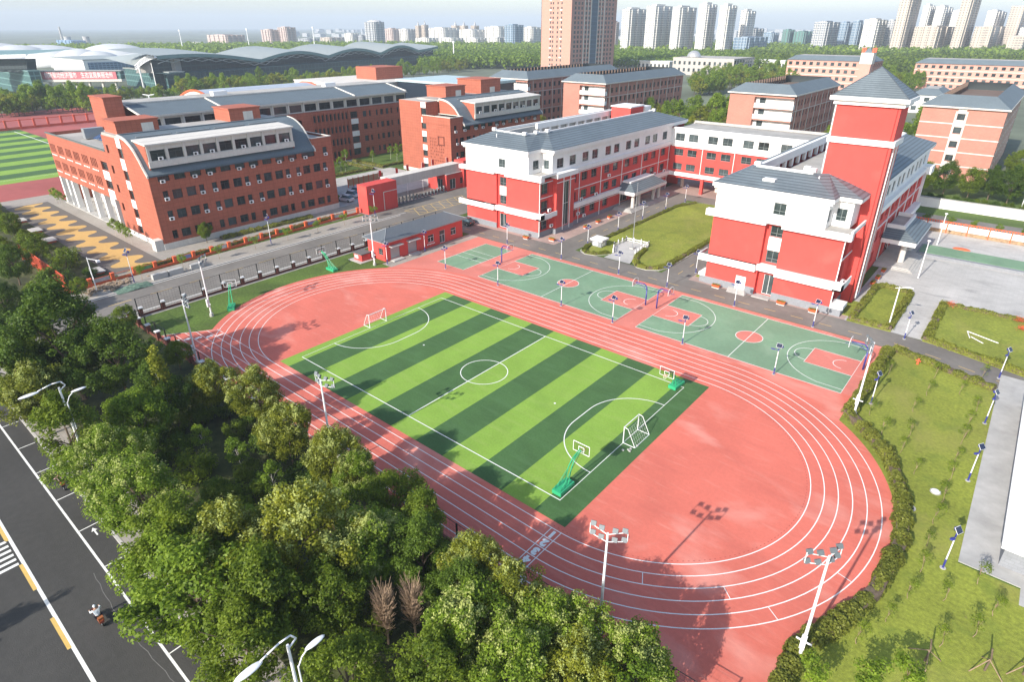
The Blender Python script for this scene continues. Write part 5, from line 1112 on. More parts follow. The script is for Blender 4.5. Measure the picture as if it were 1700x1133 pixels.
# saplings on the east lawn
for i, (x, y) in enumerate([(64.1, 41.8), (61.8, 29.9), (59.9, 33.2), (63.9, 27.8), (64.0, 31.3), (65.6, 24.9), (68.8, 41.1), (68.5, 37.4), (68.4, 33.4), (68.4, 29.5), (68.3, 26), (68.2, 21.9), (68.1, 18.5), (68.1, 15.2), (68.2, 11.8), (67.9, 8.3), (70, 9.8), (71.8, 13.3), (73, 10.6), (72.1, 7.6), (70.4, 5.2), (67.1, 5), (65.9, 1.7), (59.6, 44.2), (64.1, 46.8), (68.6, 50), (67, 44.5), (63.5, 37)]):
    plant('sap', x, y, rt.uniform(.85, 1.2), 'thin leafy sapling planted in the east lawn', 'saplings on the east lawn')
for i, (x, y, lab) in enumerate([(64.4, -4.4, 'fresh green sapling crown at the bottom edge beside the mast'), (67.2, -2.1, 'yellow-green sapling crown at the bottom edge, middle'), (69.1, -.5, 'fresh green sapling crown at the bottom edge beside staked trunk')]):
    plant('street', x, y, 1.25, lab, 'saplings at the bottom edge')
for x, y, lab in [(69.8, 3.3, 'bare tree trunk with timber stakes beside a sapling'), (73.0, 5.1, 'bare leaning trunk with short timber stakes'), (75.0, 6.4, 'bare staked trunk at the bottom right corner')]:
    T = thing('staked_trunk', lab, 'tree', (x, y, 0), 'bare staked trunks on the east lawn')
    MB().path([(x, y, 0), (x + .05, y + .05, 1.2), (x - .1, y + .1, 2.0)], .07, 7, .05).build('trunk', BARK, T)
    for k in range(3):
        a = k * 2.1 + x; MB().tube((x + 1.1 * math.cos(a), y + 1.1 * math.sin(a), 0), (x, y, 1.1), .035, .035, 6).build('stake', TWIG, T)
# street saplings along the west pavement and by the terracotta block
for i, y in enumerate([-2.3, 4.6, 11.3, 18.5, 25.4, 32.5, 39.2, 47]):
    plant('street', -44.6, y, 1.0, 'young pavement tree, number %s of the row counted from the rubble' % ['first', 'second', 'third', 'fourth', 'fifth', 'sixth', 'seventh', 'eighth'][i], 'young trees on the west pavement')
for (x, y, s, lab) in [(-55.6, 14.2, .55, 'round green tree against the terracotta front'), (-58.8, 43.4, .48, 'round green tree at the block corner, left of pair'), (-58.8, 46.6, .5, 'round green tree at the block corner, beside the cars')]: plant('green0', x, y, s, lab)
for i, (x, y) in enumerate([(-74.3, 4.3), (-71.3, 4.2), (-69.1, 4.1), (-65.5, 4.0), (-114, 5), (-110.8, 4.9), (-108.1, 4.8)]): plant('fresh0', x, y, .8, 'loose young tree in the paved yard before the arcade', 'yard trees before the arcade')
for i in range(16):
    plant('fresh0', rt.uniform(-100, -86), rt.uniform(62, 104), rt.uniform(.7, 1.1), 'young tree in the courtyard garden between the terracotta blocks', 'courtyard garden trees')
for i in range(9): plant('street', 52 + i * 4.2, 120.5, 1.0, 'young tree behind the orange fence beyond the plaza', 'young trees behind the orange fence')
plant('sap', 13.5, 96, 1.2, 'bare young shrub on the central lawn, left', 'lone shrubs on the central lawn'); plant('sap', 15.8, 95, 1.2, 'young shrub on the central lawn, right', 'lone shrubs on the central lawn')
# background trees
def scatter(n, fx, fy, kinds, s0, s1, label, group, avoid=None):
    k = 0
    while k < n:
        x, y = rt.uniform(*fx), rt.uniform(*fy)
        if avoid and avoid(x, y): continue
        plant(rt.choice(kinds), x, y, rt.uniform(s0, s1), label, group); k += 1
F3 = ['far0', 'far1', 'far2']
def pixband(n, pts, jit, s0, s1, label, group):
    for k in range(n):
        u = (k + rt.random()) / n * (len(pts) - 1); i = min(int(u), len(pts) - 2); f = u - i; px = pts[i][0] + (pts[i + 1][0] - pts[i][0]) * f; py = pts[i][1] + (pts[i + 1][1] - pts[i][1]) * f + rt.uniform(-jit, jit)
        p = at(px, py); plant(rt.choice(F3), p[0], p[1], rt.uniform(s0, s1), label, group)
pixband(70, [(-40, 186), (60, 183), (160, 178)], 11, .85, 1.25, 'dense roadside tree beyond the far sports field', 'roadside trees beyond the far sports field')
pixband(34, [(150, 172), (250, 166), (345, 158)], 6, .6, .95, 'tree before the glass pavilion and footbridge', 'trees before the glass pavilion')
pixband(110, [(300, 158), (420, 148), (560, 138), (720, 120), (780, 112)], 5, .85, 1.3, 'tall avenue tree before the wavy-roofed hall', 'avenue trees before the wavy-roofed hall')
pixband(60, [(1150, 150), (1230, 140), (1310, 140)], 12, 1.1, 1.6, 'park tree on the green behind the middle dormitories', 'park trees behind the dormitories')
pixband(26, [(1460, 150), (1530, 150)], 8, 1.1, 1.5, 'tree between the far pink school buildings', 'trees between the far pink schools')
scatter(34, (-48, -25), (185, 262), F3, .9, 1.4, 'garden tree between the two middle dormitories', 'trees between the middle dormitories')
scatter(12, (-58, -30), (150, 180), F3, .6, 1.0, 'garden tree between the two middle dormitories', 'trees between the middle dormitories')
scatter(16, (-65, -48), (185, 260), F3, .8, 1.2, 'garden tree between the two middle dormitories', 'trees between the middle dormitories')
scatter(20, (8, 34), (180, 250), F3, .8, 1.3, 'tree behind the square tower between dormitories', 'trees behind the square tower')
for x, y, k, s in [(46, 150, 'green0', 1.1), (51, 152, 'dark0', .95), (56, 151, 'green0', 1.05), (60, 155, 'dark0', .9), (64, 152, 'dark0', 1.0), (69, 153, 'golden0', 1.05), (74, 152, 'golden0', 1.0), (66, 165, 'green1', 1.2), (72, 170, 'green0', 1.2), (78, 160, 'green1', 1.1), (63, 185, 'green0', 1.1), (70, 195, 'green1', 1.2), (76, 185, 'dark0', 1.1), (42, 156, 'green1', .9), (80, 205, 'green0', 1.2), (67, 215, 'green1', 1.1)]:
    plant(k, x, y, s, 'leafy tree behind the white boundary wall at right', 'trees behind the white boundary wall')
for x in np.arange(46, 82, 2.7): plant(rt.choice(['bush0', 'bush1']), x, 144.5, .8, 'shrub along the top of the white boundary wall', 'shrubs behind the boundary wall')
scatter(10, (-100, -88), (150, 172), F3, .7, 1.1, 'conical tree beside the left dormitory', 'trees beside the left dormitory')
# far woods: one canopy of leaf tufts over the plain (reads as one mass)
def far_wood(name, label, poly_fn, n, seed, hmin, hmax, tuft, lm):
    rng = np.random.default_rng(seed); P = poly_fn(rng, n); m_ = len(P)
    z = hmin + (hmax - hmin) * rng.uniform(0, 1, m_) ** .6
    K = 16; d = rng.normal(0, 1, (m_, K, 3)); d[:, :, 2] = np.abs(d[:, :, 2]) * 1.2 - .5; d /= np.linalg.norm(d, axis=2, keepdims=True)
    C = np.stack([P[:, 0], P[:, 1], z - tuft], 1)[:, None, :] + d * (tuft * rng.uniform(.7, 1.1, (m_, K, 1))) * np.array([1, 1, 1.25])
    C = C.reshape(-1, 3); Nn = d.reshape(-1, 3) + np.array([0, 0, .3])
    return stuff(tag(link(name, leaves_mesh(name, C, Nn, tuft * .95 * rng.uniform(.7, 1.3, len(C)), lm, rng, .8)), label, 'wood'))
def polar(a0, a1, r0, r1):
    def f(rng, n):
        px = rng.uniform(a0, a1, n); r = r0 * (r1 / r0) ** rng.uniform(0, 1, n)
        th = YAW + np.arctan((850 - px) / FPX * .905); return np.stack([CAM[0] - r * np.sin(th), CAM[1] + r * np.cos(th)], 1)
    return f
far_wood('far_wood', 'distant green wood on the plain behind the campus, centre', polar(690, 1300, 660, 940), 5200, 5, 6, 11, 3.0, LEAF[3])
far_wood('far_wood', 'distant hazy wood at the foot of the skyline', polar(-60, 1760, 960, 1350), 7000, 6, 7, 13, 4.5, LEAF[3])
far_wood('far_wood', 'belt of wood behind the far pink school buildings', polar(1250, 1760, 640, 900), 3000, 8, 7, 12, 3.0, LEAF[1])

for x, y, k in ((17.2, -48.4, 'slim0'), (18.5, -50.5, 'fresh0')):
    plant(k, x, y, 1.15 if k == 'slim0' else 1.6, 'tree on the far side of the street, outside the picture', 'trees across the street', -.12)
# ------------------------------------------------------------------ solar lamps
def solar_lamp():
    T = thing('solar_lamp', 'x', 'lamp post')
    MB().tube((0, 0, 0), (0, 0, .06), .22, .22, 12).build('base_plate', CONC, T)
    MB().tube((0, 0, .05), (0, 0, .95), .075, .075, 10).build('lower_pole', BLUEP, T)
    MB().tube((0, 0, .95), (0, 0, 3.3), .055, .045, 10).build('pole', STEELW, T)
    MB().tube((0, 0, 3.3), (0, 0, 3.75), .06, .05, 10).build('upper_pole', BLUEP, T)
    hd = MB(); hd.path([(0, 0, 3.35), (-.45, -.1, 3.5)], .035, 6); hd.ell((-.62, -.14, 3.48), .30, .16, .06, 12, 5); hd.build('lamp_head', BLUEP, T, smooth=True)
    hb = MB(); hb.ell((.26, .22, 3.85), .22, .20, .17, 12, 6); hb.build('battery_box', BLUEP, T, smooth=True)
    u = Vector((1, 0, 0)); v = Vector((0, .62, .785)); c = Vector((0, -.05, 4.05)); n = u.cross(v)
    def slab(a, b, t0, t1, mb): return mb.extrude([c + u * sx * a + v * sy * b + n * t0 for sx, sy in ((-1, -1), (1, -1), (1, 1), (-1, 1))], n * (t1 - t0))
    pn = slab(.33, .28, -.015, .015, MB()).build('panel_frame', STEELW, T); slab(.31, .26, .016, .022, MB()).build('solar_cell', SOLAR, pn)
    return Spawner(T)
SL = solar_lamp(); LG = 'solar lamp posts round the courts and lawns'
lamps = [(-8.8, 34.7, 'solar lamp post beside the badminton court'), (3.5, 34.8, 'solar lamp post at the near corner of the left basketball court'), (16.4, 34.9, 'solar lamp post near the left court centre line, between court and track'),
 (25.6, 34.9, 'solar lamp post between track and the right end of the left court'), (36.4, 35.3, 'solar lamp post on the track side of the right court, left'), (48.7, 35.2, 'solar lamp post on the track side of the right court, right'),
 (-9.3, 52.2, 'solar lamp post at the west wing corner by the road'), (4.1, 51.9, 'solar lamp post on the road edge opposite the lawn kiosk'), (16.2, 52.2, 'solar lamp post in front of the flag terrace'), (25.4, 52.2, 'solar lamp post on the road edge at the lawn nose'),
 (36.9, 52.0, 'solar lamp post in front of the white side door'), (48.4, 52.2, 'solar lamp post opposite the east wing corner'), (-18.4, 29.4, 'solar lamp post at the near corner of the pump house'), (-18.3, 38.5, 'solar lamp post mid front of the pump house'),
 (3.5, 61.6, 'solar lamp post behind the kiosk on the lawn tip'), (3.3, 73.3, 'solar lamp post on the lawn edge, second from the kiosk'), (3.0, 84.2, 'solar lamp post on the lawn edge, opposite the porch start'), (3.4, 94.4, 'solar lamp post on the lawn edge, opposite the porch columns'), (3.5, 104.4, 'solar lamp post at the far end of the lawn'),
 (26.3, 61.3, 'solar lamp post on the strip left of the east wing'), (59.5, 35.7, 'solar lamp post behind the hedge beside the east floodlight'), (69.9, 39.4, 'solar lamp post on the east lawn, upper by concrete path'), (69.7, 27.1, 'solar lamp post on the east lawn, middle by concrete path'), (69.5, 13.4, 'solar lamp post on the east lawn, nearest'),
 (70.2, 52.0, 'solar lamp post at the top end of the concrete path'), (59.2, 56.4, 'solar lamp post between the two right-hand lawns'), (-45.0, 22, 'tall solar lamp on the west pavement, middle'), (-45.5, 48.2, 'tall solar lamp in front of the red gate block'), (-44.2, -3.7, 'tall solar lamp on the west pavement beside the rubble')]
for i, (x, y, lab) in enumerate(lamps): SL((x, y, .02), 1.0 + (i * .37) % .3 if x > 58 else (i * .37) % .5 - .25, lab, LG, (1, 1, 1.42) if x < -40 else 1.0)

# ------------------------------------------------------------------ floodlight masts
FLOODM = mat('floodlight_housing', (.13, .15, .16), .5, .08, 3)
def floodmast(x, y, h, rz, label, nl=4):
    T = thing('floodlight_mast', label, 'floodlight', (x, y, 0), 'floodlight masts round the track')
    MB().tube((x, y, 0), (x, y, .5), .3, .25, 12).build('base', CONC, T); MB().tube((x, y, .4), (x, y, h), .12, .075, 12).build('pole', STEELW, T)
    MB().box(x - .16, x + .16, y - .32, y - .14, 1.6, 2.8).build('control_box', STEELW, T); MB().box(x - .5, x + .5, y - .04, y + .04, 2.0, 2.1).build('cable_bracket', STEELW, T)
    c, s = math.cos(rz), math.sin(rz)
    def w(a, b, z): return (x + a * c - b * s, y + a * s + b * c, z)
    f = MB()
    for sd in (-1, 1):
        p = [w(sd * .05, 0, h - .1), w(sd * 1.25, .45, h + .05), w(sd * 1.25, .45, h - .75), w(sd * .05, 0, h - .75)]
        f.path(p + [p[0]], .03, 6)
    f.build('lamp_frame', STEELW, T)
    for sd in (-1, 1):
        for k in (.45, 1.05):
            for zz in (h + .08, h - .7):
                q = Vector(w(sd * k, .36 * k + .12, zz)); d = Vector((-s * 1.0, c * 1.0, -.75)).normalized(); u = Vector((c, s, 0)); v = d.cross(u)
                pts = [q + u * a * .18 + v * b * .16 for a, b in ((-1, -1), (1, -1), (1, 1), (-1, 1))]
                lh = MB().extrude([p - d * .12 for p in pts], d * .20).build('floodlight', FLOODM, T)
                MB().extrude([q + u * a * .145 + v * b * .125 + d * .082 for a, b in ((-1, -1), (1, -1), (1, 1), (-1, 1))], d * .01).build('lamp_glass', LAMPGLASS, lh)
floodmast(51.6, -9.1, 9.4, 0.35, 'white floodlight mast nearest the camera, beside the fence')
floodmast(63.2, -2.3, 9.8, .9, 'white floodlight mast at the track curve, bottom right')
floodmast(20.1, -9.5, 8.9, 0.15, 'white floodlight mast on the long straight, half behind trees')
floodmast(-8.6, -9.6, 9.0, -.3, 'white floodlight mast at the start lines, left')
floodmast(58.6, 31.9, 9.2, 1.9, 'tall white floodlight mast at the right court corner')
floodmast(-21.3, -1.6, 9.2, -.8, 'tall white floodlight mast on the verge behind the green hoop')
floodmast(-19.9, 27.7, 9.2, -2.2, 'tall white floodlight mast at the pump house corner')

# ------------------------------------------------------------------ goals and hoops
def goal(x, s, label):
    T = thing('football_goal', label, 'goal', (x, 12.6, 0), 'football goals'); f = MB(); a, b, h = 11.1, 14.1, 2.0
    f.path([(x, a, .03), (x, a, h), (x, b, h), (x, b, .03)], .05, 8); f.build('goal_frame', STEELW, T)
    r = MB()
    for y in (a, b): r.path([(x, y, h), (x + s * .45, y, h - .1), (x + s * 1.4, y, .04), (x, y, .04)], .035, 6)
    r.path([(x + s * 1.4, a, .04), (x + s * 1.4, b, .04)], .035, 6); r.build('back_frame', STEELW, T)
    n = MB()
    for k in range(9):
        y = a + (b - a) * k / 8; n.path([(x + s * .45, y, h - .1), (x + s * 1.4, y, .05)], .006, 3)
    for k in range(6):
        t = k / 5; xx = x + s * (.45 + .95 * t); z = h - .1 - (h - .15) * t; n.path([(xx, a, z), (xx, b, z)], .006, 3)
    n.build('net', STEELW, T)
goal(41.55, 1, 'white football goal at the right end of the pitch'); goal(-.1, -1, 'white football goal at the left end of the pitch')
for k, (dx, dy) in enumerate([(.6, -1.0), (1.2, -.7), (1.1, -.3), (1.35, .6), (1.0, -.6)]):
    tag(MB().box(41.5 + dx, 41.72 + dx, 10.9 + dy, 11.04 + dy, .03, .16).build('paving_brick', CONC), 'pale brick weighting the right goal frame', 'brick', 'bricks at the right goal')
def green_hoop(x, y, rz, label):
    """portable hoop: ballast base at the origin, arm reaching forward along +y"""
    T = thing('basketball_hoop', label, 'basketball hoop', (x, y, 0), 'green portable basketball hoops', rz); T.rotation_euler = (0, 0, 0)
    c, s = math.cos(rz), math.sin(rz)
    def w(a, b, z): return (x + a * c - b * s, y + a * s + b * c, z)
    def pbox(a0, a1, b0, b1, z0, z1, mb): return mb.extrude([w(a0, b0, z0), w(a1, b0, z0), w(a1, b1, z0), w(a0, b1, z0)], (0, 0, z1 - z0))
    pbox(-.5, .5, -1.1, 1.1, .06, .46, MB()).build('ballast_base', GREENM, T)
    wh = MB()
    for a in (-.4, .4):
        for b in (-.9, .9): wh.tube(w(a - .05, b, .06), w(a + .05, b, .06), .06, .06, 8)
    wh.build('wheel', TYRE, T)
    arm = MB()
    for a in (-.22, .22): arm.path([w(a, .55, .46), w(a * .8, .75, 1.3), w(a * .7, 1.0, 2.0), w(a * .5, 1.5, 2.65), w(a * .4, 2.6, 3.0)], .06, 8)
    arm.build('main_arm', GREENM, T)
    br = MB()
    for a in (-.32, .32):
        br.path([w(a, -.9, .46), w(a * .6, .85, 1.75)], .035, 6); br.path([w(a, -.3, .46), w(a * .7, .8, 1.4)], .03, 6); br.path([w(a * .6, .85, 1.75), w(a * .4, 2.3, 2.75)], .03, 6); br.path([w(a, -.9, .46), w(a, -.9, .75), w(a, .4, .75)], .025, 6)
    br.build('brace', GREENM, T)
    bd = MB(); B = 2.75
    for p, q in (((-.9, 2.55), (.9, 2.55)), ((.9, 2.55), (.9, 3.6)), ((.9, 3.6), (-.9, 3.6)), ((-.9, 3.6), (-.9, 2.55)), ((-.3, 2.75), (.3, 2.75)), ((.3, 2.75), (.3, 3.2)), ((.3, 3.2), (-.3, 3.2)), ((-.3, 3.2), (-.3, 2.75))): bd.tube(w(p[0], B, p[1]), w(q[0], B, q[1]), .035, .035, 5)
    bo = bd.build('backboard', STEELW, T)
    pm_, t_, b_ = nt('clear_board') if 'clear_board' not in bpy.data.materials else (bpy.data.materials['clear_board'],) * 3
    if t_ is not pm_: b_.inputs['Transmission Weight'].default_value = 1.0; b_.inputs['Roughness'].default_value = .03; b_.inputs['IOR'].default_value = 1.1
    MB().extrude([w(-.88, B + .0, 2.57), w(.88, B, 2.57), w(.88, B, 3.58), w(-.88, B, 3.58)], (-s * .02, c * .02, 0)).build('board_glass', pm_, bo)
    rim = MB(); pts_ = [w(.225 * math.cos(t), B + .38 + .225 * math.sin(t), 2.8) for t in np.linspace(0, 2 * math.pi, 15)]; rim.path(pts_, .018, 5); rim.path([w(0, B, 2.8), w(0, B + .16, 2.8)], .03, 5); rim.build('rim', ORANGE, bo)
    net = MB()
    for t in np.linspace(0, 2 * math.pi, 9)[:-1]: net.path([w(.22 * math.cos(t), B + .38 + .22 * math.sin(t), 2.8), w(.13 * math.cos(t + .4), B + .38 + .13 * math.sin(t + .4), 2.4)], .008, 3)
    net.build('net', STEELW, bo)
green_hoop(40.9, 1.4, 0.0, 'green portable basketball hoop on the pitch corner nearest the camera')
green_hoop(40.7, 24.9, math.pi * .98, 'green portable basketball hoop on the far right pitch corner')
green_hoop(-23.6, 21.2, math.pi / 2, 'green portable basketball hoop on the verge beyond the west curve')
green_hoop(-21.7, 1.7, 1.0, 'green portable basketball hoop on the verge near the start lines')
def blue_hoop(x, y, s, label):
    T = thing('basketball_post', label, 'basketball hoop', (x, y, 0), 'blue court basketball posts')
    MB().path([(x, y, 0), (x, y, 2.7), (x + s * .15, y, 3.1), (x + s * .5, y, 3.4), (x + s * 2.0, y, 3.35)], .11, 10, .07).build('post', BLUEP, T, smooth=True)
    MB().path([(x, y, 2.6), (x + s * 1.0, y, 3.1), (x + s * 2.0, y, 3.15)], .04, 6).build('brace', BLUEP, T)
    bx_ = x + s * 2.05; bd = MB()
    for p, q in (((-.9, 2.9), (.9, 2.9)), ((.9, 2.9), (.9, 3.5)), ((-.9, 3.5), (-.9, 2.9))): bd.tube((bx_, y + p[0], p[1]), (bx_, y + q[0], q[1]), .03, .03, 5)
    bd.path([(bx_, y + .9 * math.cos(t), 3.5 + .5 * math.sin(t)) for t in np.linspace(0, math.pi, 9)], .03, 5)
    bo = bd.build('backboard', STEELW, T)
    MB().extrude([(bx_, y - .88, 2.92), (bx_, y + .88, 2.92), (bx_, y + .88, 3.5)] + [(bx_, y + .88 * math.cos(t), 3.5 + .48 * math.sin(t)) for t in np.linspace(.3, math.pi - .3, 7)] + [(bx_, y - .88, 3.5)], (s * .02, 0, 0)).build('board_glass', bpy.data.materials['clear_board'], bo)
    rim = MB(); rim.path([(bx_ + s * .38 + .22 * math.cos(t), y + .22 * math.sin(t), 3.0) for t in np.linspace(0, 2 * math.pi, 13)], .018, 5); rim.path([(bx_, y, 3.0), (bx_ + s * .16, y, 3.0)], .03, 5); rim.build('rim', BLUEP, bo)
blue_hoop(26.2, 43.6, -1, 'blue hoop post at the right end of the left court'); blue_hoop(28.1, 43.6, 1, 'blue hoop post at the left end of the right court')
blue_hoop(-3.1, 43.4, 1, 'blue hoop post at the left end of the left court'); blue_hoop(56.9, 43.6, -1, 'blue hoop post at the right end of the right court')

# ------------------------------------------------------------------ fences
def mesh_fence(label, P0, P1, n, h, ph, name='mesh_fence', pillars=True, pm=DARKBRICK):
    T = thing(name, label, 'fence', (P0[0], P0[1], 0)); P0 = Vector((*P0, 0)); P1 = Vector((*P1, 0)); d = (P1 - P0).normalized(); nn = Vector((-d.y, d.x, 0))
    for k in range(n + 1):
        p = P0.lerp(P1, k / n)
        MB().box(p.x - .06, p.x + .06, p.y - .06, p.y + .06, 0, h).build('post', BLACKM, T)
        if pillars:
            q = p + d * .35; pl_ = MB().box(q.x - .24, q.x + .24, q.y - .24, q.y + .24, 0, ph).build('pillar', pm, T)
            MB().box(q.x - .33, q.x + .33, q.y - .33, q.y + .33, ph, ph + .14).build('pillar_cap', WHITEW, pl_)
    for k in range(n):
        a = P0.lerp(P1, k / n); b = P0.lerp(P1, (k + 1) / n); m_ = MB()
        for z in (.15, h - .03): m_.tube(a + Vector((0, 0, z)), b + Vector((0, 0, z)), .03, .03, 5)
        L_ = (b - a).length
        for i in range(int(L_ / .4)): m_.tube(a + d * .4 * i + Vector((0, 0, .15)), a + d * .4 * i + Vector((0, 0, h)), .007, .007, 3)
        for i in range(int(h / .4)): m_.tube(a + Vector((0, 0, .4 * i + .15)), b + Vector((0, 0, .4 * i + .15)), .007, .007, 3)
        m_.build('mesh_panel', BLACKM, T)
    MB().extrude([P0 + nn * .1, P1 + nn * .1, P1 - nn * .1, P0 - nn * .1][::-1], (0, 0, .3)).build('base_wall', pm, T)
mesh_fence('black mesh fence with brick pillars along the west campus road', (-29.4, -8.6), (-29.4, 52), 19, 2.9, 1.25)
mesh_fence('black mesh fence with brick pillars along the long straight of the track', (-29.4, -9.9), (48.0, -10.0), 24, 2.6, 1.25)
mesh_fence('black mesh fence beside the track apron at bottom right', (48.0, -10.0), (60.5, -9.4), 4, 2.0, 1.2, pillars=False)
OF = thing('garden_fence', 'orange and brick pillar fence with notice panels along the west pavement', 'fence', (-48.6, 20, 0))
RUB = [mat('notice_%d' % i, c, .6, .25, 2.0) for i, c in enumerate([(.45, .42, .42), (.12, .25, .10), (.22, .24, .42), (.5, .48, .46), (.40, .16, .10)])]
for k in range(18):
    y = -12.5 + k * 3.47; x = -47.6 - .12 * k
    q = MB().box(x - .25, x + .25, y - .25, y + .25, 0, 1.35).build('pillar', ORANGE, OF); MB().box(x - .32, x + .32, y - .32, y + .32, 1.35, 1.45).build('pillar_cap', ORANGE, q)
    if k < 17:
        MB().box(x - .12, x + .12, y + .25, y + 3.22, 0, .45).build('low_wall', ORANGE, OF)
        if k % 2 == 1: MB().box(x - .06, x + .06, y + .5, y + 2.9, .5, 1.15).build('notice_panel', RUB[(k // 2) % 4], OF)
        MB().box(x - .05, x + .05, y + .25, y + 3.22, 1.15, 1.22).build('top_rail', ORANGE, OF)
hedge('hedge', 'clipped hedge behind the pillar fence on the west pavement', [(-49.6, -2), (-50.6, 44)], 1.0, .8, HEDGEG, 160, .2, seed=31)
RF = thing('mesh_fence', 'tall orange-red mesh fence between thicket and wavy path', 'fence', (-60, -12.3, 0))
for k in range(9):
    x = -48 - k * 3.0; MB().box(x - .08, x + .08, -12.4, -12.2, 0, 3.0).build('post', ORANGE, RF)
    if k < 8:
        m_ = MB()
        for i in range(16): m_.box(x - 3 + i * .1875, x - 3 + i * .1875 + .07, -12.32, -12.28, .3, 2.9)
        m_.box(x - 3, x, -12.33, -12.27, 2.9, 3.0); m_.box(x - 3, x, -12.33, -12.27, .9, .98); m_.build('slat_panel', ORANGEF, RF)
EF = thing('garden_fence', 'orange lattice fence with white panels at the far side of the plaza', 'fence', (60, 116.6, 0))
for k in range(14):
    x = 49 + k * 3.6; MB().box(x - .12, x + .12, 116.5, 116.75, 0, 2.5).build('post', ORANGE, EF)
    if k < 13:
        MB().box(x + .12, x + 3.48, 116.58, 116.68, .75, 1.95).build('white_panel', WHITEW, EF); MB().box(x + .12, x + 3.48, 116.55, 116.7, 0, .7).build('stone_base', mat('stone_base', (.33, .22, .13), .9, .4, 2.5) if 'stone_base' not in MATS else MATS['stone_base'], EF)
        MB().box(x + .12, x + 3.48, 116.57, 116.69, 2.35, 2.47).build('top_rail', ORANGE, EF); l_ = MB()
        for i in range(7): l_.box(x + .3 + i * .45, x + .5 + i * .45, 116.6, 116.66, 1.95, 2.35)
        l_.build('lattice', ORANGE, EF)
BW = thing('boundary_wall', 'long white boundary wall with grey coping behind the plaza', 'wall', (60, 138, 0))
MB().box(44, 120, 138, 138.3, 0, 2.2).build('wall', WHITEW, BW); MB().box(44, 120, 137.9, 138.4, 2.2, 2.4).build('coping', CONC, BW)
FB = thing('field_fence', 'brick-red fence with posts along the far sports field', 'fence', (-262, 20, 0))
for k in range(26):
    y = -20 + k * 5.0; MB().box(-262.4, -261.6, y - .35, y + .35, 0, 4.0).build('post', ORANGEF, FB)
    if k < 25: MB().box(-262.1, -261.9, y, y + 5, .1, 1.0).build('low_wall', ORANGEF, FB); MB().box(-262.1, -261.9, y, y + 5, 3.5, 3.8).build('top_rail', ORANGEF, FB)

# ------------------------------------------------------------------ flag terrace
FT = thing('balustrade', 'white balustrade round the flag terrace', 'balustrade', (10, 65, 0))
bp_ = [(9.7, 61.0), (7.95, 64.2), (7.95, 68.85), (12.95, 68.85), (13.75, 62.2)]
for (xa, ya), (xb, yb) in zip(bp_[:-1], bp_[1:]):
    L_ = math.hypot(xb - xa, yb - ya); n = max(2, int(L_ / 1.25))
    for i in range(n + 1):
        x = xa + (xb - xa) * i / n; y = ya + (yb - ya) * i / n; q = MB().box(x - .09, x + .09, y - .09, y + .09, .1, 1.0).build('post', WHITEW, FT); MB().ell((x, y, 1.06), .11, .11, .12, 8, 5).build('finial', WHITEW, q)
    for z0, z1 in ((.25, .33), (.72, .84)): MB().extrude([(xa, ya - .04, z0), (xb, yb - .04, z0), (xb, yb + .04, z0), (xa, ya + .04, z0)], (0, 0, z1 - z0)).build('rail', WHITEW, FT)
    for i in range(int(L_ / .3)):
        t = (i + .5) * .3 / L_; x = xa + (xb - xa) * t; y = ya + (yb - ya) * t; MB().box(x - .03, x + .03, y - .03, y + .03, .33, .72).build('baluster', WHITEW, FT)
FP = thing('flagpole', 'slender steel flagpole on the white terrace', 'flagpole', (11.3, 65.4, 0)); MB().tube((11.3, 65.4, .1), (11.3, 65.4, 12.8), .09, .04, 8).build('pole', STEELG, FP); MB().ell((11.3, 65.4, 12.85), .09, .09, .09, 8, 6).build('finial', STEELG, FP); MB().box(10.9, 11.7, 65.0, 65.8, .1, .35).build('base', CONC, FP)

# ------------------------------------------------------------------ planters
def planter():
    T = thing('flower_planter', 'x', 'planter'); MB().extrude([(-.75, -.35, .05), (.75, -.35, .05), (.75, .35, .05), (-.75, .35, .05)], (0, 0, .1)).build('foot', WHITEW, T)
    m_ = MB(); n = len(m_.v); m_.v += [(-.6, -.3, .15), (.6, -.3, .15), (.6, .3, .15), (-.6, .3, .15), (-.85, -.45, .7), (.85, -.45, .7), (.85, .45, .7), (-.85, .45, .7)]; m_.f += [(0, 3, 2, 1), (4, 5, 6, 7), (0, 1, 5, 4), (1, 2, 6, 5), (2, 3, 7, 6), (3, 0, 4, 7)]; m_.build('tub', ORANGE, T)
    rng = np.random.default_rng(2); P = rng.uniform(-1, 1, (160, 3)) * np.array([.75, .38, .12]) + np.array([0, 0, .82]); link('plants', leaves_mesh('plants', P, np.tile([0, 0, 1.], (160, 1)), .16 * np.ones(160), LEAF[3], rng), T)
    return Spawner(T)
PL = planter()
for x, y, rz, lab in [(-8.4, 57.0, 0, 'red planter tub on the pavement at the west wing front'), (-3.6, 59.4, 0, 'red planter tub at the west wing corner'), (-3.2, 71, 1.57, 'red planter tub on the west wing pavement, nearest the stair bay'), (-3.3, 76, 1.57, 'red planter tub on the west wing pavement, middle'), (-3.3, 80.7, 1.57, 'red planter tub on the west wing pavement, nearest the porch'),
                   (31.7, 57.2, 0, 'red planter tub left of the white side door'), (42.2, 57.2, 0, 'red planter tub right of the east wing entrance'), (46.9, 57.3, 0, 'red planter tub near the east wing corner'), (51.3, 83, 1.57, 'red planter tub beside the tower, nearest the porch'), (51.3, 78.7, 1.57, 'red planter tub beside the tower, middle'), (51.2, 75.4, 1.57, 'red planter tub beside the tower, nearest the lawn')]:
    PL((x, y, 0), rz, lab, 'red planter tubs', .8)
T = thing('plaza_bed', 'long raised grass bed with dark stone edge on the plaza', 'planter', (62, 100, 0))
MB().box(53.9, 95, 96.9, 103.6, .01, .55).build('stone_edge', GREYP, T); MB().box(54.2, 95, 97.9, 103.4, .55, .62).build('grass', COURTGREEN, T)
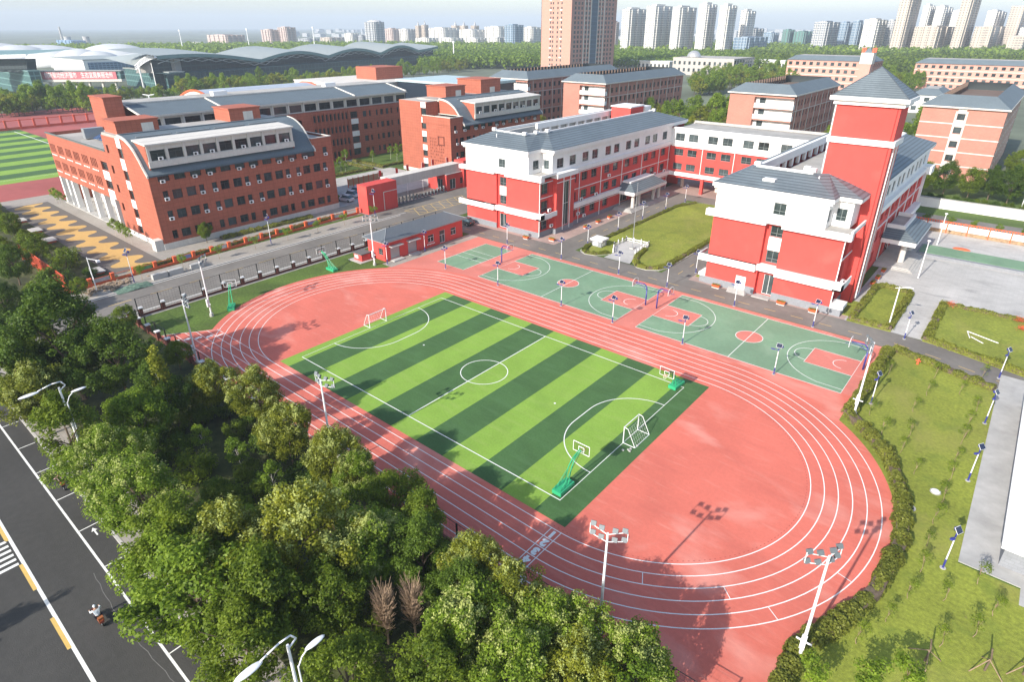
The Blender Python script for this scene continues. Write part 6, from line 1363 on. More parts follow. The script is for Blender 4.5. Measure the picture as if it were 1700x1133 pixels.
T = thing('round_bed', 'small oval red bed on the plaza', 'planter', (60, 106.2, 0)); MB().ell((60.2, 106.2, 0), 1.5, .7, .35, 16, 4, 0).build('mound', ORANGE, T)
for x, y in ((71.5, 70), (71.0, 73.0), (62.5, 73.2)):
    tag(link('orange_shrub', leaves_mesh('orange_shrub', RNG.normal(0, 1, (260, 3)) * np.array([.32, .32, .22]) + np.array([0, 0, .5]), np.tile([0, 0, 1.], (260, 1)), .14 * np.ones(260), ORANGE, RNG), None, (x, y, 0)), 'small orange-red shrub at the edge of the arrow lawn', 'shrub', 'orange shrubs by the arrow lawn')
T = thing('lawn_arrow', 'white arrow of pipes lying on the right-hand lawn', 'arrow', (68, 62, 0)); MB().path([(65.6, 64.6, .14), (69.3, 63.0, .14)], .06, 6).build('shaft', STEELW, T); MB().path([(65.6, 64.6, .14), (66.1, 62.4, .14)], .06, 6).build('barb', STEELW, T); MB().path([(66.2, 62.9, .14), (67.7, 61.6, .14)], .06, 6).build('barb', STEELW, T)
for x, y, h, lab in [(56.5, 83.7, 6.6, 'slim white lamp pole on the plaza before the east porch'), (56.1, 106.5, 6.2, 'slim white lamp pole on the plaza beyond the raised bed'), (67, 147, 7.5, 'slim white lamp pole behind the boundary wall')]:
    T = thing('plaza_lamp', lab, 'lamp post', (x, y, 0)); MB().tube((x, y, 0), (x, y, h), .1, .06, 8).build('pole', STEELW, T); MB().ell((x, y, h + .1), .28, .28, .16, 10, 6).build('lamp_head', STEELW, T)
T = thing('plaza_lamp', 'white lamp pole with side arm in the small lawn by the tower', 'lamp post', (56.7, 59.4, 0)); MB().tube((56.7, 59.4, 0), (56.7, 59.4, 6.2), .1, .07, 8).build('pole', STEELW, T); MB().path([(56.2, 59.4, 5.9), (57.6, 59.8, 6.2)], .05, 6).build('arm', STEELW, T); MB().ell((57.9, 59.9, 6.2), .45, .2, .09, 10, 5).build('lamp_head', STEELW, T)
T = thing('fire_hydrant', 'small red hydrant at the top of the east lawn', 'hydrant', (61.9, 49.6, 0)); MB().tube((61.9, 49.6, 0), (61.9, 49.6, .75), .14, .12, 10).build('barrel', ORANGE, T); MB().tube((61.6, 49.6, .5), (62.2, 49.6, .5), .07, .07, 8).build('outlet', ORANGE, T); MB().ell((61.9, 49.6, .75), .16, .16, .1, 8, 5).build('cap', ORANGE, T)
# benches, concrete blocks, rubble
for i, (x, y) in enumerate([(-101.5, -5.4), (-90.4, -5.5), (-80.6, -5.7), (-68.5, -5.9), (-54.3, -6.0)]):
    T = thing('garden_bench', 'pale square bench table beside the wavy path, %s from the pavement' % ['fifth', 'fourth', 'third', 'second', 'first'][i], 'bench', (x, y, 0), 'benches beside the wavy path'); MB().box(x - 1.6, x + 1.6, y - 1.0, y + 1.0, .35, .5).build('seat', CONC, T); MB().box(x - 1.3, x - 1.0, y - .8, y + .8, 0, .35).build('leg', ORANGE, T); MB().box(x + 1.0, x + 1.3, y - .8, y + .8, 0, .35).build('leg', ORANGE, T)
for y0, y1, lab in ((-1.2, 1.2, 'white concrete block on the west pavement nearest the rubble'), (1.5, 3.9, 'white concrete block on the west pavement, middle'), (5.2, 7.5, 'white concrete block on the west pavement, farthest')): tag(MB().box(-43.5, -42.6, y0, y1, .01, .95).build('concrete_block', CONC), lab, 'block', 'concrete blocks on the west pavement')
rb = MB(); r5 = random.Random(9)
for k in range(170):
    x = -45.5 + r5.gauss(0, 1.0); y = -7.5 + r5.gauss(0, 2.2); s = r5.uniform(.08, .3); z = max(0, .45 - .12 * abs(x + 45.5) - .06 * abs(y + 7.5)) * r5.random(); rb.extrude([(x - s, y - s * .6, z), (x + s * r5.uniform(.5, 1), y - s * .7, z), (x + s, y + s * .6, z), (x - s * .6, y + s, z)], (r5.uniform(-.05, .05), 0, s * r5.uniform(.3, .9)))
stuff(tag(rb.build('rubble', mat('rubble', (.30, .22, .15), .95, .4, 2)), 'heap of broken paving rubble on the west pavement', 'rubble'))
gs = MB(); r5 = random.Random(4); NN = 14
hgt = [[.05 + .5 * max(0, 1 - ((i - 7) / 7) ** 2 - ((j - 7) / 7) ** 2) * r5.uniform(.6, 1.2) for j in range(NN)] for i in range(NN)]
for i in range(NN - 1):
    for j in range(NN - 1): gs.quad(*[(-43.4 + a * .22, -7.5 + b * .42, hgt[a][b]) for a, b in ((i, j), (i + 1, j), (i + 1, j + 1), (i, j + 1))])
tag(gs.build('debris_net', mat('green_net', (.10, .16, .12), .8, .3, 3)), 'crumpled green debris net beside the rubble on the road edge', 'net')
T = thing('traffic_pole', 'slim white pole with camera arm beside the rubble', 'pole', (-44.5, -9.2, 0)); MB().tube((-44.5, -9.2, 0), (-44.5, -9.2, 6.0), .09, .06, 8).build('pole', STEELW, T); MB().path([(-44.5, -9.2, 5.8), (-43.3, -8.2, 5.5)], .05, 6).build('arm', STEELW, T); MB().box(-43.5, -43.0, -8.4, -7.9, 5.2, 5.5).build('camera', STEELW, T); MB().path([(-44.5, -9.2, 4.6), (-45.0, -9.2, 4.0), (-44.9, -9.2, 3.2), (-44.2, -9.2, 2.4)], .025, 5).build('cable', STEELW, T)

# ------------------------------------------------------------------ street furniture, riders, cars
def street_light(x, y, h, label):
    T = thing('street_light', label, 'street light', (x, y, 0), 'double street lights')
    MB().tube((x, y, 0), (x, y, h), .13, .08, 10).build('pole', STEELW, T); MB().tube((x + .45, y + .12, h - 4.2), (x + .45, y + .12, h - 1.4), .05, .05, 8).build('side_pole', STEELW, T)
    a = MB(); a.path([(x, y, h - .3), (x + .02, y + .5, h + .05), (x, y + .25, h + .5), (x, y - .4, h + .55), (x, y - 1.1, h + .42), (x, y - 1.5, h + .32)], .05, 8); a.build('road_arm', STEELW, T, smooth=True)
    MB().ell((x, y - 2.15, h + .25), .25, .78, .10, 14, 6).build('road_lamp', STEELW, T, smooth=True)
    b = MB(); b.path([(x + .45, y + .12, h - 1.5), (x + .5, y + .4, h - .9), (x + .55, y + .75, h - .6)], .04, 8); b.build('path_arm', STEELW, T, smooth=True); MB().ell((x + .58, y + 1.2, h - .52), .2, .62, .08, 12, 6).build('path_lamp', STEELW, T, smooth=True)
street_light(6.4, -26.5, 10.6, 'white double street light at left above the parking bays'); street_light(42.9, -26.9, 9.5, 'white double street light at the bottom edge, nearest')
T = thing('warning_sign', 'yellow triangular warning sign with small solar panel at the kerb', 'sign', (11.2, -27.4, 0))
MB().tube((11.2, -27.4, 0), (11.2, -27.4, 2.9), .05, .05, 8).build('post', STEELG, T)
tri = [(11.25, -27.4 + .62, 2.1), (11.25, -27.4 - .62, 2.1), (11.25, -27.4, 3.1)]
MB().extrude(tri, (.05, 0, 0)).build('sign_plate', mat('sign_black', (.02, .02, .02), .5), T); MB().extrude([(11.301, -27.4 + .50, 2.17), (11.301, -27.4 - .50, 2.17), (11.301, -27.4, 2.97)], (.01, 0, 0)).build('sign_face', mat('sign_yellow', (.75, .48, .02), .5), T)
ch = MB(); ch.ell((11.315, -27.4, 2.62), .01, .06, .06, 8, 5); ch.box(11.312, 11.32, -27.45, -27.35, 2.35, 2.56); ch.box(11.312, 11.32, -27.58, -27.22, 2.45, 2.5); ch.box(11.312, 11.32, -27.52, -27.46, 2.24, 2.36); ch.box(11.312, 11.32, -27.34, -27.28, 2.24, 2.36); ch.build('pictogram', MATS['sign_black'], T)
MB().extrude([(10.9, -28.0, 2.75), (11.4, -28.0, 2.6), (11.4, -28.5, 2.6), (10.9, -28.5, 2.75)], (0, 0, .04)).build('solar_panel', STEELW, T); MB().path([(11.2, -27.4, 2.7), (11.15, -28.2, 2.65)], .03, 6).build('panel_arm', STEELG, T)

def skinned(name, joints, edges, m, parent, sub=2):
    """continuous body from a joint skeleton: joints {k:(pos, radius)}"""
    ks = list(joints); me = bpy.data.meshes.new(name); off = Vector(wpos(parent))
    me.from_pydata([tuple(Vector(joints[k][0]) - off) for k in ks], [(ks.index(a), ks.index(b)) for a, b in edges], []); me.materials.append(m)
    o = link(name, me, parent); md = o.modifiers.new('skin', 'SKIN'); me.skin_vertices or o.modifiers.update()
    lay = me.skin_vertices[0].data if me.skin_vertices else None
    if lay is None: me.skin_vertices.new(); lay = me.skin_vertices[0].data
    for i, k in enumerate(ks): r = joints[k][1]; lay[i].radius = r if hasattr(r, '__len__') else (r, r)
    lay[0].use_root = True
    s_ = o.modifiers.new('sub', 'SUBSURF'); s_.levels = sub; s_.render_levels = sub
    return o
def rider(x, y, label, plabel, body, shirt):
    """electric scooter heading towards -x with a seated rider"""
    T = thing('scooter', label, 'scooter', (x, y, -.12)); z = -.12
    for dx in (-.62, .62):
        w_ = MB(); n = 18; 
        for i in range(n):
            a0, a1 = 2 * math.pi * i / n, 2 * math.pi * (i + 1) / n; w_.tube((x + dx + .2 * math.cos(a0), y, z + .25 + .2 * math.sin(a0)), (x + dx + .2 * math.cos(a1), y, z + .25 + .2 * math.sin(a1)), .05, .05, 6)
        q = w_.build('wheel', TYRE, T); MB().tube((x + dx, y - .05, z + .25), (x + dx, y + .05, z + .25), .12, .12, 10).build('hub', STEELG, q)
    MB().extrude([(x - .35, y - .14, z + .32), (x + .15, y - .14, z + .32), (x + .2, y - .14, z + .4), (x - .35, y - .14, z + .4)], (0, .28, 0)).build('footboard', body, T)
    MB().extrude([(x + .1, y - .15, z + .35), (x + .85, y - .15, z + .5), (x + .8, y - .15, z + .72), (x + .1, y - .15, z + .68)], (0, .30, 0)).build('rear_body', body, T)
    MB().extrude([(x + .05, y - .13, z + .69), (x + .75, y - .13, z + .73), (x + .72, y - .13, z + .82), (x + .08, y - .13, z + .78)], (0, .26, 0)).build('seat', BLACKM, T)
    MB().extrude([(x - .5, y - .18, z + .4), (x - .38, y - .18, z + .4), (x - .45, y - .18, z + .98), (x - .58, y - .18, z + .95)], (0, .36, 0)).build('leg_shield', body, T)
    MB().path([(x - .62, y, z + .25), (x - .55, y, z + .9), (x - .42, y, z + 1.08)], .03, 6).build('steering_column', STEELG, T); MB().path([(x - .34, y - .33, z + 1.06), (x - .44, y, z + 1.1), (x - .34, y + .33, z + 1.06)], .022, 6).build('handlebar', BLACKM, T)
    MB().extrude([(x + .72, y - .17, z + .82), (x + 1.02, y - .17, z + .82), (x + 1.0, y - .17, z + 1.12), (x + .75, y - .17, z + 1.12)], (0, .34, 0)).build('tail_box', mat('tail_box', (.30, .10, .03), .5) if 'tail_box' not in MATS else MATS['tail_box'], T); MB().box(x + 1.025, x + 1.04, y - .1, y + .1, z + .85, z + .95).build('tail_light', ORANGE, T)
    P = thing('person', plabel, 'person', (x + .35, y, z))
    hip = (x + .38, y, z + .92); J = {'hip': (hip, (.17, .15)), 'waist': ((x + .36, y, z + 1.1), (.15, .13)), 'chest': ((x + .27, y, z + 1.34), (.18, .13)), 'neck': ((x + .22, y, z + 1.52), .065), 'head0': ((x + .20, y, z + 1.60), .09)}
    E = [('hip', 'waist'), ('waist', 'chest'), ('chest', 'neck'), ('neck', 'head0')]
    for s, n_ in ((-1, 'l'), (1, 'r')):
        J.update({'sh' + n_: ((x + .25, y + s * .2, z + 1.42), .075), 'el' + n_: ((x + .05, y + s * .32, z + 1.2), .055), 'wr' + n_: ((x - .27, y + s * .31, z + 1.12), .04), 'ha' + n_: ((x - .36, y + s * .31, z + 1.09), .04),
                  'th' + n_: ((x + .3, y + s * .11, z + .88), .10), 'kn' + n_: ((x - .1, y + s * .16, z + .82), .075), 'an' + n_: ((x - .02, y + s * .14, z + .46), .05), 'to' + n_: ((x - .2, y + s * .14, z + .43), .045)})
        E += [('chest', 'sh' + n_), ('sh' + n_, 'el' + n_), ('el' + n_, 'wr' + n_), ('wr' + n_, 'ha' + n_), ('hip', 'th' + n_), ('th' + n_, 'kn' + n_), ('kn' + n_, 'an' + n_), ('an' + n_, 'to' + n_)]
    skinned('body', J, E, SKIN, P, 1)
    top = {k: (v[0], tuple(q * 1.16 for q in v[1]) if hasattr(v[1], '__len__') else v[1] * 1.18) for k, v in J.items() if k in ('hip', 'waist', 'chest', 'shl', 'shr', 'ell', 'elr', 'wrl', 'wrr')}
    skinned('shirt', top, [e for e in E if e[0] in top and e[1] in top], shirt, P, 1)
    tr = {k: (v[0], tuple(q * 1.1 for q in v[1]) if hasattr(v[1], '__len__') else v[1] * 1.15) for k, v in J.items() if k in ('hip', 'thl', 'thr', 'knl', 'knr', 'anl', 'anr')}
    skinned('trousers', tr, [e for e in E if e[0] in tr and e[1] in tr], TROUSER, P, 1)
    MB().ell((x + .18, y, z + 1.68), .115, .095, .135, 14, 9).build('head', SKIN, P, smooth=True)
    MB().ell((x + .195, y, z + 1.71), .125, .108, .125, 14, 7, -.2).build('hair', BLACKM if shirt is not SHIRT else mat('pale_cap', (.6, .64, .68), .8), P, smooth=True)
    fc = MB(); fc.ell((x + .062, y, z + 1.66), .02, .014, .028, 6, 5); fc.build('nose', SKIN, P)
    for s in (-1, 1):
        MB().ell((x + .082, y + s * .036, z + 1.69), .012, .014, .01, 6, 5).build('eye', BLACKM, P); MB().ell((x + .185, y + s * .098, z + 1.675), .03, .012, .04, 6, 5).build('ear', SKIN, P)
        for k in range(4): MB().path([(x - .36, y + s * (.27 + .025 * k), z + 1.1), (x - .41, y + s * (.27 + .025 * k), z + 1.09), (x - .41, y + s * (.27 + .025 * k), z + 1.05)], .012, 5).build('finger', SKIN, P)
        MB().path([(x - .33, y + s * .27, z + 1.08), (x - .37, y + s * .25, z + 1.05)], .013, 5).build('thumb', SKIN, P)
    MB().ell((x + .075, y, z + 1.615), .012, .025, .008, 6, 4).build('mouth', mat('lips', (.35, .15, .12), .6) if 'lips' not in MATS else MATS['lips'], P)
rider(23.2, -31.7, 'scooter with brown tail box ridden up the street', 'rider in pale shirt and cap seated on the scooter in the street', mat('scooter_paint', (.25, .05, .03), .35, spec=.6), SHIRT)
rider(4.6, -28.6, 'dark scooter at the kerb, half under the trees at left', 'rider in pink top on the kerbside scooter at left', BLACKM, mat('pink_top', (.6, .35, .38), .8))

CARP = [mat('car_white', (.75, .76, .78), .25, .02, 2, spec=.6), mat('car_silver', (.45, .47, .50), .3, .03, 2, spec=.6), mat('car_dark', (.05, .055, .06), .25, .05, 2, spec=.6)]
def car(x, y, rz, label, paint, L_=4.4, H_=1.62):
    T = thing('parked_car', label, 'car', (x, y, 0), 'cars parked inside the gate'); c, s = math.cos(rz), math.sin(rz)
    def w(p): return (x + p[0] * c - p[1] * s, y + p[0] * s + p[1] * c, p[2])
    h = L_ / 2
    def loft(secs, name, m, par=T):
        mb = MB(); n = len(secs[0])
        for sc in secs: mb.v += [w(p) for p in sc]
        for i in range(len(secs) - 1):
            for j in range(n): mb.f.append((i * n + j, i * n + (j + 1) % n, (i + 1) * n + (j + 1) % n, (i + 1) * n + j))
        mb.f.append(tuple(range(n))[::-1]); mb.f.append(tuple(range((len(secs) - 1) * n, len(secs) * n))); return mb.build(name, m, par, smooth=False)
    def sec(xx, hw, z0, z1): return [(xx, -hw * .94, z0), (xx, -hw, z0 + .2), (xx, -hw * .96, z1 - .08), (xx, -hw * .82, z1), (xx, hw * .82, z1), (xx, hw * .96, z1 - .08), (xx, hw, z0 + .2), (xx, hw * .94, z0)]
    bo = loft([sec(-h, .72, .42, .72), sec(-h + .15, .84, .26, .86), sec(-h + .9, .88, .24, .98), sec(.2, .9, .24, 1.02), sec(h - .9, .88, .24, 1.04), sec(h - .12, .82, .28, .98), sec(h, .74, .42, .86)], 'body', paint)
    def cab(xx, hw, z1): return [(xx, -hw, .98), (xx, -hw * .82, z1), (xx, hw * .82, z1), (xx, hw, .98)]
    loft([cab(-.95, .78, 1.0), cab(-.25, .80, H_ - .05), cab(.4, .81, H_), cab(1.3, .80, H_ - .08), cab(h - .25, .76, 1.04)], 'cabin_glass', GLASSB); loft([[(-.2, -.62, H_ - .03), (-.2, -.6, H_ + .03), (-.2, .6, H_ + .03), (-.2, .62, H_ - .03)], [(1.3, -.62, H_ - .06), (1.3, -.6, H_ + .01), (1.3, .6, H_ + .01), (1.3, .62, H_ - .06)]], 'roof_panel', paint)
    for wx in (-h + .8, h - .8):
        for sy in (-.84, .84):
            q = MB().tube(w((wx, sy - .1, .32)), w((wx, sy + .1, .32)), .32, .32, 14).build('wheel', TYRE, T); MB().tube(w((wx, sy - .105, .32)), w((wx, sy + .105, .32)), .19, .19, 10).build('rim', STEELG, q)
    for sy in (-.6, .6): loft([[(-h - .01, sy - .16, .62), (-h - .01, sy + .16, .62), (-h - .01, sy + .16, .74), (-h - .01, sy - .16, .74)], [(-h + .1, sy - .16, .62), (-h + .1, sy + .16, .62), (-h + .1, sy + .16, .76), (-h + .1, sy - .16, .76)]], 'headlight', LAMPGLASS); loft([[(h + .01, sy - .12, .7), (h + .01, sy + .12, .7), (h + .01, sy + .12, .86), (h + .01, sy - .12, .86)], [(h - .1, sy - .12, .7), (h - .1, sy + .12, .7), (h - .1, sy + .12, .88), (h - .1, sy - .12, .88)]], 'tail_light', ORANGE)
car(-61.2, 51.6, .25, 'white car parked nearest the gate block beside green tree', CARP[0]); car(-63.6, 54.8, .25, 'white van-like car parked second from the gate block', CARP[0], 4.6, 1.75); car(-66.0, 58.2, .25, 'silver car parked third from the gate block', CARP[1]); car(-25.0, 56.5, 0, 'dark car glimpsed at the corner of the west wing', CARP[2])
T = thing('notice_wall', 'row of brown notice boards in the entrance yard', 'notice board', (-72, 66, 0))
for k in range(7): MB().box(-72.2, -72.0, 60.5 + k * 1.7, 62.0 + k * 1.7, .5, 2.2).build('board', mat('tan_board', (.42, .25, .13), .7) if 'tan_board' not in MATS else MATS['tan_board'], T); MB().box(-72.25, -71.95, 60.4 + k * 1.7, 60.5 + k * 1.7, 0, 2.4).build('post', ORANGE, T)
RFm = mat('red_flag', (.6, .04, .03), .8)
for k in range(6):
    x, y = -55.5 + (k % 2), 58 + k * 4.4; T = thing('banner_flag', 'small red flag planted behind the long gate beam', 'flag', (x, y, 0), 'small red flags behind the gate beam'); MB().tube((x, y, 0), (x, y, 7.4), .04, .03, 6).build('pole', STEELW, T); MB().extrude([(x, y, 5.9), (x + .06, y + .8, 5.7), (x + .05, y + .75, 7.1), (x, y, 7.3)], (.03, 0, 0)).build('cloth', RFm, T)
# ------------------------------------------------------------------ far buildings
def solve(f, lo, hi):
    for _ in range(48):
        m_ = (lo + hi) / 2
        if f(m_): lo = m_
        else: hi = m_
    return (lo + hi) / 2
TM = {'white': towermat('tower_white', (.62, .60, .56), (.25, .26, .27), 3.4, 3.0, .5, .5), 'beige': towermat('tower_beige', (.50, .43, .36), (.20, .18, .17), 3.6, 3.0, .5, .55), 'grey': towermat('tower_grey', (.42, .42, .42), (.16, .19, .23), 3.0, 3.2, .7, .55),
      'glass': towermat('tower_glass', (.28, .34, .40), (.12, .19, .27), 4.0, 3.6, .8, .7), 'pink': towermat('tower_pink', (.50, .40, .36), (.26, .24, .24), 3.0, 3.0, .5, .5), 'green': towermat('scaffold_green', (.08, .24, .20), (.10, .15, .15), 5.0, 3.2, .8, .8), 'blue': towermat('tower_blue', (.22, .33, .46), (.16, .26, .38), 5.0, 6.0, .8, .8)}
def survey(cx, cy, left, right, top):
    G = at(cx, cy); wS = solve(lambda d: px_of((G[0] - d, G[1], 0))[0] > left, 0, 400); wE = solve(lambda d: px_of((G[0], G[1] + d, 0))[0] < right, 0, 600); hh = solve(lambda z: px_of((G[0], G[1], z))[1] > top, 0, 400)
    return G, wS, wE, hh
def tower(cx, cy, left, right, top, mk, label, crown='flat', bays=3, cat='tower', group='high-rise skyline'):
    G, wS, wE, h = survey(cx, cy, left, right, top); x1, y0 = G[0], G[1]; x0, y1 = x1 - wS, y0 + wE; m_ = TM[mk]
    T = thing('tower_block', label, cat, (x1, y0, 0), group)
    MB().box(x0, x1, y0, y1, 0, h).build('core', m_, T); b = MB()
    for k in range(bays):
        a = x0 + wS * (k + .12) / bays; e = x0 + wS * (k + .62) / bays; MB().box(a, e, y0 - min(1.6, wS * .06), y0 + .5, 0, h * (1 - .02 * (k % 2))).build('bay', m_, T)
        a = y0 + wE * (k + .3) / bays; e = y0 + wE * (k + .8) / bays; MB().box(x1 - .5, x1 + min(1.6, wE * .06), a, e, 0, h * (1 - .02 * ((k + 1) % 2))).build('bay', m_, T)
    if crown == 'flat':
        MB().box(x0 + wS * .2, x0 + wS * .7, y0 + wE * .2, y0 + wE * .7, h, h * 1.035).build('roof_house', m_, T)
    elif crown == 'spire':
        MB().tube((x0 + wS / 2, y0 + wE / 2, h), (x0 + wS / 2, y0 + wE / 2, h * 1.22), wS * .3, .3, 8).build('spire', TM['grey'], T)
    elif crown == 'round':
        MB().ell((x0 + wS / 2, y0 + wE / 2, h), wS * .55, wE * .5, h * .09, 14, 5, 0).build('dome', m_, T)
    return T
sky_list = [  # corner px, ground py, left, right, top, material, crown, label
 (1040, 92, 1028, 1068, 14, 'white', 'flat', 'white high-rise, first right of the brown tower'), (1082, 93, 1067, 1109, 9, 'white', 'flat', 'white high-rise, second right of the brown tower'), (1121, 94, 1109, 1148, 11, 'white', 'flat', 'white high-rise, third right of the brown tower'),
 (1164, 94, 1151, 1180, 6, 'white', 'flat', 'white high-rise, fourth right of the brown tower'), (1197, 95, 1185, 1212, 8, 'white', 'flat', 'white high-rise, fifth right of the brown tower'), (1229, 92, 1220, 1244, 17, 'white', 'flat', 'white high-rise, last of the row right of the brown tower'),
 (1019, 86, 1014, 1025, 36, 'pink', 'flat', 'thin pinkish high-rise peeking out right of the brown tower'), (1236, 95, 1214, 1270, 62, 'glass', 'flat', 'blue-grey office block below the last white high-rise'), (1246, 88, 1232, 1262, 47, 'grey', 'flat', 'grey stepped office block behind the blue-grey one'),
 (1304, 84, 1294, 1314, 49, 'green', 'flat', 'building wrapped in green netting, left of pair'), (1330, 84, 1313, 1345, 52, 'green', 'flat', 'building wrapped in green netting, right of pair'), (1278, 82, 1264, 1289, 54, 'glass', 'flat', 'dark building under construction left of green netting'),
 (1363, 92, 1342, 1384, 36, 'grey', 'flat', 'pale slab block right of the green netted buildings'), (1396, 88, 1383, 1408, 37, 'glass', 'flat', 'glass block attached right of the pale slab'), (1415, 90, 1405, 1428, 35, 'glass', 'flat', 'blue glass block left of the white office slab'),
 (1443, 95, 1422, 1460, 32, 'white', 'flat', 'white office slab with dark window columns'), (1472, 92, 1457, 1486, 34, 'grey', 'flat', 'grey office block beside the tall beige tower'), (1488, 96, 1472, 1506, -60, 'beige', 'flat', 'very tall beige tower, left of the two'), (1586, 96, 1571, 1602, -60, 'beige', 'flat', 'very tall beige tower, right of the two'),
 (1545, 96, 1506, 1582, 44, 'beige', 'flat', 'broad beige mid-rise between the two tall towers'), (1524, 86, 1514, 1534, 8, 'white', 'flat', 'white high-rise behind the mid-rise, left'), (1549, 86, 1535, 1563, 10, 'white', 'flat', 'white high-rise behind the mid-rise, middle'), (1577, 86, 1563, 1593, 17, 'white', 'flat', 'white high-rise behind the mid-rise, right'),
 (1633, 96, 1604, 1669, 44, 'beige', 'flat', 'beige mid-rise right of the tall towers'), (1636, 86, 1620, 1653, 17, 'white', 'flat', 'white high-rise right of the tall towers'), (1676, 90, 1655, 1712, 9, 'beige', 'flat', 'beige high-rise at the right picture edge'), (1690, 97, 1664, 1730, 60, 'beige', 'flat', 'low beige block at the right picture edge'), (1694, 93, 1679, 1720, 45, 'white', 'flat', 'white block at the right picture edge'),
 (452, 80, 438, 467, 49, 'pink', 'flat', 'pink-brown slab tower at left, first of the pair'), (478, 80, 466, 495, 45, 'pink', 'flat', 'pink-brown slab tower at left, second of the pair'), (624, 79, 609, 641, 36, 'grey', 'round', 'broad tower with rounded crown on the left skyline'),
 (585, 76, 574, 598, 55, 'white', 'flat', 'pale block left of the round-crowned tower'), (602, 76, 596, 612, 58, 'grey', 'flat', 'small block touching the round-crowned tower'), (512, 77, 497, 531, 64, 'grey', 'flat', 'low dark blocks right of the pink-brown pair'), (548, 74, 533, 573, 62, 'beige', 'flat', 'hazy cluster of beige blocks left of centre'),
 (652, 75, 641, 666, 47, 'pink', 'flat', 'hazy block right of the round-crowned tower'), (676, 75, 664, 691, 48, 'white', 'flat', 'hazy pale block before the spired towers'), (696, 75, 691, 701, 42, 'beige', 'spire', 'spired tower, left of the pair'), (706, 75, 701, 713, 41, 'beige', 'spire', 'spired tower, right of the pair'),
 (737, 76, 713, 763, 46, 'white', 'flat', 'broad pale apartment block on the skyline, centre left'), (757, 73, 750, 764, 42, 'beige', 'spire', 'tower with small spire behind the pale block'), (771, 73, 764, 778, 42, 'beige', 'spire', 'tower with small spire, second behind the pale block'), (788, 73, 782, 796, 42, 'beige', 'spire', 'tower with small spire, third behind the pale block'), (785, 76, 763, 805, 49, 'white', 'flat', 'broad pale apartment block, centre'), (828, 76, 805, 851, 44, 'white', 'flat', 'broad pale apartment block left of the grey tower'),
 (710, 82, 691, 728, 63, 'white', 'flat', 'low white apartment row, first'), (750, 82, 730, 770, 63, 'white', 'flat', 'low white apartment row, second'), (790, 82, 772, 808, 63, 'white', 'flat', 'low white apartment row, third'), (826, 82, 810, 850, 62, 'white', 'flat', 'low white apartment row, fourth'),
 (852, 83, 838, 869, 41, 'glass', 'flat', 'grey-blue tower left of the brown tower'), (882, 81, 868, 900, 45, 'white', 'flat', 'pale hazy tower touching the brown tower'), (378, 82, 348, 410, 58, 'pink', 'flat', 'pinkish apartment slab on the far left skyline'), (330, 78, 320, 342, 70, 'white', 'flat', 'tiny pale block on the far left skyline'),
 (120, 76, 96, 144, 67, 'blue', 'flat', 'blue boiler house of the hazy power plant')]
for cx, cy, l, r, t, mk, cr, lab in sky_list: tower(cx, cy, l, r, t, mk, lab, cr, 4 if r - l > 45 else 3)
for px, r, top, lab in [(146, 4.5, 60, 'right'), (115, 4.5, 60, 'left')]:
    G = at(px, 75); mpp = np.linalg.norm(G - CAM) / FPX; h = solve(lambda z: px_of((G[0], G[1], z))[1] > top, 0, 200); T = thing('cooling_tower', 'hazy cooling tower of the power plant, ' + lab, 'cooling tower', tuple(G), 'cooling towers'); mb = MB()
    for k in range(8):
        a, b = k / 8, (k + 1) / 8; f = lambda t: (r * mpp) * (1.25 - 1.1 * t + .75 * t * t); mb.tube((G[0], G[1], h * a), (G[0], G[1], h * b), f(a), f(b), 18, False)
    mb.build('shell', CONC, T)
G = at(106, 74); T = thing('chimney', 'thin hazy power plant chimney', 'chimney', tuple(G)); MB().tube(tuple(G), (G[0], G[1], solve(lambda z: px_of((G[0], G[1], z))[1] > 44, 0, 300)), 3, 1.8, 10).build('stack', CONC, T)
for px, cy, top, lab in [(306, 92, 49, 'first from left'), (416, 90, 47, 'second from left'), (524, 88, 44, 'third from left'), (754, 106, 68, 'rightmost, before the woods')]:
    G = at(px, cy); h = solve(lambda z: px_of((G[0], G[1], z))[1] > top, 0, 300); T = thing('light_mast', 'tall thin white mast, ' + lab, 'mast', tuple(G), 'tall white masts'); MB().tube(tuple(G), (G[0], G[1], h), 1.0, .45, 8).build('mast', STEELW, T); MB().box(G[0] - 1.4, G[0] + 1.4, G[1] - .5, G[1] + .5, h - 2, h).build('lamp_ring', STEELW, T)

# ------------------------------------------------------------------ brown office tower
G, wS, wE, h = survey(945, 128, 897, 1017, -75)
BT = thing('office_tower', 'tall brown office tower with blue glass stripe rising out of the picture', 'tower', (G[0], G[1], 0)); x1, y0 = G[0], G[1]; x0, y1 = x1 - wS, y0 + wE
STONELIT = mat('tower_stone_lit', (.50, .265, .20), .8, .04, .6, lines=(1.2, .6, .02, .9, .5)); STONESHADE = mat('tower_stone_shaded', (.40, .205, .16), .8, .06, .6)  # sun and shade put into the stone colours: lighter south, darker east
nf = int(h / 3.6)
facade(BT, (x0, y0, 0), (1, 0), wS, h, [(wS * u, 3.6 * k + 1.2, wS * u + 1.3, 3.6 * k + 3.0, 'far') for k in range(nf) for u in (.30, .38, .53, .66)], STONELIT)
bays = [(.06, .1), (.13, .17), (.2, .24), (.29, .33), (.355, .395), (.58, .62), (.645, .685), (.74, .78), (.81, .85), (.89, .93)]
facade(BT, (x1, y0, 0), (0, 1), wE, h, [(wE * a, 3.6 * k + .9, wE * b, 3.6 * k + 3.1, 'far') for k in range(nf) for a, b in bays], STONESHADE, panes=True)
MB().box(x1 - .2, x1 + .5, y0 + wE * .42, y0 + wE * .55, 6, h * .72).build('glass_stripe', towermat('stripe_glass', (.06, .11, .17), (.03, .06, .10), 1.6, 3.6, .85, .8), BT)
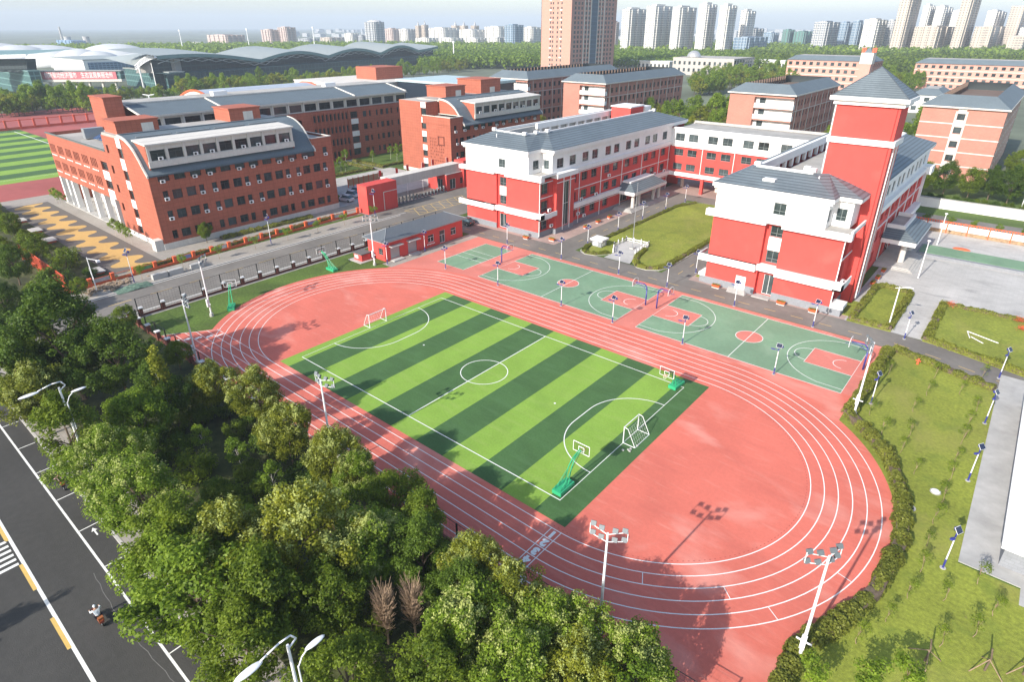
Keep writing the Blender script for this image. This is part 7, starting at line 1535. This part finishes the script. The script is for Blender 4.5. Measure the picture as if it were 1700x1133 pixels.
for a, b in ((.265, .28), (.34, .35), (.402, .42), (.55, .57), (.63, .64), (.70, .715)): MB().box(x1 - .1, x1 + .25, y0 + wE * a, y0 + wE * b, 4, h * .72).build('white_rib', CREAM, BT)
for k in range(0, nf, 2):
    for u in (.29, .64): MB().box(x0 + wS * u - .3, x0 + wS * u + 1.6, y0 - .12, y0 + .05, 3.6 * k + .3, 3.6 * k + 1.1).build('white_sill', WHITEW, BT)
MB().box(x0, x1 - .3, y0 + .4, y1, h - .5, h - .3).build('roof', FLATROOF, BT); MB().box(x0, x0 + .3, y0, y1, 0, h).build('rear_wall', STONESHADE, BT); MB().box(x0, x1, y1 - .3, y1, 0, h).build('rear_wall', STONESHADE, BT)
# pink school buildings far right, domed grey building
def far_school(cx, cy, l, r, top, label, rows=4, clock=False, wm=None):
    G, wS, wE, h = survey(cx, cy, l, r, top); wE = min(wE, 26); x1, y0 = G[0], G[1]; x0, y1 = x1 - wS, y0 + wE; T = thing('pink_school', label, 'building', (x1, y0, 0)); PK = wm or MATS.get('pink_stone') or mat('pink_stone', (.55, .28, .22), .8, .05, .6)
    fh = h / rows; nS = max(3, int(wS / 4.2)); nE = max(2, int(wE / 5))
    facade(T, (x0, y0, 0), (1, 0), wS, h, [(wS * (k + .25) / nS, fh * j + fh * .3, wS * (k + .75) / nS, fh * j + fh * .78, 'far') for k in range(nS) for j in range(rows)], PK, panes=True)
    facade(T, (x1, y0, 0), (0, 1), wE, h, [(wE * (k + .25) / nE, fh * j + fh * .3, wE * (k + .7) / nE, fh * j + fh * .78, 'far') for k in range(nE) for j in range(rows)], BRICKD, panes=True)
    for j in range(1, rows): MB().box(x0, x1, y0 - .12, y0 + .02, fh * j - .15, fh * j + .2).build('string_course', CREAM, T)
    i = min(4, wE * .3, wS * .3); o_ = [(x0 - .6, y0 - .6), (x1 + .6, y0 - .6), (x1 + .6, y1), (x0 - .6, y1)]; n_ = [(x0 + i, y0 + i), (x1 - i, y0 + i), (x1 - i, y1 - i), (x0 + i, y1 - i)]
    for k in range(4): MB().quad((*o_[k], h + .1), (*o_[(k + 1) % 4], h + .1), (*n_[(k + 1) % 4], h + 3), (*n_[k], h + 3)).build('roof', SLATED, T)
    MB().box(x0 + i, x1 - i, y0 + i, y1 - i, h + 2.8, h + 2.95).build('flat_roof', FLATROOF, T)
    if clock:
        bx_, by_ = x1 - 3, y0 - 6; MB().box(bx_ - 3.2, bx_ + 3.2, by_ - 3.2, by_ + 3.2, 0, h * .95).build('clock_tower', PK, T); MB().box(bx_ - 3.6, bx_ + 3.6, by_ - 3.6, by_ + 3.6, h * .95, h * 1.32).build('clock_stage', CREAM, T); MB().box(bx_ - 2.2, bx_ + 2.2, by_ - 3.66, by_ - 3.6, h * 1.0, h * 1.25).build('clock_face', WHITEW, T)
        for a, b in ((-3, -3), (3, -3), (3, 3), (-3, 3)): MB().box(bx_ + a - .6, bx_ + a + .6, by_ + b - .6, by_ + b + .6, h * 1.32, h * 1.48).build('pinnacle', ORANGE, T)
        MB().tube((bx_, by_, h * 1.32), (bx_, by_, h * 1.5), 3.4, .4, 4).build('tower_roof', SLATED, T)
    return T
far_school(1440, 152, 1300, 1463, 103, 'far pink school building with small clock tower, behind the red tower', 4, True)
far_school(1745, 158, 1510, 1800, 112, 'far pink school building with white bands at right edge', 4)
far_school(1560, 190, 1505, 1585, 160, 'small white glazed pavilion left of the banded dormitory', 2, wm=WHITEW)
G, wS, wE, h = survey(1215, 128, 1115, 1250, 98); DG = thing('domed_building', 'grey building with silver dome before the woods', 'building', (G[0], G[1], 0)); x1, y0 = G[0], G[1]
facade(DG, (x1 - wS, y0, 0), (1, 0), wS, h, [(wS * (k + .2) / 12, h * (.2 + .4 * j), wS * (k + .65) / 12, h * (.4 + .4 * j), 'far') for k in range(12) for j in range(2)], mat('grey_stone', (.42, .39, .36), .8)); facade(DG, (x1, y0, 0), (0, 1), wE, h, [(wE * (k + .15) / 8, h * (.15 + .28 * j), wE * (k + .8) / 8, h * (.36 + .28 * j), 'far') for k in range(8) for j in range(3)], MATS['grey_stone'])
MB().box(x1 - wS, x1, y0 + .3, y0 + wE, h - .4, h).build('flat_roof', FLATROOF, DG); dx = x1 - wS * .72; MB().ell((dx, y0 + 8, h), 6.0, 6.0, 5.6, 20, 8, 0).build('dome', mat('silver_dome', (.5, .5, .5), .35, .1, 1, metal=.5), DG, smooth=True)
G, wS, wE, h = survey(1110, 118, 1020, 1125, 103); T = thing('low_sheds', 'row of low pale sheds left of the domed building', 'building', (G[0], G[1], 0)); MB().box(G[0] - wS, G[0], G[1], G[1] + 14, 0, h).build('wall', CREAM, T); MB().box(G[0] - wS - .5, G[0] + .5, G[1] - .5, G[1] + 14.5, h, h + .6).build('roof', WHITEW, T)
for k in range(14): MB().box(G[0] - wS * (k + .7) / 14, G[0] - wS * (k + .25) / 14, G[1] - .08, G[1] + .02, h * .3, h * .75).build('window', GLASS, T)
G, wS, wE, h = survey(1300, 122, 1240, 1318, 100); T = thing('low_sheds', 'long low white arcade behind the trees right of the dome', 'building', (G[0], G[1], 0)); MB().box(G[0] - wS, G[0], G[1], G[1] + 10, 0, h).build('wall', WHITEW, T)
for k in range(12): MB().box(G[0] - wS * (k + .8) / 12, G[0] - wS * (k + .2) / 12, G[1] - .08, G[1] + .02, h * .2, h * .75).build('window', GLASS, T)

# ------------------------------------------------------------------ exhibition halls with wavy roofs, white stadium (left background)
TEAL = towermat('teal_curtain_wall', (.13, .25, .24), (.035, .09, .09), 3.0, 4.0, .85, .85); DARKT = towermat('dark_curtain_wall', (.035, .06, .065), (.02, .035, .04), 3.0, 5.0, .85, .8); ROOFW = mat('pale_membrane', (.30, .33, .32), .5, .05, .2); ROOFT = mat('teal_eave', (.16, .26, .26), .5, .1, .3)
WH = thing('exhibition_hall', 'long dark glass exhibition hall with pale wave-shaped roof', 'hall', (-330, 170, 0))
Pa, Pb = at(262, 152), at(720, 108)
N_ = 90; e = Pb - Pa; L_ = np.linalg.norm(e[:2]); dv = e / L_; nv = np.array([-dv[1], dv[0], 0]);
if np.dot(nv, Pa - CAM) < 0: nv = -nv
def ztop(t):
    px = 262 + (720 - 262) * t; dips = [(225, 99), (378, 98), (480, 91.5), (580, 87), (668, 82.5), (760, 68)]; bul = [10, 10.5, 9.5, 10, -1.5]
    for (xa, ya), (xb, yb), bu in zip(dips[:-1], dips[1:], bul):
        if xa <= px <= xb: u = (px - xa) / (xb - xa); ty = ya + (yb - ya) * u - bu * math.sin(math.pi * u)
    P = Pa + e * t; return solve(lambda z: px_of((P[0], P[1], z))[1] > ty, 0, 120)
zz = [ztop(i / N_) for i in range(N_ + 1)]; rf = MB(); ed = MB(); wl = MB(); lw = MB()
for i in range(N_):
    a = Pa + e * i / N_; b = Pa + e * (i + 1) / N_; za, zb = zz[i], zz[i + 1]
    f0 = a - nv * 7; f1 = b - nv * 7; k0 = a + nv * 42; k1 = b + nv * 42
    rf.quad((f0[0], f0[1], za), (f1[0], f1[1], zb), (k1[0], k1[1], zb + 3), (k0[0], k0[1], za + 3)); ed.quad((f0[0], f0[1], za - 2.2), (f1[0], f1[1], zb - 2.2), (f1[0], f1[1], zb), (f0[0], f0[1], za)); ed.quad((a[0], a[1], za - 3.2), (b[0], b[1], zb - 3.2), (f1[0], f1[1], zb - 2.2), (f0[0], f0[1], za - 2.2))
    wl.quad((a[0], a[1], 0), (b[0], b[1], 0), (b[0], b[1], zb - 2.5), (a[0], a[1], za - 2.5))
    if i < N_ * .96: c0 = a - nv * 12; c1 = b - nv * 12; lw.quad((c0[0], c0[1], 0), (c1[0], c1[1], 0), (c1[0], c1[1], 11), (c0[0], c0[1], 11)); lw.quad((c0[0], c0[1], 11), (c1[0], c1[1], 11), (b[0], b[1], 11.4), (a[0], a[1], 11.4))
rf.build('roof', ROOFW, WH, smooth=True); ed.build('eave', ROOFT, WH); wl.build('wall', DARKT, WH); lw.build('glass_front', towermat('dim_teal_wall', (.045, .085, .09), (.02, .045, .05), 3.0, 4.0, .85, .85), WH)
trs = MB()
for i in range(0, N_, 3):
    a = Pa + e * i / N_; b = Pa + e * (i + 3) / N_; j = min(N_, i + 3); f0 = a - nv * 6.5; f1 = b - nv * 6.5; trs.tube((f0[0], f0[1], zz[i] - 2.4), (f1[0], f1[1], zz[j] - 4.8), .25, .25, 4); trs.tube((f0[0], f0[1], zz[i] - 4.8), (f1[0], f1[1], zz[j] - 2.4), .25, .25, 4)
trs.build('roof_truss', STEELG, WH)
def lowblock(name, label, cx, cy, l, r, top, m_, roofm=None):
    G, wS, wE, h = survey(cx, cy, l, r, top); T = thing(name, label, 'building', (G[0], G[1], 0)); MB().box(G[0] - wS, G[0], G[1], G[1] + wE, 0, h).build('wall', m_, T); MB().box(G[0] - wS - .4, G[0] + .4, G[1] - .4, G[1] + wE + .4, h, h + .6).build('roof', roofm or ROOFW, T); return T, G, wS, wE, h
T, G, wS, wE, h = lowblock('glass_pavilion', 'teal glass pavilion at the left end of the exhibition hall', 288, 152, 212, 312, 121, TEAL)
T, G, wS, wE, h = lowblock('glass_hall', 'teal glass hall at the left picture edge', 60, 160, -60, 78, 119, TEAL, ROOFT)
def hp(px, gy, top): P = at(px, gy); return (P[0], P[1], solve(lambda z: px_of((P[0], P[1], z))[1] > top, 0, 140))
MB().extrude([hp(-70, 158, 119.5), hp(58, 158, 119.5), hp(62, 158, 98), hp(-70, 158, 99)], (-4, 6, 0)).build('upper_wall', DARKT, T)
MB().extrude([hp(-70, 160, 94), hp(20, 160, 93), hp(76, 160, 89), hp(20, 160, 90.5), hp(-70, 160, 91.5)], (-22, 30, 1.5)).build('swoop_roof', ROOFT, T); tr = MB()
for i in range(9):
    a0, a1 = -70 + 15 * i, -55 + 15 * i; k0 = 9 * (1 - i / 9); k1 = 9 * (1 - (i + 1) / 9); A_, B_, C_, D_ = hp(a0, 161, 93.5 - i * .3), hp(a1, 161, 93.2 - i * .3), hp(a0, 161, 93.5 + k0), hp(a1, 161, 93.2 + k1)
    for p_, q_ in ((A_, B_), (C_, D_), (C_, B_), (A_, C_)): tr.tube(p_, q_, .3, .3, 4)
tr.build('truss', STEELW, T)
T2 = thing('wing_roof', 'pale wing-shaped roof with lattice truss above the glass pavilion', 'roof', tuple(at(240, 150))); mb = MB(); tr = MB(); N3 = 12
fr = []; bk = []
for i in range(N3 + 1):
    u = i / N3; fr.append(hp(234 + 36 * u, 150, 109 - 19 * math.sin(u * math.pi / 2))); bk.append(hp(182 + 84 * u, 136, 96 - 8 * math.sin(u * math.pi / 2)))
for i in range(N3):
    mb.quad(fr[i], fr[i + 1], bk[i + 1], bk[i]); A_, B_ = fr[i], fr[i + 1]; tr.tube(A_, B_, .3, .3, 4); lo = lambda p: (p[0], p[1], p[2] - 2.6); tr.tube(lo(A_), lo(B_), .3, .3, 4); tr.tube(lo(A_), B_, .25, .25, 4); tr.tube(A_, lo(A_), .25, .25, 4)
mb.build('roof_skin', ROOFW, T2, smooth=True); tr.build('truss', STEELW, T2)
for px in (240, 262): p = hp(px, 150, 104); MB().tube((p[0], p[1], 0), p, .6, .5, 8).build('strut', STEELW, T2)
MB().extrude([hp(232, 149, 121), hp(300, 149, 121), hp(300, 149, 97), hp(268, 149, 96), hp(240, 149, 110)], (-3, 5, 0)).build('upper_wall', mat('warm_grey_wall', (.35, .33, .31), .8), T2)
# bridge with red banner
Ba, Bb = at(78, 158), at(208, 157); d2 = (Bb - Ba)[:2] / np.linalg.norm((Bb - Ba)[:2]); hb0 = solve(lambda z: px_of((Ba[0], Ba[1], z))[1] > 136, 0, 60); hb1 = solve(lambda z: px_of((Ba[0], Ba[1], z))[1] > 118.5, 0, 60); Lb = np.linalg.norm((Bb - Ba)[:2])
BR = thing('footbridge', 'covered footbridge with red slogan banner between the glass halls', 'bridge', tuple(Ba)); U2 = Vector((d2[0], d2[1], 0)); N2 = Vector((d2[1], -d2[0], 0))
def bb(a0, a1, b0, b1, z0, z1): o = Vector((Ba[0], Ba[1], 0)); return MB().extrude([o + U2 * a0 + N2 * b0 + Vector((0, 0, z0)), o + U2 * a1 + N2 * b0 + Vector((0, 0, z0)), o + U2 * a1 + N2 * b1 + Vector((0, 0, z0)), o + U2 * a0 + N2 * b1 + Vector((0, 0, z0))], (0, 0, z1 - z0))
bb(0, Lb, -5, 0, hb0, hb0 + 1.4).build('deck', CREAM, BR); bb(0, Lb, -5, -.4, hb0 + 1.4, hb1).build('gallery', TEAL, BR); bb(-1, Lb + 1, -5.4, .2, hb1, hb1 + .5).build('roof', ROOFW, BR)
bn = bb(.5, Lb * .95, -.2, .05, hb0 + 1.5, hb1 - .3).build('banner', mat('banner_red', (.50, .15, .17), .7), BR)
me = text_mesh('创新驱动经济强市　生态宜居美丽沧州', (hb1 - hb0 - 2) * .9, WHITEW, 'banner_text', .02, .03); to = link('banner_text', me, bn)
wd = max(.1, to.dimensions.x); o = Vector((Ba[0], Ba[1], 0)) + U2 * (Lb * .475) + N2 * .1 + Vector((0, 0, (hb0 + hb1) / 2 + .6)); M4 = Matrix((U2, Vector((0, 0, 1)), N2)).transposed().to_4x4(); M4 = Matrix.Translation(o - Vector(wpos(bn))) @ M4 @ Matrix.Diagonal((Lb * .86 / wd, 1, 1, 1)); to.matrix_local = M4
for k in range(6): bb(Lb * (k + .3) / 6, Lb * (k + .3) / 6 + .9, -3.5, -1.5, 0, hb0).build('pier', CREAM, BR)
# white membrane stadium behind
ST = thing('stadium', 'white membrane-roofed stadium with bulging lobes at far left', 'stadium', tuple(at(140, 108)))
for px, py, rx, top in [(-10, 110, 60, 70), (35, 110, 46, 74), (95, 110, 40, 80), (135, 111, 34, 80), (165, 111, 34, 84), (195, 105, 52, 72), (230, 109, 34, 88), (75, 104, 60, 74)]:
    G = at(px, py); mpp = np.linalg.norm(G - CAM) / FPX; h = solve(lambda z: px_of((G[0], G[1], z))[1] > top, 0, 120); MB().ell((G[0], G[1], 0), rx * mpp * .95, rx * mpp * .95, h, 22, 8, 0).build('roof_lobe', mat('white_membrane', (.55, .56, .56), .6, .03, .1) if 'white_membrane' not in MATS else MATS['white_membrane'], ST, smooth=True)
T, G, wS, wE, h = lowblock('white_hall', 'white rounded hall with blue glass front before the stadium', 145, 128, 92, 232, 100, WHITEW)
MB().box(G[0] - .3, G[0] + .3, G[1] + 3, G[1] + wE - 1, h * .12, h * .86).build('glass_front', towermat('blue_lattice', (.20, .30, .40), (.03, .08, .14), 3.0, 1.6, .8, .6), T)
for px, py, top, lab in [(42, 152, 112, 'tall street lamp before the left glass hall'), (250, 172, 158, 'white park lamp behind the teaching block')]:
    G = at(px, py); h = solve(lambda z: px_of((G[0], G[1], z))[1] > top, 0, 60); T = thing('street_light', lab, 'street light', tuple(G)); MB().tube(tuple(G), (G[0], G[1], h), .45, .3, 8).build('pole', STEELW, T); MB().path([(G[0] - 2.5, G[1] - 2, h + .4), (G[0], G[1], h), (G[0] + 2.5, G[1] + 2, h + .4)], .25, 5).build('arms', STEELW, T)

rc = random.Random(12); dc = MB()
for k in range(300):
    px = rc.uniform(440, 1820); r = 2000 * (2.6) ** rc.random(); th = YAW + math.atan((850 - px) / FPX * .905); x = CAM[0] - r * math.sin(th); y = CAM[1] + r * math.cos(th); w_ = rc.uniform(12, 45); d_ = rc.uniform(12, 30); dc.box(x, x + w_, y, y + d_, 0, (rc.choice([8, 10, 12, 16, 20]) if px > 330 else rc.choice([6, 8, 10])) * (1 + .2 * rc.random()))
stuff(tag(dc.build('distant_city', TM['grey']), 'hazy mass of low city blocks along the horizon', 'city'))
# ------------------------------------------------------------------ air
hz = MB().box(-9300, 9300, -9300, 9300, -1.2, 175).build('haze', None); stuff(hz); tag(hz, 'pale summer haze over the whole plain', 'haze')
hm = bpy.data.materials.new('haze'); hm.use_nodes = True; t = hm.node_tree; t.nodes.remove(t.nodes['Principled BSDF']); pv = t.nodes.new('ShaderNodeVolumePrincipled')
pv.inputs['Color'].default_value = (.76, .87, 1.0, 1); pv.inputs['Density'].default_value = .00021; pv.inputs['Anisotropy'].default_value = 0.0
t.links.new(pv.outputs[0], t.nodes['Material Output'].inputs['Volume']); hz.data.materials.append(hm)
hz.display_type = 'WIRE'
